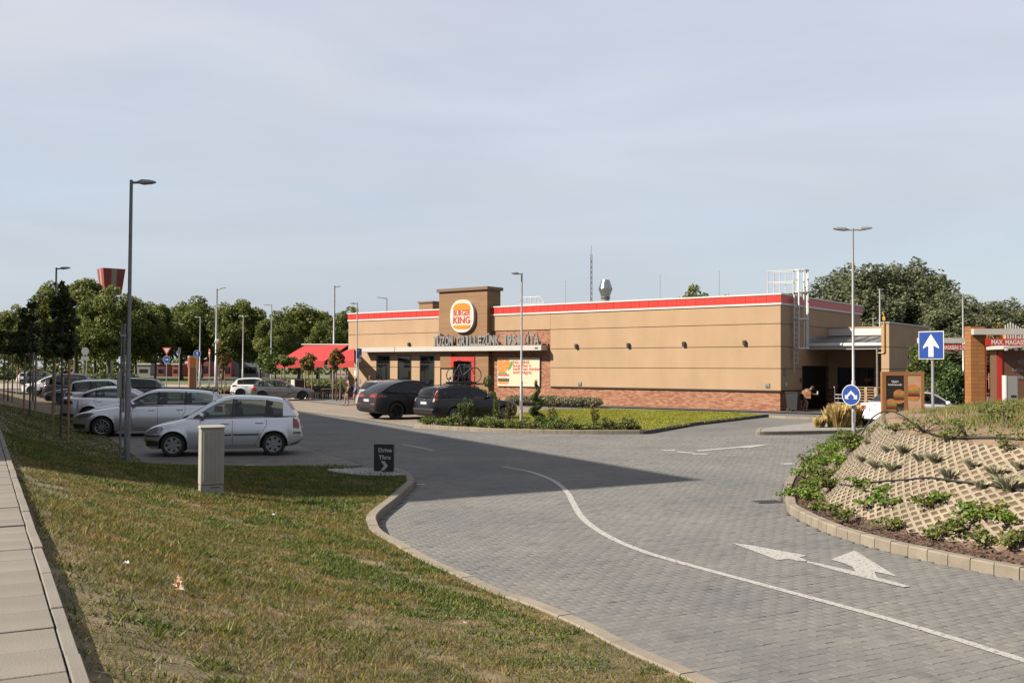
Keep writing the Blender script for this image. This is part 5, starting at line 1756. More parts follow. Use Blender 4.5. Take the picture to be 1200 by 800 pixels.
# 7 ... far end of the row
DKGREY = car_paint('dark_grey_paint', (0.06, 0.063, 0.07), 0.4)
P = prof_sedan(4.5, 1.8, 1.47)
P['panels'] = [('head_lamp', [(.10, .62), (.22, .60), (.55, .66), (.66, .74), (.4, .74), (.14, .70)], 'LR', M_LAMP), ('lower_grille', [(.03, .28), (.42, .26), (.44, .5), (.03, .52)], 'LR', M_TRIM)]
build_car('parked_saloon', 'grey saloon with pale bonnet and black nose, next beyond the white estate', P, row_car(102, 59) + Vector((0, 0, .006)), HD + math.pi, car_paint('warm_grey_paint', (0.30, 0.31, 0.33), 0.4), group='cars parked along the verge')
P = prof_hatch(4.2, 1.75, 1.47, .31)
P['panels'] = [('head_lamp', [(.10, .62), (.22, .60), (.5, .64), (.55, .74), (.4, .76), (.14, .70)], 'LR', M_LAMP)]
build_car('parked_hatchback', 'black hatchback with low nose towards the verge', P, row_car(80, 68) + Vector((0, 0, .006)), HD + math.pi, BLACKP, group='cars parked along the verge')
P = prof_suv(4.5, 1.84, 1.66)
P['panels'] = [('tail_lamp', [(4.3, .85), (4.46, .82), (4.45, 1.12), (4.3, 1.14)], 'LR', M_TAIL), ('tail_lamp', [(.5, .84), (.82, .84), (.82, 1.02), (.55, 1.02)], 'B', M_TAIL), ('tail_lamp', [(-.5, .84), (-.82, .84), (-.82, 1.02), (-.55, 1.02)], 'B', M_TAIL)]
c = build_car('parked_sport_utility', 'dark bodied sport utility car with white roof and red tail lamp', P, row_car(97, 63.5) + Vector((0, 0, .006)), HD, car_paint('two_tone_dark', (0.02, 0.02, 0.024), 0.2), group='cars parked along the verge')
MB().grid([[(0.35, -0.60, 1.70), (0.35, 0.60, 1.70)], [(-0.6, -0.60, 1.705), (-0.6, 0.60, 1.705)], [(-1.7, -0.58, 1.685), (-1.7, 0.58, 1.685)]]).build('white_roof_skin', WHITE_C, c['root'])
P = prof_suv(4.5, 1.85, 1.70)
P['panels'] = [('tail_lamp', [(4.3, .85), (4.46, .82), (4.45, 1.12), (4.3, 1.14)], 'LR', M_TAIL)]
build_car('parked_sport_utility', 'dark red sport utility car near the far end of the row', P, row_car(96, 72) + Vector((0, 0, .006)), HD, car_paint('dark_red_paint', (0.16, 0.012, 0.018), 0.3), group='cars parked along the verge')
P = prof_hatch(4.1, 1.75, 1.5, .31)
P['panels'] = [('head_lamp', [(.10, .62), (.22, .60), (.5, .64), (.55, .74), (.4, .76), (.14, .70)], 'LR', M_LAMP)]
build_car('parked_hatchback', 'white hatchback at the far end of the row, bonnet showing', P, row_car(60, 80) + Vector((0, 0, .006)), HD + math.pi, WHITE_C, group='cars parked along the verge')
# beyond the row
P = prof_suv(4.5, 1.82, 1.65)
build_car('driving_sport_utility', 'dark blue green sport utility car on the pale side street', P, row_car(53, 118), R(8), car_paint('petrol_paint', (0.02, 0.045, 0.055), 0.4))
P = prof_hatch(4.1, 1.75, 1.5, .31)
P['panels'] = [('tail_lamp', [(3.85, .75), (4.05, .75), (4.03, 1.0), (3.88, 1.02)], 'LR', M_TAIL)]
build_car('driving_hatchback', 'white hatchback waiting behind the blue green car on the side street', P, row_car(41, 122), R(20), WHITE_C)

# 8. white hatchback and grey hatchback in the middle
P = prof_hatch(4.0, 1.74, 1.46, .325)
P['panels'] = [('tail_lamp', [(3.5, .86), (3.80, .80), (3.92, .84), (3.86, 1.0), (3.7, .95), (3.52, .92)], 'LR', M_TAILDK), ('bumper_skirt', [(3.55, .28), (3.95, .36), (3.97, .48), (3.6, .36)], 'LR', M_TRIM)]
P['rearglass'] = M_GLASS_DK
build_car('parked_hatchback', 'white hatchback with black wheels half behind the grey hatchback', P, row_car(303, 74), R(12), WHITE_C, wheel='black')
P = prof_hatch(4.25, 1.75, 1.43, .325)
P['nose'] = [(0, 0.50), (.02, .60), (.06, .66), (.14, .72), (.45, .80), (.8, .86), (1.1, .90)]
P['roof'] = [(1.42, .945), (1.75, 1.15), (2.08, 1.335), (2.4, 1.415), (2.75, 1.43), (3.3, 1.40), (3.72, 1.33), (3.92, 1.14), (4.05, .99)]
P.update(rf=2.1, rr=3.7, dlo=(1.62, 3.72), pillars=(2.5, 3.25), wf=.78, wb=3.45)
P['doors'] = [[(1.75, None), (1.72, .55), (1.78, .27)], [(2.5, None), (2.51, .27)], [(3.25, None), (3.27, .78), (3.1, .52), (3.0, .3)], [(1.78, .27), (3.02, .27)]]
P['handles'] = (2.33, 3.1)
P['panels'] = [('tail_lamp', [(3.88, .74), (4.12, .72), (4.10, .98), (3.95, 1.0), (3.88, .92)], 'LR', M_TAIL), ('tail_lamp', [(.48, .74), (.78, .74), (.78, .95), (.52, .95)], 'B', M_TAIL), ('tail_lamp', [(-.48, .74), (-.78, .74), (-.78, .95), (-.52, .95)], 'B', M_TAIL),
               ('head_lamp', [(.10, .62), (.22, .60), (.45, .64), (.5, .72), (.14, .70)], 'LR', M_LAMP)]
c = build_car('parked_hatchback', 'dark grey hatchback with black wheels parked at the terrace', P, row_car(332, 67.5), R(10), car_paint('graphite_paint', (0.26, 0.255, 0.25), 0.8), wheel='black')
plate_rear(c, .55)

# 9. the three cars before the entrance
HD2 = R(36)
P = prof_coupe_suv()
P['panels'] = [('tail_lamp', [(4.38, .99), (4.70, .97), (4.80, .99), (4.78, 1.10), (4.6, 1.10), (4.4, 1.05)], 'LR', M_TAILDK), ('tail_lamp', [(.25, .99), (.88, .97), (.88, 1.10), (.5, 1.11), (.25, 1.06)], 'B', M_TAIL), ('tail_lamp', [(-.25, .99), (-.88, .97), (-.88, 1.10), (-.5, 1.11), (-.25, 1.06)], 'B', M_TAIL),
               ('bumper_skirt', [(-.85, .36), (.85, .36), (.9, .52), (-.9, .52)], 'B', M_TRIM), ('reflector', [(.45, .66), (.8, .66), (.8, .72), (.45, .72)], 'B', M_TAIL), ('reflector', [(-.45, .66), (-.8, .66), (-.8, .72), (-.45, .72)], 'B', M_TAIL),
               ('exhaust_tip', [(.5, .40), (.72, .40), (.72, .48), (.5, .48)], 'B', M_CHROME), ('exhaust_tip', [(-.5, .40), (-.72, .40), (-.72, .48), (-.5, .48)], 'B', M_CHROME)]
P['rearglass'] = M_GLASS_DK
c = build_car('parked_coupe_sport_utility', 'matt black sloping-roof sport utility car with big black wheels before the entrance', P, g(485, 489.5), HD2, mat('matt_black_paint', (0.022, 0.022, 0.024), None, rough=0.5, metal=0.0, coat=0.06, spec=0.25), glass=M_GLASS_DK, wheel='black', group='cars parked before the entrance')
plate_rear(c, .84)
P = prof_wagon(4.47, 1.84, 1.50, .318)
P['panels'] = [('tail_lamp', [(4.24, .92), (4.34, .90), (4.27, 1.22), (4.17, 1.34), (4.13, 1.33)], 'LR', M_TAIL), ('tail_lamp', [(.70, .86), (.80, .86), (.70, 1.34), (.63, 1.34), (.69, 1.1)], 'B', mat('tail_lamp_pale', (0.62, 0.40, 0.36), None, rough=0.15, coat=0.6)), ('tail_lamp', [(-.70, .86), (-.80, .86), (-.70, 1.34), (-.63, 1.34), (-.69, 1.1)], 'B', MATS['tail_lamp_pale']),
               ('bumper_strip', [(-.8, .50), (.8, .50), (.84, .58), (-.84, .58)], 'B', M_TRIM), ('badge', [(-.05, .92), (.05, .92), (.05, .97), (-.05, .97)], 'B', M_CHROME)]
P['rearglass'] = M_GLASS_DK
NAVY = mat('dark_navy_paint', (0.012, 0.013, 0.018), None, rough=0.25, metal=0.0, coat=0.22, spec=0.35)
focus = build_car('parked_estate_car', 'dark navy estate car carrying a bicycle on its roof rack', P, g(547, 492.6), HD2, NAVY, wheel='alloy', group='cars parked before the entrance')
plate_rear(focus, .80)
fr_ = focus['root']
for xx in (0.35, -0.75):
    MB().box(xx - 0.03, xx + 0.03, -0.72, 0.72, 1.55, 1.59).build('roof_rack_bar', M_BLACK, fr_)
MB().box(-1.15, 0.75, -0.26, -0.18, 1.59, 1.62).build('bike_tray', M_BLACK, fr_)
MB().box(-0.75, 0.6, 0.10, 0.62, 1.60, 1.68, 0.03).build('roof_tray', M_BLACK, fr_)
P = prof_suv(4.35, 1.82, 1.66)
P['panels'] = [('tail_lamp', [(.58, .95), (.84, .95), (.80, 1.15), (.62, 1.15)], 'B', M_TAILDK), ('tail_lamp', [(-.58, .95), (-.84, .95), (-.80, 1.15), (-.62, 1.15)], 'B', M_TAILDK)]
P['rearglass'] = M_GLASS_DK
c = build_car('parked_sport_utility', 'pale grey sport utility car beyond the matt black one', P, g(471, 484.6), HD2, car_paint('pale_grey_paint', (0.66, 0.665, 0.62), 0.4), glass=M_GLASS_DK, group='cars parked before the entrance')
plate_rear(c, .80)

# 10. white saloon in the order lane
P = prof_sedan(4.65, 1.83, 1.46, .325)
P['panels'] = [('tail_lamp', [(4.25, .84), (4.55, .80), (4.60, .84), (4.58, .97), (4.3, .93)], 'LR', M_TAIL), ('tail_lamp', [(.42, .80), (.82, .80), (.82, .93), (.46, .96)], 'B', M_TAIL), ('tail_lamp', [(-.42, .80), (-.82, .80), (-.82, .93), (-.46, .96)], 'B', M_TAIL),
               ('badge', [(-.06, .96), (.06, .96), (.06, 1.0), (-.06, 1.0)], 'B', M_CHROME)]
c = build_car('queuing_saloon', 'white saloon waiting in the order lane behind the menu board', P, Vector((15.62, 37.6, 0)), R(24), WHITE_C, glass=M_GLASS_DK)
plate_rear(c, .78)
# ================================================================== STREET FURNITURE
M_POLE_DK = mat('dark_grey_pole', (0.20, 0.205, 0.215), (0.27, 0.275, 0.28), 6, 0.5, metal=0.3)  # darker grey than the zinc posts, for the posts along the verge
M_POLE = mat('zinc_pole', (0.44, 0.445, 0.45), (0.52, 0.525, 0.53), 6, 0.45, metal=0.35)
M_HEAD = mat('lamp_head_grey', (0.30, 0.305, 0.31), None, rough=0.4, metal=0.2)
M_LENS = mat('lamp_lens', (0.55, 0.55, 0.53), None, rough=0.2)
M_SIGNBACK = mat('sign_back', (0.36, 0.365, 0.37), None, rough=0.5, metal=0.3)

def lamp_post(label, loc, H, arms, m=None, r=0.075, arm=0.55, up=0.10, group='lamp posts'):
    m = m or M_POLE
    t = thing('lamp_post', label, 'lamp post', loc, 0, group)
    MB().lathe([(r * 1.9, 0), (r * 1.9, 0.02), (r * 1.15, 0.022), (r * 1.12, H * 0.28), (r * 0.80, H * 0.285), (r * 0.62, H)], n=12).build('pole', m, t, 50)
    MB().box(-0.05, 0.05, -r * 1.2, -r * 0.9, 0.6, 0.95, 0.005).build('service_hatch', m, t)
    for a in arms:
        ca_, sa_ = math.cos(a), math.sin(a)
        e = MB().cyl((0, 0, H - 0.06), (ca_ * 0.22, sa_ * 0.22, H - 0.06 + 0.22 * up), r * 0.5, n=8).build('arm', m, t, 40)
        hd = MB()
        w = 0.11
        px_, py_ = -sa_, ca_
        rows = []
        for s, ww, zt, zb in ((0.15, 0.06, 0.03, -0.02), (0.25, w, 0.06, -0.04), (arm, w, 0.045, -0.03), (arm + 0.12, w * 0.7, 0.02, -0.012)):
            zc = H - 0.06 + s * up
            rows.append([(ca_ * s + px_ * q * ww, sa_ * s + py_ * q * ww, zc + zz) for q, zz in ((-1, zb), (-1, 0), (-0.6, zt), (0.6, zt), (1, 0), (1, zb), (-1, zb))])
        hd.grid(rows); hd.f += [[0, 1, 2, 3, 4, 5], [26, 25, 24, 23, 22, 21]]; hd.mi += [0, 0]
        ho = hd.build('lamp_head', M_HEAD, t)
        s0, s1 = 0.30, arm
        MB().add([(ca_ * s + px_ * q * 0.08, sa_ * s + py_ * q * 0.08, H - 0.06 + s * up - 0.033) for s in (s0, s1) for q in (-1, 1)], [(0, 1, 3, 2)]).build('lens', M_LENS, ho)
    return t

def on_px(px, Y): 
    p = gy(px, 432, Y); return Vector((p.x, Y, 0))
def top_z(px, py, Y): return gy(px, py, Y).z

lp = on_px(150.5, 22.2)
lamp_post('dark grey lamp post with one flat head standing at the edge of the first bay', Vector((lp.x, lp.y, vz(lp.x, lp.y))), top_z(152, 211, 22.2) - vz(lp.x, lp.y), [0.0], M_POLE_DK, 0.058, 0.42, 0.03)
lamp_post('pale lamp post with two opposed heads carrying the round blue sign', on_px(1000, 31.4), top_z(1000, 267.5, 31.4), [R(172), R(-6)], M_POLE, 0.055, 0.48, 0.10)
lamp_post('pale lamp post rising from the planting bed before the burger poster', on_px(611, 40.2), top_z(611, 319.5, 40.2), [R(200)], M_POLE, 0.055, 0.32, 0.06)
lp = row(46, 1.4); 
lamp_post('dark lamp post rising behind the bushy staked tree', Vector((on_px(64, 42).x, 42, 0.3)), top_z(64, 313.5, 42) - 0.3, [0.05], M_POLE_DK, 0.058, 0.45, 0.10)
lamp_post('dark lamp post rising behind the slim staked tree', Vector((on_px(39, 57).x, 57, 0.2)), top_z(39, 345.5, 57) - 0.2, [0.05], M_POLE_DK, 0.058, 0.45, 0.10)
lamp_post('tall grey lamp post with a round mirror on its shaft beside the back street', on_px(253, 98), top_z(253, 338.5, 98), [R(10)], M_POLE, 0.13, 0.75, 0.25)
lamp_post('slim lamp post standing right of the blue straight-on sign', on_px(234, 92), top_z(234, 371, 92), [R(175)], M_POLE, 0.08, 0.45, 0.08)
lamp_post('slim lamp post standing beyond the white hatchback', on_px(284.5, 95), top_z(284.5, 370, 95), [R(160), R(20)], M_POLE, 0.08, 0.4, 0.1)
lamp_post('lamp post whose head shows above the round trees of the park', on_px(317.5, 120), top_z(317.5, 357, 120), [R(180)], M_POLE, 0.09, 0.9, 0.06)
lamp_post('tall lamp post rising behind the red terrace awning', on_px(391, 86), top_z(391, 335, 86), [R(8)], M_POLE, 0.12, 0.42, 0.04)
lamp_post('lamp post standing in front of the left end of the restaurant', on_px(418, 61), top_z(418, 354.5, 61), [R(178)], M_POLE, 0.055, 0.36, 0.02)
lamp_post('lamp post rising behind the red roof band of the restaurant', on_px(452.5, 100), top_z(452.5, 349, 100), [R(176)], M_POLE, 0.10, 0.95, 0.12)
lamp_post('lamp post rising behind the tan screen wall', on_px(1031.5, 78), top_z(1031.5, 338.5, 78), [R(0)], M_POLE, 0.10, 0.12, 0.05)
lamp_post('slim lamp post between the conifer bush and the wood gantry column', on_px(1129, 62), top_z(1129, 344, 62), [R(178)], M_POLE, 0.08, 0.22, 0.05)
lamp_post('short lamp post whose head peeps over the annex parapet', on_px(1023.5, 82), top_z(1023.5, 372, 82), [R(0)], M_POLE, 0.06, 0.2, 0.05)

# mirror disc on the tall post
mr = thing('traffic_mirror', 'round traffic mirror fixed to the tall grey lamp post', 'mirror', on_px(254, 97.6) + Vector((0, 0, top_z(254, 400, 97.6))))
MB().lathe([(0.02, -0.03), (0.24, -0.02), (0.27, 0.0), (0.25, 0.03)], axis='Y', n=20).build('mirror_face', M_LENS, mr, 40)
MB().box(-0.03, 0.03, 0.0, 0.45, -0.03, 0.03).build('bracket', M_POLE, mr)

def sign_post(t, h, r=0.03, m=None):
    MB().cyl((0, 0, 0), (0, 0, h), r, n=10).build('post', m or M_POLE, t, 40)
def disc(t, z, r, m_face, yaw=0, y=-0.045, rim=M_WHITE):
    d = MB().lathe([(r, 0.0), (r, 0.008)], (0, y, z), 'Y', 32).build('sign_plate', M_SIGNBACK, t)
    MB().lathe([(r * 0.995, -0.002), (r * 0.995, -0.0005)], (0, y, z), 'Y', 32).build('sign_rim', rim, d)
    MB().lathe([(r * 0.92, -0.005), (r * 0.92, -0.0025)], (0, y, z), 'Y', 32).build('sign_face', m_face, d)
    return d
def sym(t, polys, z, k, m, y, nm='symbol'):
    for p in polys:
        MB().prism([(a * k, z + b * k) for a, b in p], y - 0.003, y, 'Y').build(nm, m, t)

# round blue split-arrow sign
p = on_px(999.6, 31.3)
zc = top_z(999.6, 462.7, 31.3)
sg = thing('direction_sign', 'round blue sign with a white arrow splitting to both lower sides', 'traffic sign', p, R(-52))
d = disc(sg, zc, 0.335, M_BLUE, y=-0.11)
sym(d, [[(-.72, -.42), (-.72, .05), (-.58, -.09), (-.02, .47), (0, .36), (0, .16), (-.42, -.26), (-.26, -.42)],
        [(.72, -.42), (.72, .05), (.58, -.09), (.02, .47), (0, .36), (0, .16), (.42, -.26), (.26, -.42)]], zc, 0.30, M_WHITE, -0.117)
MB().box(-0.02, 0.02, -0.105, -0.06, zc - 0.25, zc + 0.25).build('bracket', M_POLE, sg)

# square one-way arrow sign on the mound
mx_, my_ = on_px(1093, 22.0).x, 22.0
mzz = mz(mx_, my_)
sg = thing('one_way_sign', 'square blue sign with a tall white arrow on a post behind the mound', 'traffic sign', (mx_, my_, mzz - 0.05), R(-57))
zt, zb = top_z(1091.5, 388, 22) - mzz + .05, top_z(1091.5, 421, 22) - mzz + .05
sign_post(sg, zt - 0.04, 0.032)
hw_ = (zt - zb) / 2; zc = (zt + zb) / 2
d = MB().box(-hw_, hw_, -0.055, -0.045, zb, zt, 0.003).build('sign_plate', M_WHITE, sg)
MB().box(-hw_ * 0.94, hw_ * 0.94, -0.058, -0.0555, zb + hw_ * 0.06, zt - hw_ * 0.06).build('sign_face', M_BLUE, d)
sym(d, [[(-.2, -.82), (.2, -.82), (.2, -.02), (.62, -.24), (.62, -.10), (0, .80), (-.62, -.10), (-.62, -.24), (-.2, -.02)]], zc, hw_, M_WHITE, -0.0585)

# blue parking sign by the corner
sg = thing('parking_sign', 'blue rectangular parking sign with a wheelchair symbol by the restaurant corner', 'traffic sign', on_px(420, 60.5), R(62))
zt, zb = top_z(420, 408.2, 60.5), top_z(420, 419.6, 60.5)
sign_post(sg, zt, 0.03)
d = MB().box(-0.25, 0.25, -0.055, -0.04, zb, zt).build('sign_plate', M_BLUE, sg)
letters('letter', 'P', 0.30, M_WHITE, d, (-0.10, -0.058, zb + (zt - zb) * 0.55), 0, 0.002, 0.004)
MB().box(0.02, 0.2, -0.06, -0.056, zb + 0.06, zb + 0.2).build('symbol', M_WHITE, d)
MB().box(-0.18, 0.18, -0.055, -0.04, zb - 0.24, zb - 0.03).build('extra_plate', M_WHITE, sg)

# distant signs by the back street
sg = thing('give_way_sign', 'red rimmed give way triangle above a round blue arrow sign', 'traffic sign', on_px(195.3, 88), R(-4))
zt = top_z(195, 407, 88); sign_post(sg, zt, 0.045)
d = MB().prism([(-.42, zt), (.42, zt), (0, zt - .72)], -0.06, -0.05, 'Y').build('sign_plate', M_RED, sg)
MB().prism([(-.27, zt - .08), (.27, zt - .08), (0, zt - .52)], -0.064, -0.061, 'Y').build('sign_face', M_WHITE, d)
d = disc(sg, zt - 1.08, 0.33, M_BLUE, y=-0.05)
sym(d, [[(-.6, -.08), (.1, -.08), (.1, -.32), (.65, 0), (.1, .32), (.1, .08), (-.6, .08)]], zt - 1.08, 0.30, M_WHITE, -0.056)
sg = thing('straight_on_sign', 'round blue sign with a white upward arrow by the orange totem', 'traffic sign', on_px(231, 86), R(-3))
zt = top_z(231, 410, 86); sign_post(sg, zt - .1, 0.04)
d = disc(sg, zt - .33, 0.33, M_BLUE)
sym(d, [[(-.09, -.65), (.09, -.65), (.09, .15), (.34, .05), (0, .65), (-.34, .05), (-.09, .15)]], zt - .33, 0.30, M_WHITE, -0.052)
sg = thing('no_entry_sign', 'narrow-seen red no entry sign on a slim post', 'traffic sign', on_px(245.7, 86), R(-62))
zt = top_z(245.7, 408.6, 86); sign_post(sg, zt - .1, 0.04)
d = disc(sg, zt - .36, 0.36, M_RED)
MB().box(-.24, .24, -0.056, -0.052, zt - .42, zt - .30).build('white_bar', M_WHITE, d)
sg = thing('bare_sign_post', 'bare grey sign post with its plate seen edge-on', 'sign post', on_px(210, 87))
zt = top_z(210, 407, 87); sign_post(sg, zt, 0.05); MB().box(-0.015, 0.015, -0.3, 0.3, zt - .6, zt).build('sign_plate', M_SIGNBACK, sg)
sg = thing('sign_back', 'grey back of a round sign on two posts beyond the far cars', 'traffic sign', Vector((on_px(99.7, 84).x, 84, 0)))
zt = top_z(100, 406.8, 84)
for s in (-.14, .14): MB().cyl((s, 0, 0), (s, 0, zt - .3), 0.055, n=8).build('post', M_POLE, sg)
MB().lathe([(0.33, -0.05), (0.33, -0.035)], (0, 0, zt - .34), 'Y', 24).build('sign_plate', M_SIGNBACK, sg)
MB().box(-.33, .33, -.06, -.05, zt - 1.1, zt - .78).build('extra_plate', M_SIGNBACK, sg)

# slim sign post at the first bay, its plate seen from the side
p = on_px(143.4, 22.6)
sg = thing('edge_on_sign', 'slim dark sign post with narrow plate beside the near lamp post', 'sign post', (p.x, p.y, vz(p.x, p.y)))
zt = top_z(143.4, 379, 22.6) - vz(p.x, p.y)
for s in (-0.025, 0.035): MB().cyl((s, 0.02 * s, 0 if s < 0 else 1.1), (s, 0, zt), 0.026, n=8).build('post', M_POLE_DK, sg, 40)
MB().box(0.0, 0.010, -0.3, 0.3, zt - 1.7, zt - 1.1).build('sign_plate', M_SIGNBACK, sg)
for z in (zt - .3, zt - 1.2, zt - 1.6): MB().box(-0.05, 0.06, -0.03, 0.03, z, z + 0.05).build('clamp', M_POLE, sg)

# grey utility cabinet in the grass
q = verge_hit(247, 578.5)
cb_ = thing('utility_cabinet', 'narrow pale grey utility cabinet with ribbed door standing in the grass', 'cabinet', (q.x, q.y, q.z - 0.06), R(27))
pxm = F / q.y
ch_ = 80.5 / pxm + 0.06
cw = 0.165
M_CAB = mat('cabinet_grey', (0.40, 0.385, 0.335), (0.45, 0.435, 0.385), 4, 0.7)
MB().box(-cw, cw, -0.10, 0.10, 0, 0.20).build('plinth', M_CAB, cb_)
MB().box(-cw - 0.006, cw + 0.006, -0.106, 0.106, 0.205, ch_ - 0.05, 0.012).build('case', M_CAB, cb_)
MB().add([(-cw - .015, -.115, ch_ - .05), (cw + .015, -.115, ch_ - .05), (cw + .015, .115, ch_ - .05), (-cw - .015, .115, ch_ - .05), (-cw - .005, 0, ch_), (cw + .005, 0, ch_),
          (-cw - .015, -.115, ch_ - .03), (cw + .015, -.115, ch_ - .03), (cw + .015, .115, ch_ - .03), (-cw - .015, .115, ch_ - .03)],
         [(3, 2, 1, 0), (0, 1, 7, 6), (1, 2, 8, 7), (2, 3, 9, 8), (3, 0, 6, 9), (6, 7, 5, 4), (8, 9, 4, 5), (7, 8, 5), (9, 6, 4)]).build('lid', M_CAB, cb_)
for k in range(5):
    x = -cw + 0.03 + k * 0.06
    MB().box(x, x + 0.03, -0.113, -0.106, 0.26, ch_ - 0.1, 0.004).build('rib', M_CAB, cb_)
MB().box(-0.02, 0.11, -0.104, -0.100, 0.16, 0.172).build('slot', M_BLACK, cb_)

# drive thru sign with white pebbles
pc = g(450, 553.5, 0.12)
ds_ = thing('drive_thru_sign', 'black upright sign reading Drive Thru with a white chevron', 'sign', (pc.x, pc.y, vz(pc.x, pc.y) + .015), R(-7))
sc_ = pc.y / F
sw2 = 11.6 * sc_; sh2 = 32.3 * sc_
MB().box(-sw2, sw2, -0.05, 0.05, 0, sh2 + .02, 0.006).build('sign_case', mat('sign_black', (0.010, 0.010, 0.010), None, rough=0.45), ds_)
M_SIGNW = mat('sign_white', (0.62, 0.63, 0.66), None, rough=0.5)
letters('lettering', 'Drive', sh2 * 0.205, M_SIGNW, ds_, (0.14 * sw2, -0.0505, sh2 * 0.745), 0, 0.002, 0.004, 'CENTER', sw2 * 1.36)
letters('lettering', 'Thru', sh2 * 0.205, M_SIGNW, ds_, (0.12 * sw2, -0.0505, sh2 * 0.49), 0, 0.002, 0.004, 'CENTER', sw2 * 1.22)
def cz_(a, b): return (a * sw2, b * sh2)
MB().prism([cz_(-.28, .09), cz_(.08, .09), cz_(.46, .255), cz_(.10, .42), cz_(-.28, .42), cz_(.08, .255)], -0.0525, -0.0505, 'Y').build('chevron', M_SIGNW, ds_)
pv = []
tmpl = MB().ellipsoid((0, 0, 0), (1, 1, 1), 6, 4)
TVp = np.array(tmpl.v); 
VV = []; FF = []
cpath = [(p.x, p.y) for p in kin]
k = 0
_a = rng.uniform(0, 2 * np.pi, 2600); _r = np.sqrt(rng.random(2600))
_P = np.stack([pc.x - 0.12 + 1.02 * _r * np.cos(_a), pc.y - 0.05 + 0.62 * _r * np.sin(_a)], 1)
_P = _P[(seg_dist(_P, low_np) > 0.03) & in_poly(_P, vp)]
_Z = verge_z(_P)
for (x, y), z0_, a in zip(_P, _Z, _a):
    s = random.uniform(0.018, 0.034)
    v = TVp * np.array([s, s * random.uniform(.7, 1), s * 0.7])
    c_, s_ = math.cos(a * 3), math.sin(a * 3)
    v[:, :2] = v[:, :2] @ np.array([[c_, -s_], [s_, c_]])
    v += np.array([x, y, z0_ + 0.015 + random.uniform(0, .02)])
    VV.append(v); FF += [[i + k for i in f] for f in tmpl.f]; k += len(v)
po2 = link('white_pebbles', mesh_from(np.concatenate(VV), FF, 'pebbles', 60, [mat('white_pebble', (0.42, 0.42, 0.41), (0.62, 0.61, 0.60), 20, 0.8)]))
tag(po2, 'bed of white pebbles around the Drive Thru sign', 'pebbles', kind='stuff')

# litter
q = verge_hit(209, 696)
lt = thing('wrapper', 'crumpled orange and white snack wrapper lying in the near grass', 'litter', (q.x, q.y, q.z + .02), 0.4)
random.seed(5)
def crumple(w, h, n, amp, m, parent, nm, tilt=0.7):
    rows = []
    for i in range(n + 1):
        rw = []
        for j in range(n + 1):
            x = (i / n - .5) * w; y = (j / n - .5) * h
            taper = 1 - 0.5 * j / n
            rw.append((x * taper + random.uniform(-amp, amp), y * math.cos(tilt) + random.uniform(-amp, amp), h / 2 + y * math.sin(tilt) + random.uniform(-amp, amp)))
        rows.append(rw)
    return MB().grid(rows).build(nm, m, parent, 30)
crumple(0.085, 0.11, 5, 0.010, mat('wrapper_orange', (0.62, 0.32, 0.10), (0.72, 0.66, 0.58), 22, 0.35, lo=0.45, hi=0.55), lt, 'foil')
crumple(0.03, 0.05, 3, 0.006, M_WHITE, lt, 'torn_flap').location = (0.0, 0.05, 0.06)
q = g(493, 568)
lt = thing('paper_scrap', 'white paper scrap lying on the road by the kerb tip', 'litter', (q.x, q.y, 0.004), 0.3)
crumple(0.20, 0.06, 4, 0.006, M_WHITE, lt, 'paper', 0.05).location = (0, 0, -0.02)
q = g(490.5, 564.6)
mh = thing('drain_cover', 'small round yellowish drain cover by the kerb tip', 'drain cover', (q.x, q.y, 0.002))
MB().lathe([(0.10, 0), (0.10, 0.006), (0.08, 0.009), (0.001, 0.009)], n=18).build('lid', mat('drain_tan', (0.26, 0.20, 0.12), None, rough=0.8), mh)
MB().lathe([(0.13, 0), (0.13, 0.004), (0.105, 0.005)], n=18, capped=False).build('rim', M_CONC_GREY, mh)
for px, py in ((455, 640), (28, 585), (148, 665), (60, 493), (150, 488), (52, 475), (320, 606), (545, 735)):
    q = verge_hit(px, py)
    lt = thing('litter_scrap', 'tiny white paper scrap lying loose in the grass', 'litter', (q.x, q.y, q.z + .025), random.uniform(0, 3), 'paper scraps in the grass')
    crumple(0.05, 0.04, 3, 0.006, M_WHITE, lt, 'paper', 0.3)

# storm drain grate and rubble at the island tip
q = g(907, 588)
dg_ = thing('drain_grate', 'dark slotted drain grate at the tip of the island', 'drain grate', (q.x - 0.1, q.y, 0.003), R(12))
MB().box(-0.24, 0.24, -0.16, 0.16, 0, 0.008).build('frame', M_DKSTEEL, dg_)
for k in range(7): MB().box(-0.2 + k * .06, -0.17 + k * .06, -0.13, 0.13, 0.008, 0.014).build('bar', M_BLACK, dg_)

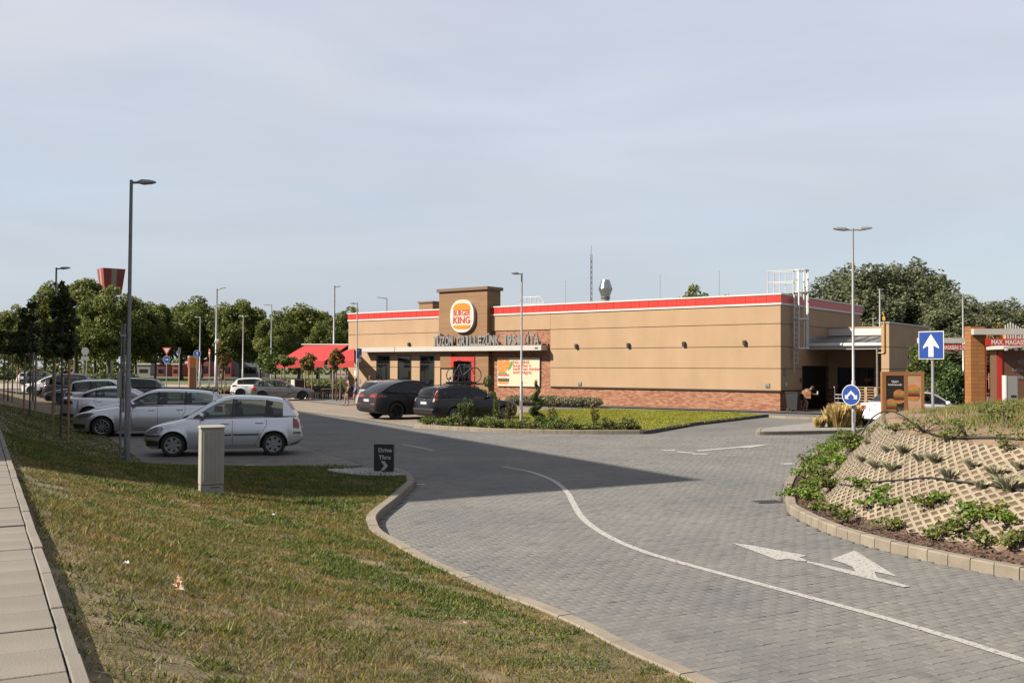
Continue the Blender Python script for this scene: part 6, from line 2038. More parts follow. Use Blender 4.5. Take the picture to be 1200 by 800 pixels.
# ================================================================== ORDER LANE
M_CLAD = brick_mat('orange_wood_cladding', (0.38, 0.17, 0.055), (0.46, 0.215, 0.075), (0.22, 0.09, 0.03), 30.0, 0.105, 0.006, wall=True, rough=0.5, bump=0.25)
M_CLADP = mat('orange_wood', (0.36, 0.155, 0.05), (0.44, 0.20, 0.07), 6, 0.5, stretch=(8, 8, 1))
def burger(parent, x, z, k, y, name='burger_print'):
    def dome(z0, z1, w, up):
        return [(x + w * k * math.cos(q * math.pi / 12) * (1 if abs(math.cos(q * math.pi / 12)) < .99 else 1), z + (z0 + (z1 - z0) * math.sin(q * math.pi / 12) ** .7) * k) for q in range(13)]
    b = lambda nm, x0, x1, z0, z1, m: MB().prism([(x + q[0] * k, z + q[1] * k) for q in ((x0, z0), (x1, z0), (x1 * 1.02, (z0 + z1) / 2), (x1 * 0.9, z1), (x0 * 0.9, z1), (x0 * 1.02, (z0 + z1) / 2))], y - 0.002, y, 'Y').build(nm, m, parent)
    MB().prism(dome(.26, .78, .54, True), y - .002, y, 'Y').build('print_bun', mat('print_bun', (0.62, 0.22, 0.06), (0.74, 0.33, 0.11), 18, 0.4), parent)
    b('print_lettuce', -.55, .55, .10, .27, mat('print_green', (0.13, 0.30, 0.05), (0.25, 0.42, 0.10), 30, 0.4))
    b('print_tomato', -.5, .5, -.06, .09, mat('print_red', (0.50, 0.07, 0.03), None, rough=0.4))
    b('print_patty', -.52, .52, -.26, -.07, mat('print_brown', (0.12, 0.045, 0.02), None, rough=0.4))
    MB().prism(dome(-.27, -.62, .50, False), y - .002, y, 'Y').build('print_bun', MATS['print_bun'], parent)

# menu boards
p = on_px(1047.8, 33.0)
k_ = 33.0 / F
mb_ = thing('menu_board', 'wood framed menu board with a dark burger picture on the near side', 'menu board', p, R(-2))
zt = top_z(1048, 435.4, 33.0); wd = 14.9 * k_
MB().box(-wd, -wd + .13, -.09, .09, 0, zt - .13).build('frame_post', M_CLADP, mb_)
MB().box(wd - .13, wd, -.09, .09, 0, zt - .13).build('frame_post', M_CLADP, mb_)
MB().box(-wd, wd, -.092, .092, zt - .13, zt).build('frame_top', M_CLADP, mb_)
MB().box(-wd + .13, wd - .13, -.088, .088, 0, .42).build('frame_panel', M_CLADP, mb_)
pn = MB().box(-wd + .13, wd - .13, -.075, .075, .42, zt - .13).build('screen_case', mat('board_dark', (0.016, 0.012, 0.012), (0.03, 0.018, 0.016), 5, 0.35), mb_)
letters('print_text', 'Nyári', .10, M_WHITE, pn, (0, -.078, zt - .36), 0, .001, .003)
letters('print_text', 'kedvencek', .09, M_WHITE, pn, (0, -.078, zt - .46), 0, .001, .003, 'CENTER', wd * 1.1)
burger(pn, -.13, zt - 1.17, .34, -.079); burger(pn, .13, zt - .86, .34, -.083)
MB().box(.05, .18, -.079, -.076, .50, .66).build('print_cup', M_CREAM, pn)
p2 = on_px(1069.5, 34.2)
mb2 = thing('menu_board', 'second wood framed menu board with a pale burger print, half behind the dark one', 'menu board', p2, R(-8))
zt2 = top_z(1069, 435.6, 34.2); wd2 = 0.36
MB().box(-wd2, -wd2 + .11, -.09, .09, 0, zt2 - .11).box(wd2 - .11, wd2, -.09, .09, 0, zt2 - .11).box(-wd2, wd2, -.092, .092, zt2 - .11, zt2).build('frame', M_CLADP, mb2)
pn2 = MB().box(-wd2 + .11, wd2 - .11, -.075, .075, .5, zt2 - .11).build('poster_case', mat('board_pale', (0.62, 0.36, 0.20), (0.70, 0.45, 0.28), 5, 0.4), mb2)
burger(pn2, .0, zt2 - .75, .4, -.079)

# height gantry
gY = 27.0; k_ = gY / F
gp_ = on_px(1146, gY)
gan = thing('height_gantry', 'wood clad height gantry with white beam and red board reading MAX. MAGASSÁG: 2,70m', 'gantry', gp_, R(-3))
cw0, cw1 = -8 * k_, 8 * k_
ct = top_z(1146, 382.3, gY)
MB().box(cw0, cw1, 0, .42, 0, ct).build('column', M_CLAD, gan)
MB().box(cw1, cw1 + .045, .01, .41, 0, ct - .02).build('red_side', M_RED, gan)
bz = top_z(1160, 391, gY)
MB().box(cw0 + .0, 5.2, -.22, -.02, bz - .03, bz + .13).build('white_beam', M_CANOPY, gan)
rz0, rz1 = top_z(1160, 405.2, gY), top_z(1160, 397.2, gY)
rb_ = MB().box(.08, 1.95, -.34, -.30, rz0, rz1).build('height_board', M_REDTRIM, gan)
letters('lettering', 'MAX. MAGASSÁG: 2,70m', (rz1 - rz0) * 0.95, M_WHITE, rb_, (.22, -.342, rz0 + (rz1 - rz0) * .16), 0, .002, .005, 'LEFT', 1.5)
for xx in (.3, 1.0, 1.8): MB().cyl((xx, -.32, rz1), (xx, -.12, bz), .012, n=5).build('chain', M_STEEL, gan)
MB().box(4.9, 5.25, 0, .42, 0, ct).build('column', M_CLAD, gan)
gY2 = 35.0
g2 = thing('height_gantry', 'second height gantry with white beam and red 2,70m board behind the arrow sign', 'gantry', on_px(1076, gY2), R(-3))
k2 = gY2 / F; bz = top_z(1110, 399, gY2); L2 = 73 * k2
MB().box(0, L2, -.1, .1, bz - .09, bz + .09).build('white_beam', M_CANOPY, g2)
rz0, rz1 = top_z(1120, 410.3, gY2), top_z(1120, 404, gY2)
rb_ = MB().box(14 * k2, 58 * k2, -.16, -.12, rz0, rz1).build('height_board', M_REDTRIM, g2)
letters('lettering', 'MAX. MAGASSÁG: 2,70m', (rz1 - rz0) * 0.95, M_WHITE, rb_, (36 * k2, -.162, rz0 + (rz1 - rz0) * .16), 0, .002, .006, 'CENTER', 36 * k2)
for xx in (20 * k2, 52 * k2): MB().cyl((xx, -.14, rz1), (xx, -.05, bz), .012, n=5).build('chain', M_STEEL, g2)
MB().box(L2 - .2, L2 + .15, -.02, .3, 0, bz + .3).build('column', M_CLAD, g2)

# order point: canopy, panel, speaker post, crown sign
oY = 31.0; ko = oY / F
op = thing('order_point', 'wood clad order point with white canopy, red strip and silver lettering', 'order point', on_px(1168, oY), R(-4))
zt = top_z(1175, 410.5, oY)
MB().box(0, 1.35, 0, .5, 0, zt).build('wood_panel', mat('brown_cladding', (0.16, 0.075, 0.038), (0.21, 0.10, 0.05), 5, 0.5, stretch=(1, 1, 14)), op)
MB().box(.03, .16, -.03, -.001, 1.25, zt - .02).build('red_strip', M_REDTRIM, op)
MB().box(.04, .13, -.03, -.001, .35, 1.2).build('black_strip', M_FRAME, op)
MB().box(.03, .15, -.031, -.001, .16, .33).build('white_tag', M_WHITE, op)
for kk, ln_ in enumerate(('TŰZÖN', 'GRILLEZÜNK', 'NEKED')):
    letters('lettering', ln_, .14, M_SILVER, op, (.88, -.012, zt - .42 - kk * .24), 0, .008, .004)
MB().add([(-.2, -1.0, zt + .02), (3.6, -1.0, zt + .45), (3.6, 1.0, zt + .45), (-.2, 1.0, zt + .02), (-.2, -1.0, zt + .1), (3.6, -1.0, zt + .56), (3.6, 1.0, zt + .56), (-.2, 1.0, zt + .1)],
         [(0, 3, 2, 1), (4, 5, 6, 7), (0, 1, 5, 4), (1, 2, 6, 5), (2, 3, 7, 6), (3, 0, 4, 7)]).build('canopy', M_CANOPY, op)
sp_ = thing('speaker_post', 'grey order speaker post with dark screen before the wood order point', 'speaker post', on_px(1184, 30.2), R(-4))
zt_ = top_z(1184, 440.5, 30.2)
MB().box(-.16, .18, -.12, .12, 0, zt_, .02).build('case', mat('speaker_grey', (0.33, 0.335, 0.34), None, rough=0.5), sp_)
MB().box(-.20, -.16, -.13, .13, 0, zt_ + .02).build('white_edge', M_WHITE, sp_)
MB().box(-.06, .14, -.126, -.121, .75, 1.35).build('screen', M_BLACK, sp_)
MB().box(-.04, .12, -.126, -.121, 1.45, 1.52).build('speaker_slot', M_FRAME, sp_)
mb3 = thing('menu_board', 'wood order menu with white framed burger pictures beside the speaker post', 'menu board', on_px(1197, 32.0), R(-4))
zt_ = top_z(1197, 428, 32)
MB().box(-.35, 1.6, 0, .15, 0, zt_).build('board', M_CLADP, mb3)
MB().box(-.35, 1.6, -.02, -.001, zt_ - .33, zt_ - .03).build('header', mat('header_brown', (0.13, 0.07, 0.04), None, rough=0.5), mb3)
letters('lettering', 'MENÜ', .2, M_SILVER, mb3, (-.30, -.03, zt_ - .27), 0, .005, .004, 'LEFT')
for z0_, z1_ in ((1.35, 1.72), (.62, 1.30), (.28, .56)):
    f_ = MB().box(-.33, .12, -.03, -.001, z0_, z1_).build('picture_frame', M_WHITE, mb3)
    MB().box(-.29, .06, -.034, -.031, z0_ + .04, z1_ - .04).build('picture', mat('board_dark', (0, 0, 0)), f_)
    burger(f_, -.12, (z0_ + z1_) / 2, (z1_ - z0_) * .6, -.036)
cr = thing('crown_sign', 'orange sign box with a white paper crown outline above the order lane', 'sign', on_px(1186, 36.0), R(-4))
kc = 36.0 / F
zt_ = top_z(1186, 377, 36)
zb_ = top_z(1186, 400, 36)
MB().box(-.26, .30, -.12, .12, zb_ - .2, zt_ - .30).build('crown_band', M_ORANGE, cr)
for q in range(8):
    x = -.30 + q * .09
    MB().box(x, x + .035, -.16, -.125, zb_ - .1, zt_ - .02 - abs(q - 2) * .05).build('crown_point', M_WHITE, cr)
MB().box(-.24, -.16, -.05, .05, 0, zb_).build('post', M_WHITE, cr); MB().box(.1, .18, -.05, .05, 0, zb_).build('post', M_WHITE, cr)
ob = top_z(1192, 424, 36); MB().box(.0, .62, -.3, .2, top_z(1192, 415, 36) - .32, top_z(1192, 415, 36)).build('orange_box', M_ORANGE, cr)

# ================================================================== SERVICE YARD
# pallets, each a thing of its own
def pallet(label, loc, rz):
    t = thing('pallet', label, 'pallet', loc, rz, 'stacked wooden pallets')
    return t
M_PAL = mat('raw_pine', (0.44, 0.29, 0.155), (0.56, 0.39, 0.22), 9, 0.85, stretch=(1, 6, 6), objrand=0.12)
top_me = {}
def mk(nm, *b):
    o = MB().box(*b).build(nm, M_PAL); me = o.data; bpy.data.objects.remove(o); return me
dk = mk('deck_board', -.6, .6, -.05, .05, 0, .022); rn = mk('runner', -.6, .6, -.05, .05, 0, .022); blk = mk('block', -.07, .07, -.05, .05, 0, .078); cr_ = mk('cross_board', -.07, .07, -.4, .4, 0, .022)
pb = b_world(2.45, 4.6, 0.04)
ppos = on_px(1017, 54.2)
ords = ['lowest', 'second lowest', 'third', 'fourth', 'fifth', 'sixth', 'seventh', 'eighth', 'topmost']
for k in range(9):
    t = pallet('pine pallet, %s of the stack by the service door' % ords[k], (ppos.x + random.gauss(0, .015), ppos.y, 0.04 + k * .1445), TH + random.gauss(0, .02))
    for y in (-.35, 0, .35):
        link('runner', rn, t, (0, y, 0))
        for x in (-.53, 0, .53): link('block', blk, t, (x, y, .022))
    for x in (-.53, 0, .53): link('cross_board', cr_, t, (x, 0, .1))
    for y in (-.35, -.17, 0, .17, .35): link('deck_board', dk, t, (0, y, .122))
# wheelie bin
p = on_px(930, 52.6)
bn = thing('wheelie_bin', 'dark grey wheelie bin against the shaded brick base', 'bin', (p.x, p.y, 0.035), TH + R(90))
MB().add([(-.22, -.26, .1), (.22, -.26, .1), (.22, .26, .1), (-.22, .26, .1), (-.28, -.34, .98), (.28, -.34, .98), (.28, .34, .98), (-.28, .34, .98)], [(3, 2, 1, 0), (4, 5, 6, 7), (0, 1, 5, 4), (1, 2, 6, 5), (2, 3, 7, 6), (3, 0, 4, 7)]).build('body', mat('bin_dark', (0.02, 0.021, 0.022), None, rough=0.5), bn)
MB().box(-.31, .31, -.36, .38, .985, 1.05, .02).build('lid', M_BLACK, bn)
for s in (-1, 1): MB().lathe([(.1, -.03), (.1, .03)], (s * .27, .22, .1), 'X', 14).build('wheel', M_RUBBER, bn)
# steel trolley
p = on_px(986.5, 53.6)
tr = thing('hand_trolley', 'steel goods trolley with wire sides by the service doorway', 'trolley', (p.x, p.y, .035), TH)
fr2 = MB()
for x in (-.3, .3):
    fr2.tube([(x, -.25, .18), (x, -.25, 1.25), (x, -.35, 1.3)], .018); fr2.tube([(x, .25, .18), (x, .25, .9)], .018)
for z in (.2, .45, .7, .9):
    fr2.tube([(-.3, -.25, z), (.3, -.25, z), (.3, .25, z), (-.3, .25, z)], .012, 5, True)
fr2.build('frame', M_STEEL, tr); MB().box(-.3, .3, -.25, .25, .185, .2).build('tray', M_STEEL, tr)
for x in (-.25, .25):
    for y in (-.2, .2): MB().lathe([(.07, -.02), (.07, .02)], (x, y, .07), 'X', 12).build('wheel', M_RUBBER, tr)

# ================================================================== TERRACE
tY = 77.0
M_AWN = mat('awning_red', (0.62, 0.022, 0.022), (0.55, 0.018, 0.018), 2, 0.75)
def awning(label, pts, vpts, posts):
    c = sum((Vector(p) for p in pts), Vector()) / len(pts)
    t = thing('terrace_awning', label, 'awning', (c.x, c.y, 0))
    o = Vector((c.x, c.y, 0))
    lp_ = [Vector(p) - o for p in pts]
    nrm = (lp_[1] - lp_[0]).cross(lp_[2] - lp_[0]).normalized() * .03
    n = len(lp_)
    MB().add([p + nrm for p in lp_] + [p - nrm for p in lp_], [list(range(n)), list(range(2 * n - 1, n - 1, -1))] + [(i, n + i, n + (i + 1) % n, (i + 1) % n) for i in range(n)]).build('fabric', M_AWN, t)
    a, b = (Vector(p) - o for p in vpts)
    dv = Vector((0, .03, 0)); dn = Vector((0, 0, -.42))
    MB().add([a, b, b + dn, a + dn, a + dv, b + dv, b + dv + dn, a + dv + dn], [(0, 3, 2, 1), (4, 5, 6, 7), (0, 1, 5, 4), (3, 7, 6, 2), (1, 2, 6, 5), (0, 4, 7, 3)]).build('valance', M_AWN, t)
    for p, h in posts:
        q = Vector(p) - o
        MB().cyl((q.x, q.y, 0), (q.x, q.y, h), .05, n=8).build('post', M_POLE, t)
    return t, o
tA = [gy(324, 424.6, 74.5), gy(380, 423.6, 73), gy(408, 404.6, 78), gy(358, 404.6, 80)]
t, o = awning('large red terrace awning sloping down towards the parking', tA, (tA[0], tA[1]), [(gy(354, 440, 75), 3.0), (gy(374, 440, 75.5), 3.0)])
a, b = tA[3] - o, tA[2] - o
MB().cyl(a + Vector((-.3, 0, .05)), b + Vector((.3, 0, .05)), .09, n=8).build('awning_box', M_BLACK, t)
tB = [gy(384, 423.4, 70.5), gy(415, 423.4, 69.5), gy(415, 408, 75), gy(407, 410.2, 75.5)]
awning('smaller red terrace awning tucked against the restaurant end wall', tB, (tB[0], tB[1]), [(gy(391, 440, 71), 2.9), (gy(405.5, 440, 72), 2.8)])
plan('terrace_paving', [v2(g(*p)) for p in ((300, 463), (408, 466), (440, 471), (405, 475.5), (385, 473), (330, 467.5))], 0.03, mat('terrace_grey', (0.16, 0.155, 0.15), (0.2, 0.195, 0.185), 1, 0.9))
M_TWOOD = mat('terrace_wood', (0.12, 0.05, 0.03), (0.16, 0.07, 0.04), 5, 0.6)
def table_set(px, Y, i):
    p = on_px(px, Y)
    t = thing('terrace_table', ['dark table at the left edge of the terrace', 'dark table under the middle of the large awning', 'dark table where the two red awnings meet', 'dark table beside the walking woman', 'dark table nearest the grey hatchback nose', 'dark table at the back under the large awning'][i], 'table', (p.x, p.y, .03), .4 * i, 'terrace tables')
    MB().box(-.6, .6, -.4, .4, .72, .76).build('table_top', M_TWOOD, t)
    for x in (-.52, .52):
        for y in (-.33, .33): MB().cyl((x, y, 0), (x, y, .72), .025, n=6).build('leg', M_BLACK, t)
    for s in (-1, 1):
        for x in (-.3, .3):
            c_, s_ = math.cos(.4 * i), math.sin(.4 * i)
            q = Vector((x * c_ - s * .75 * s_, x * s_ + s * .75 * c_, 0))
            ch = thing('terrace_chair', 'black terrace chair drawn up to the dark table ' + ['at the left edge of the terrace', 'under the middle of the large awning', 'where the two red awnings meet', 'beside the walking woman', 'nearest the grey hatchback nose', 'at the back under the large awning'][i], 'chair', (p.x + q.x, p.y + q.y, .03), .4 * i + (0 if s < 0 else math.pi), 'terrace chairs')
            MB().box(-.21, .21, -.21, .21, .43, .46).build('seat', M_TWOOD, ch)
            MB().box(-.21, .21, -.23, -.20, .58, .88).build('backrest', M_BLACK, ch)
            for xx in (-.19, .19):
                MB().cyl((xx, -.2, 0), (xx, -.215, .88), .015, n=5).build('leg', M_BLACK, ch); MB().cyl((xx, .19, 0), (xx, .19, .43), .015, n=5).build('leg', M_BLACK, ch)
for i, (px, Y) in enumerate(((366, 72), (376, 70.5), (387, 72.5), (397, 70), (384, 68.6), (371, 74.5))): table_set(px, Y, i)
p = on_px(350.5, 70.5)
ws = thing('waste_station', 'waste station with pale side and dark red door by the grey hatchback', 'waste bin', (p.x, p.y, .02), R(32))
MB().box(-.42, .42, -.35, .35, 0, 1.32).build('case', mat('waste_brown', (0.06, 0.03, 0.025), None, rough=0.6), ws)
MB().box(-.47, -.42, -.38, .38, 0, 1.36).build('side_panel', M_CANOPY, ws); MB().box(-.47, .47, -.40, .40, 1.36, 1.42).build('top', M_DKSTEEL, ws)
MB().box(-.25, .3, -.365, -.351, .25, .9).build('door', mat('waste_red', (0.16, 0.02, 0.018), None, rough=0.6), ws)
# notices hung at the terrace
for px, lbl in ((396, 'white notice panel hung on the terrace rail'), (402.5, 'white and red notice panel hung on the terrace rail')):
    p = on_px(px, 70.2); nt_ = thing('hanging_notice', lbl, 'notice', (p.x, p.y, 0))
    zt, zb = top_z(px, 434.2, 70.2), top_z(px, 441, 70.2)
    MB().box(-.17, .17, -.01, .01, zb, zt).build('panel', M_WHITE, nt_)
    MB().box(-.12, .12, -.014, -.011, zb + .1, zb + .2).build('print', M_RED, nt_)
    for s in (-.14, .14): MB().cyl((s, .03, 0), (s, .03, zt), .02, n=6).build('post', M_BLACK, nt_)

# ================================================================== BICYCLE on the roof rack
bl_ = focus['root'].location
bk = thing('bicycle', 'grey bicycle with black wheels standing on the roof rack of the navy estate', 'bicycle', bl_, HD2)
bx0, by0, bz0 = -0.30, -0.22, 1.62
def bp(x, z, y=0.0): return (bx0 + x, by0 + y, bz0 + z)
rwc, fwc, rw_ = (-.56, .345), (.56, .345), .345
for (cx_, cz__) in (rwc, fwc):
    wv = MB().tube([bp(cx_ + (rw_ - .02) * math.cos(a), cz__ + (rw_ - .02) * math.sin(a)) for a in np.linspace(0, 2 * math.pi, 29)[:-1]], .022, 6, True).build('wheel', M_RUBBER, bk, 60)
    MB().cyl(bp(cx_, cz__, -.05), bp(cx_, cz__, .05), .02, n=8).build('hub', M_STEEL, wv)
    sp2 = MB()
    for a in np.linspace(0, math.pi, 9)[:-1]:
        sp2.cyl(bp(cx_ - .32 * math.cos(a), cz__ - .32 * math.sin(a)), bp(cx_ + .32 * math.cos(a), cz__ + .32 * math.sin(a)), .002, n=4)
    so_ = sp2.build('spokes', M_STEEL, wv); so_['kind'] = 'stuff'
bb = (-.10, .30); ht = (.36, .78); ht2 = (.39, .66); st_ = (-.24, .80)
fm = MB()
for a, b, r_ in ((bb, ht2, .022), (bb, st_, .018), (st_, ht, .018), (bb, rwc, .012), (st_, rwc, .010)): fm.cyl(bp(*a), bp(*b), r_, n=8)
fm.cyl(bp(.355, .82), bp(.40, .62), .022, n=8)
fm.build('frame', mat('bike_grey', (0.26, 0.27, 0.29), None, rough=0.3, metal=0.5), bk, 50)
MB().tube([bp(.40, .62), bp(.47, .5), bp(*fwc)], .014, 6).build('fork', M_BLACK, bk)
MB().tube([bp(.40, .94, -.28), bp(.37, .93, -.05), bp(.37, .93, .05), bp(.40, .94, .28)], .012, 6).build('handlebar', M_BLACK, bk)
MB().cyl(bp(.355, .82), bp(.37, .93), .014, n=6).build('stem', M_BLACK, bk)
MB().cyl(bp(*st_), bp(-.27, .93), .012, n=6).build('seat_post', M_BLACK, bk)
MB().ellipsoid(bp(-.27, .95), (.14, .06, .03), 10, 6).build('saddle', M_BLACK, bk, 180)
MB().lathe([(.09, -.01), (.09, .01)], bp(*bb), 'Y', 18).build('chainring', M_BLACK, bk)
for s in (-1, 1): MB().tube([bp(bb[0], bb[1], s * .06), bp(bb[0] + s * .12, bb[1] - s * .12, s * .07)], .01, 5).build('crank', M_BLACK, bk)

# ================================================================== PEOPLE
M_SKIN = mat('skin', (0.42, 0.235, 0.16), (0.46, 0.265, 0.185), 8, 0.6)
def skin_mesh(V, E, rad, root=0, sub=2):
    me = bpy.data.meshes.new('figure')
    me.from_pydata(V, E, [])
    ob = bpy.data.objects.new('figure', me); COL.objects.link(ob)
    sk = ob.modifiers.new('skin', 'SKIN'); sk.use_smooth_shade = True
    me.skin_vertices[0].data  # layer made by the modifier
    for i, r in enumerate(rad):
        me.skin_vertices[0].data[i].radius = (r, r) if not isinstance(r, tuple) else r
        me.skin_vertices[0].data[i].use_root = (i == root)
    sb = ob.modifiers.new('sub', 'SUBSURF'); sb.levels = sub; sb.render_levels = sub
    bpy.context.view_layer.update()
    m2 = bpy.data.meshes.new_from_object(ob.evaluated_get(bpy.context.evaluated_depsgraph_get()))
    bpy.data.objects.remove(ob)
    return m2
def limb(pts, rads, m, parent, name, sub=1):
    sm_ = catmull(pts, 4)
    rr = [float(np.interp(i / 4, range(len(rads)), rads)) for i in range(len(sm_))]
    return MB().tube(sm_, rr, 12).build(name, m, parent, 50)
def person(label, loc, rz, J, wear, hair, scale=1.0, hair_long=False):
    """J: joints, facing +x; wear: list of (name, chains, material)"""
    t = thing('person', label, 'person', loc, rz)
    t.scale = (scale,) * 3
    names = ['pelvis', 'belly', 'chest', 'neck', 'head0', 'head1', 'head2', 'shL', 'elL', 'wrL', 'paL', 'shR', 'elR', 'wrR', 'paR', 'hiL', 'knL', 'anL', 'toL', 'hiR', 'knR', 'anR', 'toR']
    rads = [.125, .115, .13, .055, .065, .098, .075, .062, .043, .030, .034, .062, .043, .030, .034, .090, .058, .040, .034, .090, .058, .040, .034]
    ix = {n: i for i, n in enumerate(names)}
    E = [('pelvis', 'belly'), ('belly', 'chest'), ('chest', 'neck'), ('neck', 'head0'), ('head0', 'head1'), ('head1', 'head2'), ('chest', 'shL'), ('shL', 'elL'), ('elL', 'wrL'), ('wrL', 'paL'),
         ('chest', 'shR'), ('shR', 'elR'), ('elR', 'wrR'), ('wrR', 'paR'), ('pelvis', 'hiL'), ('hiL', 'knL'), ('knL', 'anL'), ('anL', 'toL'), ('pelvis', 'hiR'), ('hiR', 'knR'), ('knR', 'anR'), ('anR', 'toR')]
    me = skin_mesh([J[n] for n in names], [(ix[a], ix[b]) for a, b in E], rads, 0, 2)
    # fingers, nose and ears joined to the same skin
    mb = MB()
    mb.add([v.co[:] for v in me.vertices], [list(p.vertices) for p in me.polygons])
    for s in 'LR':
        w_, pa = Vector(J['wr' + s]), Vector(J['pa' + s]); d = (pa - w_).normalized()
        sd_ = d.cross(Vector((1, 0, 0))); sd_ = sd_.normalized() if sd_.length > .1 else d.orthogonal().normalized()
        up_ = sd_.cross(d)
        for k, ln_ in zip((-1.5, -.5, .5, 1.5), (.055, .07, .075, .062)):
            b0 = pa + up_ * k * .017
            mb.tube([b0, b0 + d * ln_ * .6 + sd_ * .008, b0 + d * ln_ * .95 + sd_ * .028], [.010, .009, .007], 5)
        b0 = w_ + d * .02 + up_ * -.03
        mb.tube([b0, b0 + d * .035 - up_ * .022, b0 + d * .065 - up_ * .022], [.012, .010, .008], 5)
    h1 = Vector(J['head1']); up = (Vector(J['head2']) - Vector(J['head0'])).normalized(); fw = Vector(J.get('face', (1, 0, 0))).normalized(); rt = up.cross(fw)
    mb.ellipsoid(h1 + fw * .105 - up * .01, (.018, .015, .024), 6, 5)
    for s in (-1, 1): mb.ellipsoid(h1 + rt * s * .095 - up * .01, (.016, .012, .028), 6, 5)
    bo = mb.build('body', M_SKIN, t, 180, fix=False)
    for s in (-1, 1): MB().ellipsoid(h1 + fw * .096 + rt * s * .034 + up * .015, (.01, .014, .01), 6, 4).build('eye', M_BLACK, t)
    MB().ellipsoid(h1 + fw * .100 - up * .055, (.01, .024, .008), 6, 4).build('mouth', mat('lips', (0.28, 0.09, 0.08), None), t)
    hb = MB(); hb.ellipsoid(h1 - fw * .022 + up * .045, (.112, .108, .10), 14, 10)
    if hair_long: hb.ellipsoid(h1 - fw * .075 - up * .10, (.055, .085, .15), 12, 8)
    hb.build('hair', hair, t, 180)
    for nm, chains, m_ in wear:
        for pts, rr in chains:
            limb(pts, rr, m_, t, nm)
    return t
STAND = dict(pelvis=(0, 0, .95), belly=(.0, 0, 1.10), chest=(0, 0, 1.30), neck=(0, 0, 1.46), head0=(.01, 0, 1.53), head1=(.02, 0, 1.60), head2=(.01, 0, 1.68),
             shL=(0, .165, 1.39), elL=(-.04, .23, 1.12), wrL=(.06, .24, .90), paL=(.09, .24, .83), shR=(0, -.165, 1.39), elR=(-.02, -.23, 1.12), wrR=(.10, -.24, .90), paR=(.13, -.24, .83),
             hiL=(0, .09, .90), knL=(.05, .10, .50), anL=(-.04, .10, .08), toL=(.12, .11, .035), hiR=(0, -.09, .90), knR=(.12, -.10, .51), anR=(.16, -.10, .08), toR=(.32, -.11, .035))
def wearset(J, top, low, tr=.155, sleeves=False, short=True):
    v = lambda n: Vector(J[n])
    tops = [([v('belly') - (v('chest') - v('belly')) * .25, v('belly'), v('chest'), v('chest').lerp(v('neck'), .45)], [tr - .02, tr - .015, tr, .085])]
    if sleeves:
        for s in 'LR': tops.append(([v('chest').lerp(v('sh' + s), .6), v('sh' + s), v('sh' + s).lerp(v('el' + s), .6)], [.08, .078, .062]))
    lows = []
    f = .45 if short else .97
    for s in 'LR':
        if short: lows.append(([v('pelvis'), v('hi' + s), v('hi' + s).lerp(v('kn' + s), f)], [.145, .115, .098]))
        else: lows.append(([v('pelvis'), v('hi' + s), v('kn' + s), v('kn' + s).lerp(v('an' + s), .9)], [.145, .115, .078, .062]))
    return [('top', tops, top), ('shorts' if short else 'trousers', lows, low)]
M_CBLACK = mat('black_cloth', (0.016, 0.016, 0.018), None, rough=0.9)
M_CBLUE = mat('blue_cloth', (0.02, 0.05, 0.30), (0.06, 0.10, 0.40), 30, 0.9)
M_BROWNHAIR = mat('brown_hair', (0.075, 0.035, 0.016), (0.12, 0.06, 0.03), 30, 0.6)
M_DKHAIR = mat('dark_hair', (0.02, 0.013, 0.010), None, rough=0.6)
J = dict(STAND); J.update(elR=(.10, -.26, 1.18), wrR=(.24, -.20, 1.36), paR=(.27, -.17, 1.44))
p1 = g(407.5, 475.5)
person('woman in black crop top and black shorts walking with one hand raised', (p1.x, p1.y, 0.03), R(200), J, wearset(J, M_CBLACK, M_CBLACK, .14), M_DKHAIR, 1.0, True)
J = dict(STAND); J.update(knL=(.14, .10, .52), anL=(.02, .10, .12), toL=(.17, .11, .06), anR=(-.10, -.10, .08), knR=(.0, -.10, .50), toR=(.06, -.11, .035))
p1 = g(415.5, 475.0)
person('person in a blue top and shorts with brown hair walking beside the pale grey car', (p1.x, p1.y + .4, 0.03), R(190), J, wearset(J, M_CBLUE, M_CBLUE, .14), M_BROWNHAIR, .93, True)
p1 = on_px(434, 60.0)
person('person with short brown hair standing behind the pale grey car', (p1.x, p1.y, 0.02), R(230), dict(STAND), wearset(STAND, mat('tan_cloth', (0.30, 0.20, 0.14), None, rough=0.9), M_CBLACK, .15, True), M_BROWNHAIR, 1.02)
J = dict(STAND)
p1 = b_world(fx(527, -2.4), -2.4)
person('person in a pink and white top with light hair standing by the red doorway', (p1.x, p1.y, 0.035), R(215), J, wearset(J, mat('pink_cloth', (0.62, 0.36, 0.38), (0.75, 0.70, 0.70), 14, 0.9), mat('grey_cloth', (0.25, 0.25, 0.26), None, rough=0.9), .16, True), mat('fair_hair', (0.42, 0.38, 0.34), None, rough=0.7), .98, True)
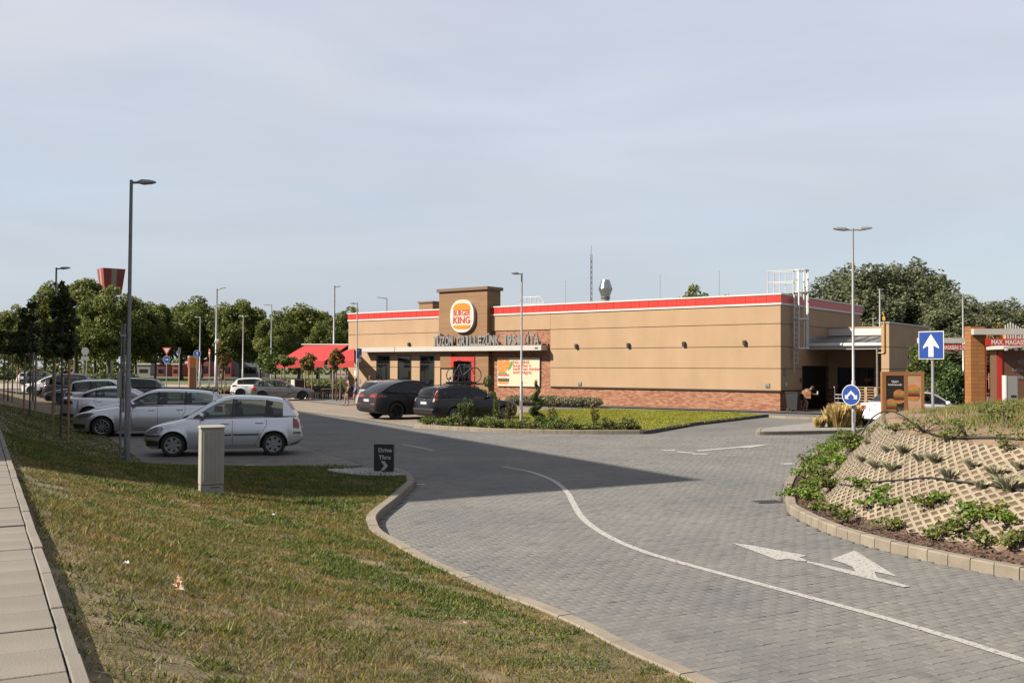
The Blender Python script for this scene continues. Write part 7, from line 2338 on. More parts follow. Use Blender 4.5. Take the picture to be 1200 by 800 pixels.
# the bending courier by the service door
J = dict(pelvis=(-.18, 0, .86), belly=(-.08, 0, .98), chest=(.12, 0, 1.10), neck=(.26, 0, 1.18), head0=(.31, 0, 1.21), head1=(.37, 0, 1.25), head2=(.43, 0, 1.31),
         shL=(.16, .17, 1.14), elL=(.34, .20, .95), wrL=(.52, .14, .92), paL=(.59, .12, .93), shR=(.16, -.17, 1.14), elR=(.34, -.2, .93), wrR=(.54, -.12, .92), paR=(.61, -.1, .93),
         hiL=(-.18, .09, .83), knL=(.02, .12, .48), anL=(-.10, .12, .08), toL=(.08, .13, .035), hiR=(-.18, -.09, .83), knR=(.10, -.12, .48), anR=(.02, -.12, .08), toR=(.20, -.13, .035), face=(.9, 0, -.3))
p1 = on_px(943.5, 52.8)
TAN_T = mat('worn_shirt', (0.22, 0.12, 0.075), None, rough=0.9)
person('courier in dark shorts bending forward beside the black service door', (p1.x, p1.y, 0.035), R(-8), J, wearset(J, TAN_T, M_CBLACK, .15, True), M_DKHAIR)
q = Vector((p1.x + .28, p1.y - .30, 0))
bag = thing('paper_bag', 'brown paper bag hung at the side of the bending courier', 'bag', (p1.x + .02, p1.y - .27, 0.73), R(-8))
MB().box(-.19, .19, -.08, .08, 0, .40, .02).build('bag_body', mat('kraft_paper', (0.44, 0.24, 0.11), (0.52, 0.30, 0.15), 8, 0.85), bag)
MB().box(-.08, .10, -.084, -.081, .12, .27).build('print', mat('bag_print', (0.55, 0.12, 0.03), None), bag)
MB().tube([(-.09, 0, .40), (-.06, 0, .52), (.06, 0, .52), (.09, 0, .40)], .008, 5).build('handle', MATS['kraft_paper'], bag)
cup = thing('drink_cup', 'small white cup held out in the hands of the courier', 'cup', (p1.x + .64, p1.y - .09, .93))
MB().lathe([(.03, 0), (.042, .15), (.044, .15), (.044, .165)], n=14).build('cup_body', M_WHITE, cup)
MB().lathe([(.045, .16), (.045, .18), (.02, .19)], n=14).build('lid', M_CREAM, cup)

# ================================================================== BEHIND THE TREES
tw = thing('red_tower_sign', 'red inverted-pyramid tower sign with pale panels above the park trees', 'tower sign', (on_px(128.5, 215).x, 215, 0), R(38))
zt, zb = top_z(128, 315.5, 215), top_z(128, 345, 215)
w0, w1 = 2.35, 1.75
def frus(m_, a, b, za, zb2): 
    return MB().add([(-b, -b, za), (b, -b, za), (b, b, za), (-b, b, za), (-a, -a, zb2), (a, -a, zb2), (a, a, zb2), (-a, a, zb2)], [(3, 2, 1, 0), (4, 5, 6, 7), (0, 1, 5, 4), (1, 2, 6, 5), (2, 3, 7, 6), (3, 0, 4, 7)])
frus(None, w0, w1, zb, zt).build('sign_box', mat('tower_red', (0.32, 0.035, 0.03), (0.36, 0.045, 0.04), 0.5, 0.5), tw)
MB().cyl((0, 0, 0), (0, 0, zb), .6, n=12).build('mast', M_POLE, tw)
for s in range(4):
    a = s * math.pi / 2
    ca_, sa_ = math.cos(a), math.sin(a)
    pts = []
    for u, f in ((-.30, .03), (.30, .03), (.28, .97), (-.28, .97)):
        ww = w1 + (w0 - w1) * f + .03
        x, y = u * ww * 0.9, -ww
        pts.append((x * ca_ - y * sa_, x * sa_ + y * ca_, zb + (zt - zb) * f))
    MB().add(pts, [(0, 1, 2, 3)]).build('pale_panel', mat('tower_cream', (0.40, 0.33, 0.25), None, rough=0.6), tw)
tot = thing('orange_totem', 'orange and white totem board on a wood base beside the back street', 'totem', on_px(226, 96), R(30))
zt = top_z(226, 416.8, 96); zm = top_z(226, 430.5, 96)
MB().box(-.38, .38, -.28, .28, 0, zm).build('base', M_CLADP, tot); MB().box(-.45, .45, -.32, .32, zm + .02, zt, .05).build('board', mat('totem_white', (0.60, 0.58, 0.55), None, rough=0.5), tot)
MB().box(-.46, -.451, -.27, .27, zm + .1, zt - .15).build('orange_face', M_REDTRIM, tot); MB().box(-.40, .40, -.33, -.321, zm + .1, zt - .15).build('orange_face', M_ORANGE, tot)
def shop(label, px0, px1, yt, Y, wall, stripe=None, depth=8):
    x0, x1 = on_px(px0, Y).x, on_px(px1, Y).x; h = top_z((px0 + px1) / 2, yt, Y)
    t = thing('shop_building', label, 'building', ((x0 + x1) / 2, Y, -.06)); w = (x1 - x0) / 2
    MB().box(-w, w, 0, depth, 0, h).build('wall', wall, t)
    MB().box(-w - .2, w + .2, -.2, depth + .2, h, h + .35).build('roof_edge', stripe or M_WHITE, t)
    n = max(1, int(w / 1.6))
    for k in range(n):
        xx = -w + (k + .5) * 2 * w / n
        wi = MB().box(xx - w / n * .62, xx + w / n * .62, -.06, -.01, .9, h * .62).build('window', M_FRAME, t)
        MB().box(xx - w / n * .55, xx + w / n * .55, -.08, -.061, 1.0, h * .58).build('pane', M_GLASSD, wi)
    return t
shop('low red shop with white fascia behind the park trees', 230, 246, 420.5, 232, mat('shop_red', (0.30, 0.03, 0.045), None, rough=0.7))
shop('red shop cube between the park trunks', 260.5, 271, 422, 228, MATS['shop_red'], MATS['shop_red'])
shop('white framed glass pavilion behind the park trees', 275.5, 306, 422, 224, mat('pavilion_grey', (0.20, 0.23, 0.26), None, rough=0.5))
shop('small orange kiosk seen under the park trees', 202, 208.5, 427, 226, mat('kiosk_orange', (0.45, 0.09, 0.03), None, rough=0.6))
shop('dark red shop front far left under the park trees', 184, 193, 426.5, 230, mat('shop_darkred', (0.16, 0.02, 0.03), None, rough=0.7))
shop('low grey shed far behind the park trees', 160, 176, 427, 240, mat('shed_grey', (0.30, 0.29, 0.28), None, rough=0.8))
# guard rail in front of the park
gr_ = thing('street_guard_rail', 'low steel guard rail running along the back street verge', 'guard rail', on_px(270, 105))
w_ = (on_px(310, 105).x - on_px(235, 105).x) / 2
MB().box(-w_, w_, -.05, .05, .55, .82, .02).build('rail', M_STEEL, gr_)
for k in range(8): 
    x = -w_ + .2 + k * (2 * w_ - .4) / 7
    MB().box(x - .05, x + .05, .06, .16, 0, .75).build('post', M_STEEL, gr_)
# ================================================================== VEGETATION
M_BARK = mat('bark', (0.10, 0.075, 0.055), (0.17, 0.13, 0.10), 9, 0.95, 0.6, 25, stretch=(1, 1, 0.25))
M_STAKE = mat('pine_stake', (0.36, 0.21, 0.11), (0.44, 0.27, 0.15), 8, 0.85)
LF_PARK = leaf_mat('park_leaves', (0.050, 0.072, 0.014), (0.125, 0.140, 0.032), trans=0.4, nscale=0.25)
LF_POP = leaf_mat('poplar_leaves', (0.072, 0.085, 0.042), (0.150, 0.160, 0.090), trans=0.35, nscale=0.3)
LF_DARK = leaf_mat('dark_leaves', (0.020, 0.030, 0.009), (0.050, 0.060, 0.016), trans=0.35, nscale=0.8)  # darker than the other young leaves, for the verge trees
LF_YOUNG = leaf_mat('young_leaves', (0.045, 0.075, 0.014), (0.10, 0.125, 0.03), trans=0.35, nscale=1.2)
LF_AUT = leaf_mat('turning_leaves', (0.065, 0.090, 0.016), (0.17, 0.085, 0.025), trans=0.35, nscale=1.2)
LF_SHRUB = leaf_mat('shrub_leaves', (0.060, 0.090, 0.018), (0.150, 0.165, 0.040), (0.105, 0.115, 0.030), trans=0.3, nscale=1.5)
LF_VINE = leaf_mat('creeper_leaves', (0.055, 0.105, 0.015), (0.16, 0.21, 0.035), trans=0.35, nscale=2.0)
LF_TOP = leaf_mat('topiary_leaves', (0.030, 0.050, 0.012), (0.075, 0.100, 0.025), trans=0.15, nscale=3.0)
LF_STRAW = leaf_mat('straw_blades', (0.30, 0.21, 0.075), (0.46, 0.35, 0.15), trans=0.3, nscale=3.0)
LF_GREYT = leaf_mat('grey_tuft_blades', (0.16, 0.165, 0.105), (0.30, 0.26, 0.18), trans=0.2, nscale=5.0)
LF_LAV = leaf_mat('lavender_blades', (0.060, 0.075, 0.035), (0.14, 0.12, 0.075), trans=0.2, nscale=1.0)
LF_CONIF = leaf_mat('conifer_leaves', (0.020, 0.045, 0.010), (0.055, 0.085, 0.020), trans=0.15, nscale=1.0)

def foliage(clumps, n, size, seed, shell=0.45, aspect=0.6, droop=0.0):
    r = np.random.default_rng(seed)
    c = np.array(clumps, float)
    wgt = (c[:, 3] * c[:, 4] + c[:, 4] * c[:, 5] + c[:, 3] * c[:, 5]); wgt /= wgt.sum()
    k = r.choice(len(c), n, p=wgt)
    d = r.normal(size=(n, 3)); d /= np.linalg.norm(d, axis=1)[:, None]
    rad = shell + (1 - shell) * r.random(n) ** 0.6
    P = c[k, :3] + d * c[k, 3:6] * rad[:, None]
    nr = d * 0.7 + r.normal(size=(n, 3)) * 0.75
    nr[:, 2] += 0.25
    nr /= np.linalg.norm(nr, axis=1)[:, None]
    a = np.cross(nr, r.normal(size=(n, 3))); a /= np.linalg.norm(a, axis=1)[:, None] + 1e-9
    b = np.cross(nr, a)
    s = size * r.uniform(0.55, 1.25, n)[:, None]
    a = a * s; b = b * s * aspect
    V = np.stack([P - a, P - b, P + a, P + b], 1).reshape(-1, 3)
    return V, np.arange(4 * n).reshape(-1, 4)

def limbs(pts_list):
    mb = MB()
    for pts, rs in pts_list: mb.tube(pts, rs, 7)
    return mb

def tree_proto(seed, H, crown_lo, rx, n, leaf, lm, shape='round', clumps_n=34, trunk_r=0.22, cl=0.30):
    r = random.Random(seed)
    ch = H - crown_lo; cz_ = crown_lo + ch / 2
    cl_list = []
    for i in range(clumps_n):
        while True:
            x, y, z = r.uniform(-1, 1), r.uniform(-1, 1), r.uniform(-1, 1)
            if x * x + y * y + z * z < 1: break
        q = (x * x + y * y + z * z) ** 0.5
        if q > 0: 
            f = (0.45 + 0.40 * r.random()) / max(q, .25) if q < .45 else 0.85
            x, y, z = x * f, y * f, z * f
        if shape in ('column', 'poplar'): w_ = 1 - 0.35 * max(0, z)
        elif shape == 'cone': w_ = max(.12, 0.55 - 0.5 * z)
        else: w_ = 1.0
        s = r.uniform(0.7, 1.15) * cl
        cl_list.append((x * rx * w_, y * rx * w_, cz_ + z * ch / 2 * .92, rx * s * (w_ ** .5), rx * s * (w_ ** .5), min(rx, ch / 2) * s * (1.7 if shape == 'poplar' else 0.85)))
    V, Fq = foliage(cl_list, n, leaf, seed)
    parts = []
    trunk = [((0, 0, 0), (0.03 * rx, 0, crown_lo * .6), (0, .02 * rx, crown_lo + ch * .35), (0, 0, crown_lo + ch * .7)), (trunk_r, trunk_r * .8, trunk_r * .5, trunk_r * .15)]
    parts.append((trunk[0], list(trunk[1])))
    for c in r.sample(cl_list, min(9, len(cl_list))):
        z0 = crown_lo + (c[2] - crown_lo) * .35
        parts.append(([(0, 0, z0), (c[0] * .5, c[1] * .5, (z0 + c[2]) / 2 + .1), (c[0], c[1], c[2])], [trunk_r * .38, trunk_r * .25, trunk_r * .08]))
    tm = limbs(parts).build('trunk', M_BARK, None, 60)
    tme = tm.data; bpy.data.objects.remove(tm)
    return np_mesh('crown', V, Fq, [lm]), tme

def plant_tree(proto, name, label, loc, rz, s, sz=None, group=None):
    t = thing(name, label, 'tree', loc, rz, group)
    t.scale = (s, s, sz or s)
    link('trunk', proto[1], t); link('crown', proto[0], t)
    return t

PARK = [tree_proto(20 + i, 15, 1.9, 6.3, 15000, 0.25, LF_PARK, ('round', 'column', 'round', 'round')[i], 90, 0.34, (0.20, .22, .24, .19)[i]) for i in range(4)]
POP = [tree_proto(40 + i, 16, 1.0, 3.6, 15000, 0.17, LF_POP, 'poplar', 95, 0.28, 0.22) for i in range(3)]

# park trees: (px of the stem, px of the crown top, Y, crown half width scale)
park = [(-10, 362, 205, 1.0), (20, 356, 175, .9), (52, 352, 200, 1.05), (88, 321, 170, 1.1), (112, 345, 190, .95), (128, 334, 160, 1.05), (158, 346, 185, .95), (182, 352, 165, .8), (213, 340, 175, 1.2), (236, 352, 205, 1.0), (262, 352, 190, .8), (281, 346, 172, .95),
        (305, 362, 200, .9), (322, 366, 160, .85), (350, 353, 178, 1.1), (372, 362, 200, 1.0), (388, 360, 168, .95), (410, 358, 195, 1.0), (432, 366, 215, .9), (470, 363, 230, .8)]
park_lbl = ['round park tree at the far end of the verge behind the short staked tree', 'park tree behind the slim staked tree by the side street', 'park tree between the slim and the bushy staked trees', 'tall park tree standing just behind the bushy staked tree', 'park tree to the side of the red tower sign mast', 'large park tree directly in front of the red tower sign', 'park tree just beside the near lamp post shaft', 'lower park tree behind the give way sign', 'broadest dome-crowned park tree above the orange totem', 'park tree behind the round blue straight-on sign', 'park tree behind the tall lamp post with the mirror', 'park tree behind the white framed glass pavilion', 'park tree behind the lamp post that stands beyond the white hatchback', 'lighter low park tree beside the terrace awning', 'broad park tree rising behind the outer slope of the large red awning', 'park tree behind the middle of the large red awning', 'park tree behind the tall lamp post at the awning', 'park tree at the corner of the restaurant roof by the terrace', 'park tree whose crown barely clears the red roof band near the corner lamp', 'park tree whose tip clears the red roof band next to the entrance tower']
for i, (px, pyt, Y, ws) in enumerate(park):
    p = on_px(px, Y); H = top_z(px, pyt, Y)
    lb = park_lbl[i]
    plant_tree(PARK[i % 4], 'park_tree', lb, (p.x, p.y, -.06), random.uniform(0, 6.28), ws * H / 15 * 1.0, H / 14.4, 'park trees')
# distant tree mass filling under the crowns
p = on_px(815, 95); H = top_z(815, 326.5, 95)
plant_tree(PARK[1], 'garden_tree', 'green tree whose crown shows above the red roof band', (p.x, p.y, -.06), .4, .52, H / 15)
p = on_px(849, 96); H = top_z(849, 337.5, 96)
plant_tree(PARK[2], 'garden_tree', 'smaller tree top just clearing the roof by the lightning rod', (p.x, p.y, -.06), 1.4, .3, H / 15)
pops = [(955, 345, 112, .8), (975, 318, 112, 1.0), (1000, 309, 118, 1.1), (1022, 305, 108, 1.15), (1048, 306, 112, 1.1), (1072, 303, 116, 1.15), (1096, 318, 108, 1.05), (1114, 338, 104, .95), (1138, 346, 112, 1.0), (1160, 350, 106, .95), (1182, 348, 114, 1.05), (1206, 352, 106, 1.0), (1232, 346, 112, 1.1), (1262, 350, 108, 1.1)]
for i, (px, pyt, Y, ws) in enumerate(pops):
    p = on_px(px, Y); H = top_z(px, pyt, Y)
    lb = ['short poplar behind the side wall by the roof ladder', 'poplar behind the side roof edge next to the ladder cage', 'poplar behind the shaft of the two-headed lamp post', 'tall poplar above the annex parapet', 'tall poplar above the yellow gas pipe', 'tallest poplar above the tan screen wall', 'poplar above the far end of the screen wall', 'lower poplar above the square arrow sign', 'poplar behind the second height gantry beam', 'poplar above the wood gantry column', 'poplar above the white gantry beam', 'poplar above the order point canopy', 'poplar beyond the order lane, next to the last one', 'last poplar of the row beyond the order lane'][i]
    plant_tree(POP[i % 3], 'poplar_tree', lb, (p.x, p.y, -.06), random.uniform(0, 6.28), ws * 1.3, H / 15.0, 'poplars behind the restaurant')
for i, (px, pyt, Y) in enumerate(((1088, 398, 90), (1120, 388, 92), (1152, 392, 90), (1185, 388, 93), (1215, 390, 90), (1060, 392, 96), (1030, 388, 98))):
    p = on_px(px, Y); H = top_z(px, pyt, Y)
    plant_tree(POP[(i + 1) % 3], 'poplar_tree', 'low leafy poplar growing in front of the taller row', (p.x, p.y, -.06), i * 1.3, 1.15, H / 16, 'poplars behind the restaurant')

# a far wood closing the view under the crowns
r_ = random.Random(12)
for nm, x0, x1, Yw, hw_, lm_ in (('far_wood', -330, 10, 320, 9.5, LF_PARK), ('far_wood', 60, 330, 260, 9.0, LF_POP)):
    cl = []
    for k in range(150):
        xx = x0 + (x1 - x0) * (k + r_.random()) / 150
        hh = hw_ * r_.uniform(.55, 1.0)
        cl.append((xx, Yw + r_.uniform(-6, 6), hh * .5 - .5, r_.uniform(2.5, 4.5), 3.0, hh * .52))
    V, Fq = foliage(cl, 16000, .75, 55 + int(Yw), .6)
    tag(link(nm, np_mesh(nm, V, Fq, [lm_])), 'far belt of woodland closing the view beyond the park' if x0 < 0 else 'far belt of woodland beyond the order lane', 'wood', kind='stuff')
# hedges under the park
def hedge(name, label, pts, hgt, wid, n, lm, seed, leaf=.12):
    c = pts[0].lerp(pts[-1], .5)
    t = thing(name, label, 'hedge', (c.x, c.y, 0))
    path = resample(pts, .45)
    cl = [(p.x - c.x + random.uniform(-.1, .1), p.y - c.y, hgt * .55, .5, wid, hgt * .5 * random.uniform(.85, 1.1)) for p in path]
    V, Fq = foliage(cl, n, leaf, seed, .6)
    link('leaves', np_mesh('leaves', V, Fq, [lm]), t)
    st = MB()
    for p in path[::3]: st.cyl((p.x - c.x, p.y - c.y, -.06), (p.x - c.x, p.y - c.y, hgt * .6), .03, n=5)
    st.build('stems', M_BARK, t)['kind'] = 'stuff'
    return t
hedge('clipped_hedge', 'low clipped green hedge along the street behind the parked cars', [on_px(86, 122), on_px(158, 118)], 1.3, .9, 9000, LF_TOP, 71, .16)
hedge('clipped_hedge', 'dark hedge under the park trees beside the side street', [on_px(-40, 150), on_px(40, 150)], 1.6, 1.0, 7000, LF_TOP, 72, .18)
hedge('clipped_hedge', 'green hedge along the back of the red terrace', [on_px(312, 88), on_px(408, 84)], 1.15, .7, 8000, LF_SHRUB, 73, .12)
hedge('verge_planting', 'low planted strip of grasses along the back street', [on_px(236, 84), on_px(276, 84)], .55, .9, 5000, LF_LAV, 74, .12)
p0, p1_ = b_world(fx(601, -3.2), -3.2), b_world(fx(697, -3.2), -3.2)
hedge('lavender_hedge', 'strip of faded lavender growing along the brick base', [p0, p1_], .62, .6, 14000, LF_LAV, 75, .055)

# ---- young staked trees on the verge
def staked(name, label, px, Y, top_py, crown_lo, rx, n, lm, seed, shape='column', stakes=2, leaf=.085, grp=None, onverge=True, clumps=30, tr=.035, cl=.34):
    p = on_px(px, Y); z0 = vz(p.x, p.y) if onverge else .03
    H = top_z(px, top_py, Y) - z0
    pr = tree_proto(seed, H, crown_lo, rx, n, leaf, lm, shape, clumps, tr, cl)
    t = thing(name, label, 'tree', (p.x, p.y, z0), seed, grp)
    link('trunk', pr[1], t); link('crown', pr[0], t)
    for k in range(stakes):
        a = k * math.pi + 2.6 - seed
        x, y = .33 * math.cos(a), .33 * math.sin(a)
        MB().cyl((x, y, -.1), (x, y, min(2.1, crown_lo + .5)), .034, n=8).build('stake', M_STAKE, t, 50)
    if stakes: MB().tube([(.33 * math.cos(2.6 - seed), .33 * math.sin(2.6 - seed), .9), (0, 0, .88)], .012, 5).build('tie', M_BLACK, t)
    return t
G1 = 'young staked trees along the sidewalk'
staked('staked_tree', 'bushy dark young tree between wooden stakes on the shaded verge', 72, 26.2, 315, 1.75, .78, 2900, LF_DARK, 101, 'cone', 2, .08, G1, clumps=85, cl=.19)
staked('staked_tree', 'slim dark young tree with a knobbly crown on the shaded verge', 35.5, 34.5, 344, 1.9, .5, 1300, LF_DARK, 102, 'column', 2, .08, G1, clumps=55, cl=.22)
staked('staked_tree', 'short dark young tree beyond the slim one on the verge', 10, 46, 378, 1.9, 1.4, 2200, LF_DARK, 103, 'round', 2, .09, G1, clumps=60, cl=.2)
staked('staked_tree', 'small dark young tree at the far end of the verge', -14, 58, 384, 1.8, 1.6, 2200, LF_DARK, 104, 'round', 2, .11, G1)
staked('staked_tree', 'last young tree of the verge row by the side street', 24, 66, 390, 1.8, 1.3, 1800, LF_DARK, 105, 'round', 1, .11, G1)
G2 = 'young trees around the terrace'
staked('young_tree', 'slim yellowing columnar tree on the back street verge', 260, 82, 396, 1.6, .62, 1300, LF_AUT, 111, 'column', 2, .12, G2, False, tr=.05)
staked('young_tree', 'slender green tree left of the terrace awning', 315.5, 78, 405, 1.6, 1.1, 1600, LF_YOUNG, 112, 'column', 1, .12, G2, False, tr=.05)
staked('young_tree', 'young green tree at the corner of the terrace awning', 333.5, 72, 415, 2.2, .85, 1300, LF_YOUNG, 113, 'round', 1, .11, G2, False, tr=.05)
staked('young_tree', 'small round tree with reddening leaves before the red awning', 361.5, 69, 409.5, 1.9, .58, 1200, LF_AUT, 114, 'column', 2, .10, G2, False, tr=.05)
staked('young_tree', 'young tree with red tinged leaves beside the walking woman', 394.5, 66, 407, 1.7, .60, 1200, LF_AUT, 115, 'column', 2, .10, G2, False, tr=.05)
staked('young_tree', 'small leafy tree before the tan screen wall by the arrow sign', 1083, 47, 393, 1.6, 1.05, 2200, LF_YOUNG, 116, 'column', 2, .10, None, False, tr=.05)
staked('young_tree', 'yellowing tree behind the wood gantry column', 1166, 60, 376, 2.4, 1.5, 2200, LF_AUT, 117, 'round', 1, .14, None, False, tr=.06)

# dense round conifer bush
p = on_px(1112, 52); H = top_z(1112, 424, 52)
cb2 = thing('conifer_bush', 'dense rounded dark green conifer bush beside the gantry column', 'bush', (p.x, p.y, -.02))
r_ = random.Random(8)
cl = [(r_.uniform(-1, 1) * .95, r_.uniform(-1, 1) * .8, .4 + r_.random() * (H - .8), .5, .5, .5) for _ in range(34)]
cl = [c for c in cl if (abs(c[0]) / 1.1) ** 2 + ((c[2] - H * .42) / (H * .62)) ** 2 < 1]
V, Fq = foliage(cl, 6000, .10, 9, .5, .4); link('leaves', np_mesh('leaves', V, Fq, [LF_CONIF]), cb2)
MB().cyl((0, 0, 0), (0, 0, H * .5), .08, .03, n=7).build('trunk', M_BARK, cb2)

# ---- topiary in the bed
def topiary_base(px, Y, label):
    p = on_px(px, Y); return thing('topiary', label, 'topiary', (p.x, p.y, .07))
t = topiary_base(629, 40.6, 'spiral clipped conifer with thin leader in front of the poster')
H = top_z(629, 443, 40.6)
cl = []
for k in range(46):
    f = k / 45; a = f * 5.2 * math.pi; rr = .17 * (1 - f) + .03
    cl.append((rr * math.cos(a), rr * math.sin(a), .15 + f * (H - .35), .21 * (1 - .72 * f), .21 * (1 - .72 * f), .15 * (1 - .5 * f)))
cl += [(0, 0, .1 + k * (H - .2) / 22, .10 * (1 - k / 26), .10 * (1 - k / 26), .09) for k in range(22)]
V, Fq = foliage(cl, 6500, .030, 81, .6, .5); link('leaves', np_mesh('leaves', V, Fq, [LF_TOP]), t)
MB().cyl((0, 0, 0), (0, 0, H * .95), .03, .008, n=6).build('trunk', M_BARK, t)
t = topiary_base(572.5, 47, 'topiary of clipped pompons on bare branches behind the navy estate')
z1 = top_z(572.5, 447, 47) - .07
poms = [(.0, 0, z1, .27), (-.25, .0, z1 - .55, .20), (.18, 0, z1 - .62, .19), (.30, .0, z1 - .85, .15), (-.10, 0, z1 - .95, .22), (.1, 0, z1 - 1.4, .24)]
V, Fq = foliage([(x, y, z, r, r, r) for x, y, z, r in poms], 4200, .034, 82, .75, .5); link('leaves', np_mesh('leaves', V, Fq, [LF_TOP]), t)
tb = limbs([([(0, 0, 0), (.02, 0, z1 * .6), (0, 0, z1)], [.04, .03, .02])] + [([(0, 0, z - .25), (x * .6, 0, z - .12), (x, y, z)], [.018, .014, .01]) for x, y, z, r in poms[1:]])
tb.build('trunk', M_BARK, t)

# ---- shrubs of the bed
def shrub(name, label, loc, w, h, n, lm, seed, grp, leaf=.04, cat='shrub', stems=True):
    r = random.Random(seed)
    t = thing(name, label, cat, loc, 0, grp)
    cl = [(r.uniform(-1, 1) * w * .7, r.uniform(-1, 1) * w * .6, h * (.25 + .55 * r.random()), w * .35, w * .35, h * .26) for _ in range(9)]
    V, Fq = foliage(cl, n, leaf, seed, .35, .55)
    link('leaves', np_mesh('leaves', V, Fq, [lm]), t)
    if stems:
        limbs([([(0, 0, 0), (c[0] * .5, c[1] * .5, c[2] * .6), c[:3]], [.012, .009, .005]) for c in cl[:6]]).build('stems', M_BARK, t)['kind'] = 'stuff'
    return t
G3 = 'low shrubs along the bed kerb'
rs = random.Random(4)
n_b = len(bed_path)
for k in range(34):
    f = (k + .5) / 34
    i = int(f * (n_b - 2)); pth = bed_path[i]; tg = (bed_path[i + 1] - bed_path[i]).normalized(); nn = Vector((-tg.y, tg.x))
    o = rs.uniform(.45, 1.5); q = pth + nn * o
    h = rs.uniform(.32, .6)
    shrub('bed_shrub', 'low leafy green shrub in the planting bed along the kerb', (q.x, q.y, .07), rs.uniform(.32, .5), h * .85, 380, LF_SHRUB if rs.random() < .75 else LF_YOUNG, 300 + k, G3, .045)
for px, py, hh, lm in ((541, 500, 1.25, LF_YOUNG), (552, 500, 1.1, LF_SHRUB), (580, 500, 1.35, LF_YOUNG), (597, 500.5, 1.05, LF_AUT), (648, 502, .95, LF_AUT), (697, 503, 1.0, LF_AUT)):
    q = g(px, py, .08)
    shrub('tall_shrub', {LF_YOUNG: 'upright green shrub rising out of the bed before the navy estate', LF_SHRUB: 'upright bushy green shrub beside the estate car tail', LF_AUT: 'thin upright shrub with reddish leaves in the bed'}[lm], (q.x, q.y, .07), .20, hh * .92, 300, lm, int(px), 'upright shrubs in the bed', .045)

# ---- ornamental grasses on the splitter island
def tuft(name, label, loc, r, h, n, lm, seed, grp, w=.006, cat='grass clump', spread=.5):
    rr = np.random.default_rng(seed)
    a = rr.uniform(0, 2 * np.pi, n); q = r * np.sqrt(rr.random(n)) * .6
    bx, by = q * np.cos(a), q * np.sin(a)
    a2 = a + rr.normal(0, .5, n); ln = h * rr.uniform(.6, 1.1, n); sp = spread * rr.uniform(.1, 1, n) * h
    tx_, ty_ = bx + sp * np.cos(a2), by + sp * np.sin(a2)
    px_, py_ = -np.sin(a2) * w, np.cos(a2) * w
    mxx, myy = bx + .35 * (tx_ - bx), by + .35 * (ty_ - by)
    z = np.zeros(n)
    V = np.stack([np.stack([bx - px_, by - py_, z], 1), np.stack([bx + px_, by + py_, z], 1), np.stack([mxx + px_, myy + py_, ln * .6], 1), np.stack([tx_, ty_, ln * .95], 1), ], 1).reshape(-1, 3)
    t = thing(name, label, cat, loc, 0, grp)
    link('blades', np_mesh('blades', V, np.arange(4 * n).reshape(-1, 4), [lm]), t)
    crown = MB().lathe([(r * .55, -.02), (r * .45, .03), (r * .1, .06)], n=8).build('root_crown', M_BARK, t)
    return t
G4 = 'straw coloured grasses on the splitter island'
for k, (px, py, h) in enumerate(((958, 500.5, .42), (963, 500.2, .48), (976, 500, .80), (983, 500.4, .90), (990, 500.2, .95), (996, 499.6, .85), (1004, 499.8, .92), (1011, 499.5, .80))):
    q = g(px, py, .11)
    tuft('straw_grass', 'tall straw coloured grass clump on the splitter island' if h > .6 else 'small straw coloured grass clump at the end of the splitter island', (q.x, q.y, .105), .32 if h > .6 else .16, h, 420 if h > .6 else 160, LF_STRAW, 500 + k, G4, .008, spread=.35)

# ---- mound plants
def mound_pt(s, d): 
    q = on_slope(s, d, 0.0); return q
def mound_hit(px, py):
    # first point of the mound surface along the ray
    d = ray(px, py)
    Yq = np.arange(8.5, 32, .03); tq = Yq / d.y
    Pq = np.stack([d.x * tq, Yq], 1); zq = CAM_H + d.z * tq; zm = mound_z(Pq)
    hit = np.nonzero((seg_dist(Pq, isl_np) < 8) & in_poly(Pq, mpoly) & (zq <= zm + .005))[0]
    if len(hit) == 0: return None
    i = hit[0]
    return Vector((Pq[i, 0], Pq[i, 1], zm[i]))
G5 = 'grey green grass tufts planted in the lattice'
for k, (px, py, h) in enumerate(((1041, 529, .20), (1059, 532, .20), (1079, 540, .18), (1097, 543, .26), (1113, 560, .30), (1028, 549, .24), (1046, 553, .24), (1139, 548, .18), (1166, 558, .24), (1183, 575, .28), (1012, 541, .20), (1018, 520, .14), (1150, 572, .22), (1195, 548, .2))):
    q = mound_hit(px, py)
    if q is None: continue
    tuft('grey_grass_tuft', 'small grey green grass tuft planted in the concrete lattice', q, .10, h * .62 * random.uniform(.8, 1.25), 150, LF_GREYT, 600 + k, G5, .0028, spread=.95)
G6 = 'green creepers on the island slope'
for k, (px, py, w, h) in enumerate(((968, 562, .5, .5), (980, 548, .55, .6), (990, 536, .6, .7), (1000, 527, .5, .7), (958, 575, .45, .4), (945, 585, .4, .35), (975, 572, .45, .35), (1030, 580, .36, .25), (1045, 592, .32, .22), (1088, 592, .3, .22), (1100, 590, .28, .22), (1140, 610, .36, .28), (1155, 602, .30, .24), (1178, 612, .3, .22), (1010, 573, .32, .22), (938, 577, .35, .3), (1022, 594, .3, .2), (930, 588, .3, .25))):
    q = mound_hit(px, py)
    if q is None: continue
    shrub('creeper', 'leafy green creeper sprawling over the lattice slope' if k > 6 else 'bushy green creeper at the far flank of the island', q, w * (.9 if k > 6 else .8), h * (.75 if k > 6 else .6), int((200 if k > 6 else 380) * w / .35), LF_VINE if k % 3 else LF_SHRUB, 700 + k, G6, .034, 'creeper')
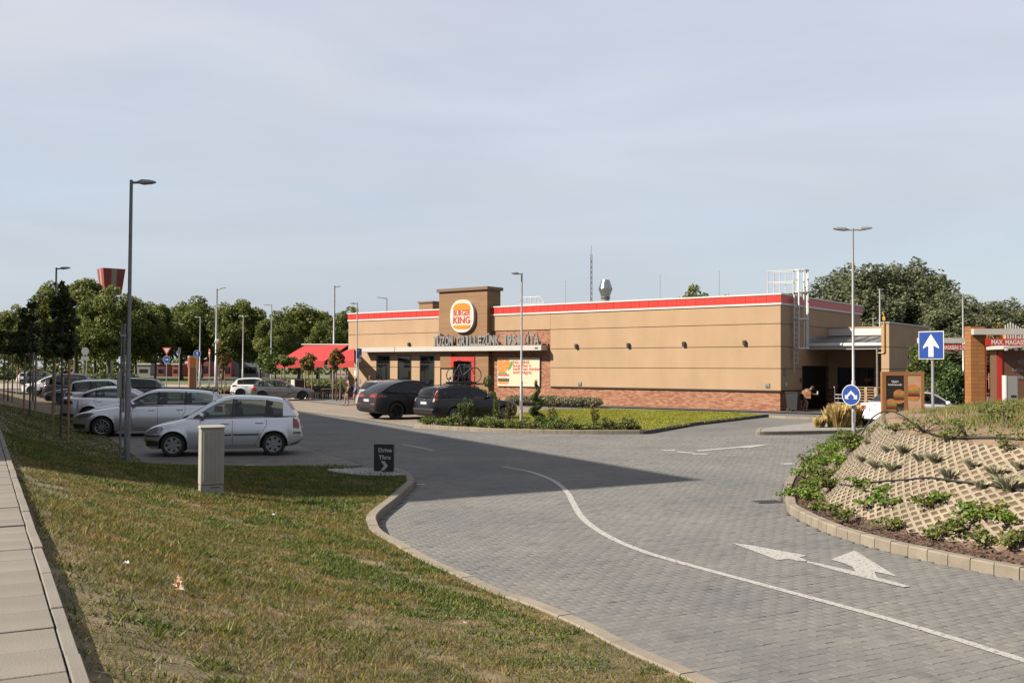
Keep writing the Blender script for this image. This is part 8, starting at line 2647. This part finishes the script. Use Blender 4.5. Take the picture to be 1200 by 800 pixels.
for k, (px, py) in enumerate(((955, 597), (975, 605), (992, 612), (1040, 622), (1100, 632), (1110, 628), (1150, 640), (1185, 645), (1196, 640), (1130, 626))):
    q = mound_hit(px, py)
    if q is None: continue
    shrub('mulch_shrub', 'low dark green shrub planted in the bark mulch', q, .24, .2, 190, LF_SHRUB, 750 + k, 'shrubs in the bark mulch', .030)
for k in range(13):
    s_ = 2.6 + k * .78
    q = on_slope(s_, .30 + .22 * (k % 3), 0.0); q.z = mz(q.x, q.y)
    shrub('flank_shrub', 'loose green shrub spilling over the kerb on the far flank of the island', q, random.uniform(.30, .44), random.uniform(.20, .36), 270, LF_SHRUB if k % 2 else LF_VINE, 780 + k, 'shrubs on the far flank of the island', .034)
# irrigation hoses lying over the slope
M_HOSE = mat('black_hose', (0.014, 0.014, 0.014), None, rough=0.6)
def hose(label, pxs, lift):
    pts = []
    for (px, py), l in zip(pxs, lift):
        q = mound_hit(px, py)
        if q is not None: pts.append(q + Vector((0, 0, .025 + l)))
    pts = catmull(pts, 8)
    o = MB().tube(pts, .016, 7).build('irrigation_hose', M_HOSE, None, 60)
    tag(o, label, 'hose')
hose('black irrigation hose running across the middle of the lattice slope', [(984, 569), (1000, 571), (1030, 566), (1060, 564), (1088, 562), (1120, 567), (1160, 571), (1199, 578)], [0] * 8)
hose('black irrigation hose arching over the top edge of the mound', [(1003, 524), (1012, 512), (1022, 500), (1034, 492), (1048, 491), (1066, 498), (1090, 509), (1120, 514), (1160, 514), (1199, 516)], [.02, .1, .16, .14, .12, .06, 0, 0, 0, 0])

# weeds along the upper edge, each a plant
for k, (px, py, w, h) in enumerate(((1050, 505, .3, .22), (1083, 507, .36, .28), (1108, 518, .26, .2), (1134, 512, .24, .3), (1176, 500, .28, .42), (1180, 530, .2, .34), (1160, 494, .25, .3), (1020, 508, .3, .2))):
    q = mound_hit(px, py)
    if q is None: continue
    shrub('weed', 'wiry green weed growing on the bare upper edge of the mound', q, w, h, 240, LF_SHRUB, 800 + k, 'weeds on the mound edge', .024, 'weed')

# ---- grass blades
def wob(x, y, s, ph=0.0):
    return (np.sin(x * s + ph) * np.cos(y * s * 1.13 + 1.7 * ph) + np.sin((x + y) * s * .61 + 2.1 + ph) + np.sin((x - 1.3 * y) * s * 1.7 + ph * 3) * .6) / 2.6
def blades(P, z, h, w, seed, lean=.6):
    r = np.random.default_rng(seed); n = len(P)
    a = r.uniform(0, 2 * np.pi, n); c_, s_ = np.cos(a), np.sin(a)
    le = lean * h * r.uniform(.1, 1.2, n)
    a3 = r.uniform(0, 2 * np.pi, n)
    b0 = np.stack([P[:, 0] - c_ * w, P[:, 1] - s_ * w, z - .004], 1); b1 = np.stack([P[:, 0] + c_ * w, P[:, 1] + s_ * w, z - .004], 1)
    tp = np.stack([P[:, 0] + np.cos(a3) * le, P[:, 1] + np.sin(a3) * le, z + h], 1)
    return np.stack([b0, b1, tp], 1).reshape(-1, 3), np.arange(3 * n).reshape(-1, 3)

def grass_material(name, cols, nscale, trans=.3):
    m = leaf_mat(name, cols[0], cols[2], cols[1], trans, nscale, .45)
    nt = m.node_tree
    for n in nt.nodes:
        if n.type == 'VALTORGB':
            n.color_ramp.elements[0].position = .34; n.color_ramp.elements[-1].position = .66
        if n.type == 'TEX_NOISE': n.inputs['Detail'].default_value = 8; n.inputs['Roughness'].default_value = .62
    return m
GM_DRY = grass_material('verge_grass', ((0.056, 0.074, 0.011), (0.110, 0.098, 0.020), (0.178, 0.116, 0.036)), 3.0)
GM_GREEN = grass_material('verge_clover', ((0.044, 0.070, 0.010), (0.074, 0.094, 0.017), (0.130, 0.128, 0.030)), 3.0)
GM_LAWN = grass_material('lawn_grass', ((0.13, 0.15, 0.015), (0.175, 0.18, 0.020), (0.22, 0.205, 0.028)), .5)
GM_MOUND = grass_material('mound_grass', ((0.065, 0.090, 0.020), (0.115, 0.125, 0.032), (0.21, 0.165, 0.065)), 1.3)

def sample_poly(n, box, poly, seed):
    r = np.random.default_rng(seed)
    P = np.stack([r.uniform(box[0], box[1], n), r.uniform(box[2], box[3], n)], 1)
    return P[in_poly(P, poly)]
vps = vp[::2]
def seen(P, m=.62): return np.abs(P[:, 0]) < m * np.maximum(P[:, 1], 1.0) + .4
A = []
for (y0, y1, n, hw, ww) in ((3.2, 8, 260000, (.012, .045), .0042), (8, 13, 300000, (.014, .048), .0052), (13, 21, 300000, (.02, .05), .007), (21, 45, 170000, (.02, .055), .011)):
    P = sample_poly(n, (-20 if y0 > 20 else -11, 5.2, y0, y1), vps, int(y0 * 10))
    P = P[seen(P)]
    bare = .7 * wob(P[:, 0], P[:, 1], 3.1, .4) + .6 * wob(P[:, 0] + .2 * np.sin(P[:, 1] * 4), P[:, 1], 7.7, 1.2) + .45 * wob(P[:, 1], P[:, 0], 14.3, 2.2)
    edge = seg_dist(P, low_np[::2] + [low_np[-1]])
    sdd = (P - np.array(S0)) @ np.array(SW_N)
    keepp = (rng.random(len(P)) < np.clip(.92 - 1.2 * np.clip(bare - .22, 0, 1) - .75 * np.exp(-np.maximum(sdd, 0) * 2.6), .06, 1)) & (edge > .02)
    P = P[keepp]
    hs = rng.uniform(hw[0], hw[1], len(P)) * (1 + .5 * wob(P[:, 0], P[:, 1], 1.4, 2.0))
    A.append((P, hs, ww))
Vs, Fs, k = [], [], 0
Vg, Fg, kg = [], [], 0
for i, (P, hs, ww) in enumerate(A):
    z = verge_z(P)
    green = (.6 * wob(P[:, 0], P[:, 1], 1.6, 3.3) + .7 * wob(P[:, 0] + .15 * np.sin(P[:, 1] * 5), P[:, 1], 4.9, .7) + .4 * wob(P[:, 1], P[:, 0], 11.0, .2)) > .34
    kd2 = seg_dist(P, [(p.x, p.y) for p in kin[::4]])
    green |= (kd2 < 1.4) & (wob(P[:, 0], P[:, 1], 2.6, 5.0) + .6 * wob(P[:, 0], P[:, 1], 8.0, 1.0) > .12) & (kd2 > .25)
    green |= (P[:, 1] > 16.5) & (rng.random(len(P)) < .55)
    for sel, store in ((~green, 0), (green, 1)):
        V, Fq = blades(P[sel], z[sel], hs[sel] * (1.0 if not store else 1.15), ww * (1 if not store else 1.6), i + 5, 1.5)
        if store: Vg.append(V); Fg.append(Fq + kg); kg += len(V)
        else: Vs.append(V); Fs.append(Fq + k); k += len(V)
tag(link('dry_grass', np_mesh('dry_grass', np.concatenate(Vs), np.concatenate(Fs), [GM_DRY])), 'short patchy dry grass covering the verge', 'grass', kind='stuff')
tag(link('green_grass', np_mesh('green_grass', np.concatenate(Vg), np.concatenate(Fg), [GM_GREEN])), 'greener patches of clover and grass along the verge kerb', 'grass', kind='stuff')

lp_ = [(p.x, p.y) for p in lawn_poly]
xs_a = [p[0] for p in lp_]; ys_a = [p[1] for p in lp_]
P = sample_poly(110000, (min(xs_a), max(xs_a), min(ys_a), max(ys_a)), lp_, 3)
V, Fq = blades(P, np.full(len(P), .075), rng.uniform(.03, .06, len(P)), .014, 4, .4)
tag(link('lawn_grass', np_mesh('lawn_grass', V, Fq, [GM_LAWN])), 'fresh yellow green lawn grass before the restaurant', 'grass', kind='stuff')

P = sample_poly(210000, (4, 16, 8, 26), mpoly, 5)
dn = seg_dist(P, isl_np)
cov = wob(P[:, 0], P[:, 1], 1.7, .9) + .5 * wob(P[:, 0], P[:, 1], 4.3, .3)
kp = (dn > 2.0) & (rng.random(len(P)) < np.clip((dn - 2.3) * .45 + .5 * cov, .02, .9)) & seen(P, .60)
P = P[kp]
V, Fq = blades(P, mound_z(P), rng.uniform(.05, .15, len(P)) * (1 + .5 * wob(P[:, 0], P[:, 1], 2.2, 1)), .0055, 6, .8)
tag(link('mound_grass', np_mesh('mound_grass', V, Fq, [GM_MOUND])), 'rough half dry grass on the top of the mound', 'grass', kind='stuff')

# bark chips in the mulch strip
P = sample_poly(30000, (3.8, 8, 8, 22), mpoly, 7); dn = seg_dist(P, isl_np); P = P[(dn > .17) & (dn < .62)]
r7 = np.random.default_rng(77); n = len(P)
c = np.stack([P[:, 0], P[:, 1], mound_z(P) + .012], 1)
d1 = r7.normal(size=(n, 3)); d1[:, 2] *= .4; d1 /= np.linalg.norm(d1, axis=1)[:, None]; d2 = np.cross(d1, np.array([0, 0, 1.]) + r7.normal(size=(n, 3)) * .35); d2 /= np.linalg.norm(d2, axis=1)[:, None]
d1 *= r7.uniform(.012, .035, n)[:, None]; d2 *= r7.uniform(.005, .012, n)[:, None]
V = np.stack([c - d1 - d2, c + d1 - d2, c + d1 + d2, c - d1 + d2], 1).reshape(-1, 3)
tag(link('bark_chips', np_mesh('bark_chips', V, np.arange(4 * n).reshape(-1, 4), [mat('bark_chip', (0.10, 0.055, 0.035), None, rough=.95, island=.6)])), 'reddish bark chips mulching the foot of the island slope', 'mulch', kind='stuff')
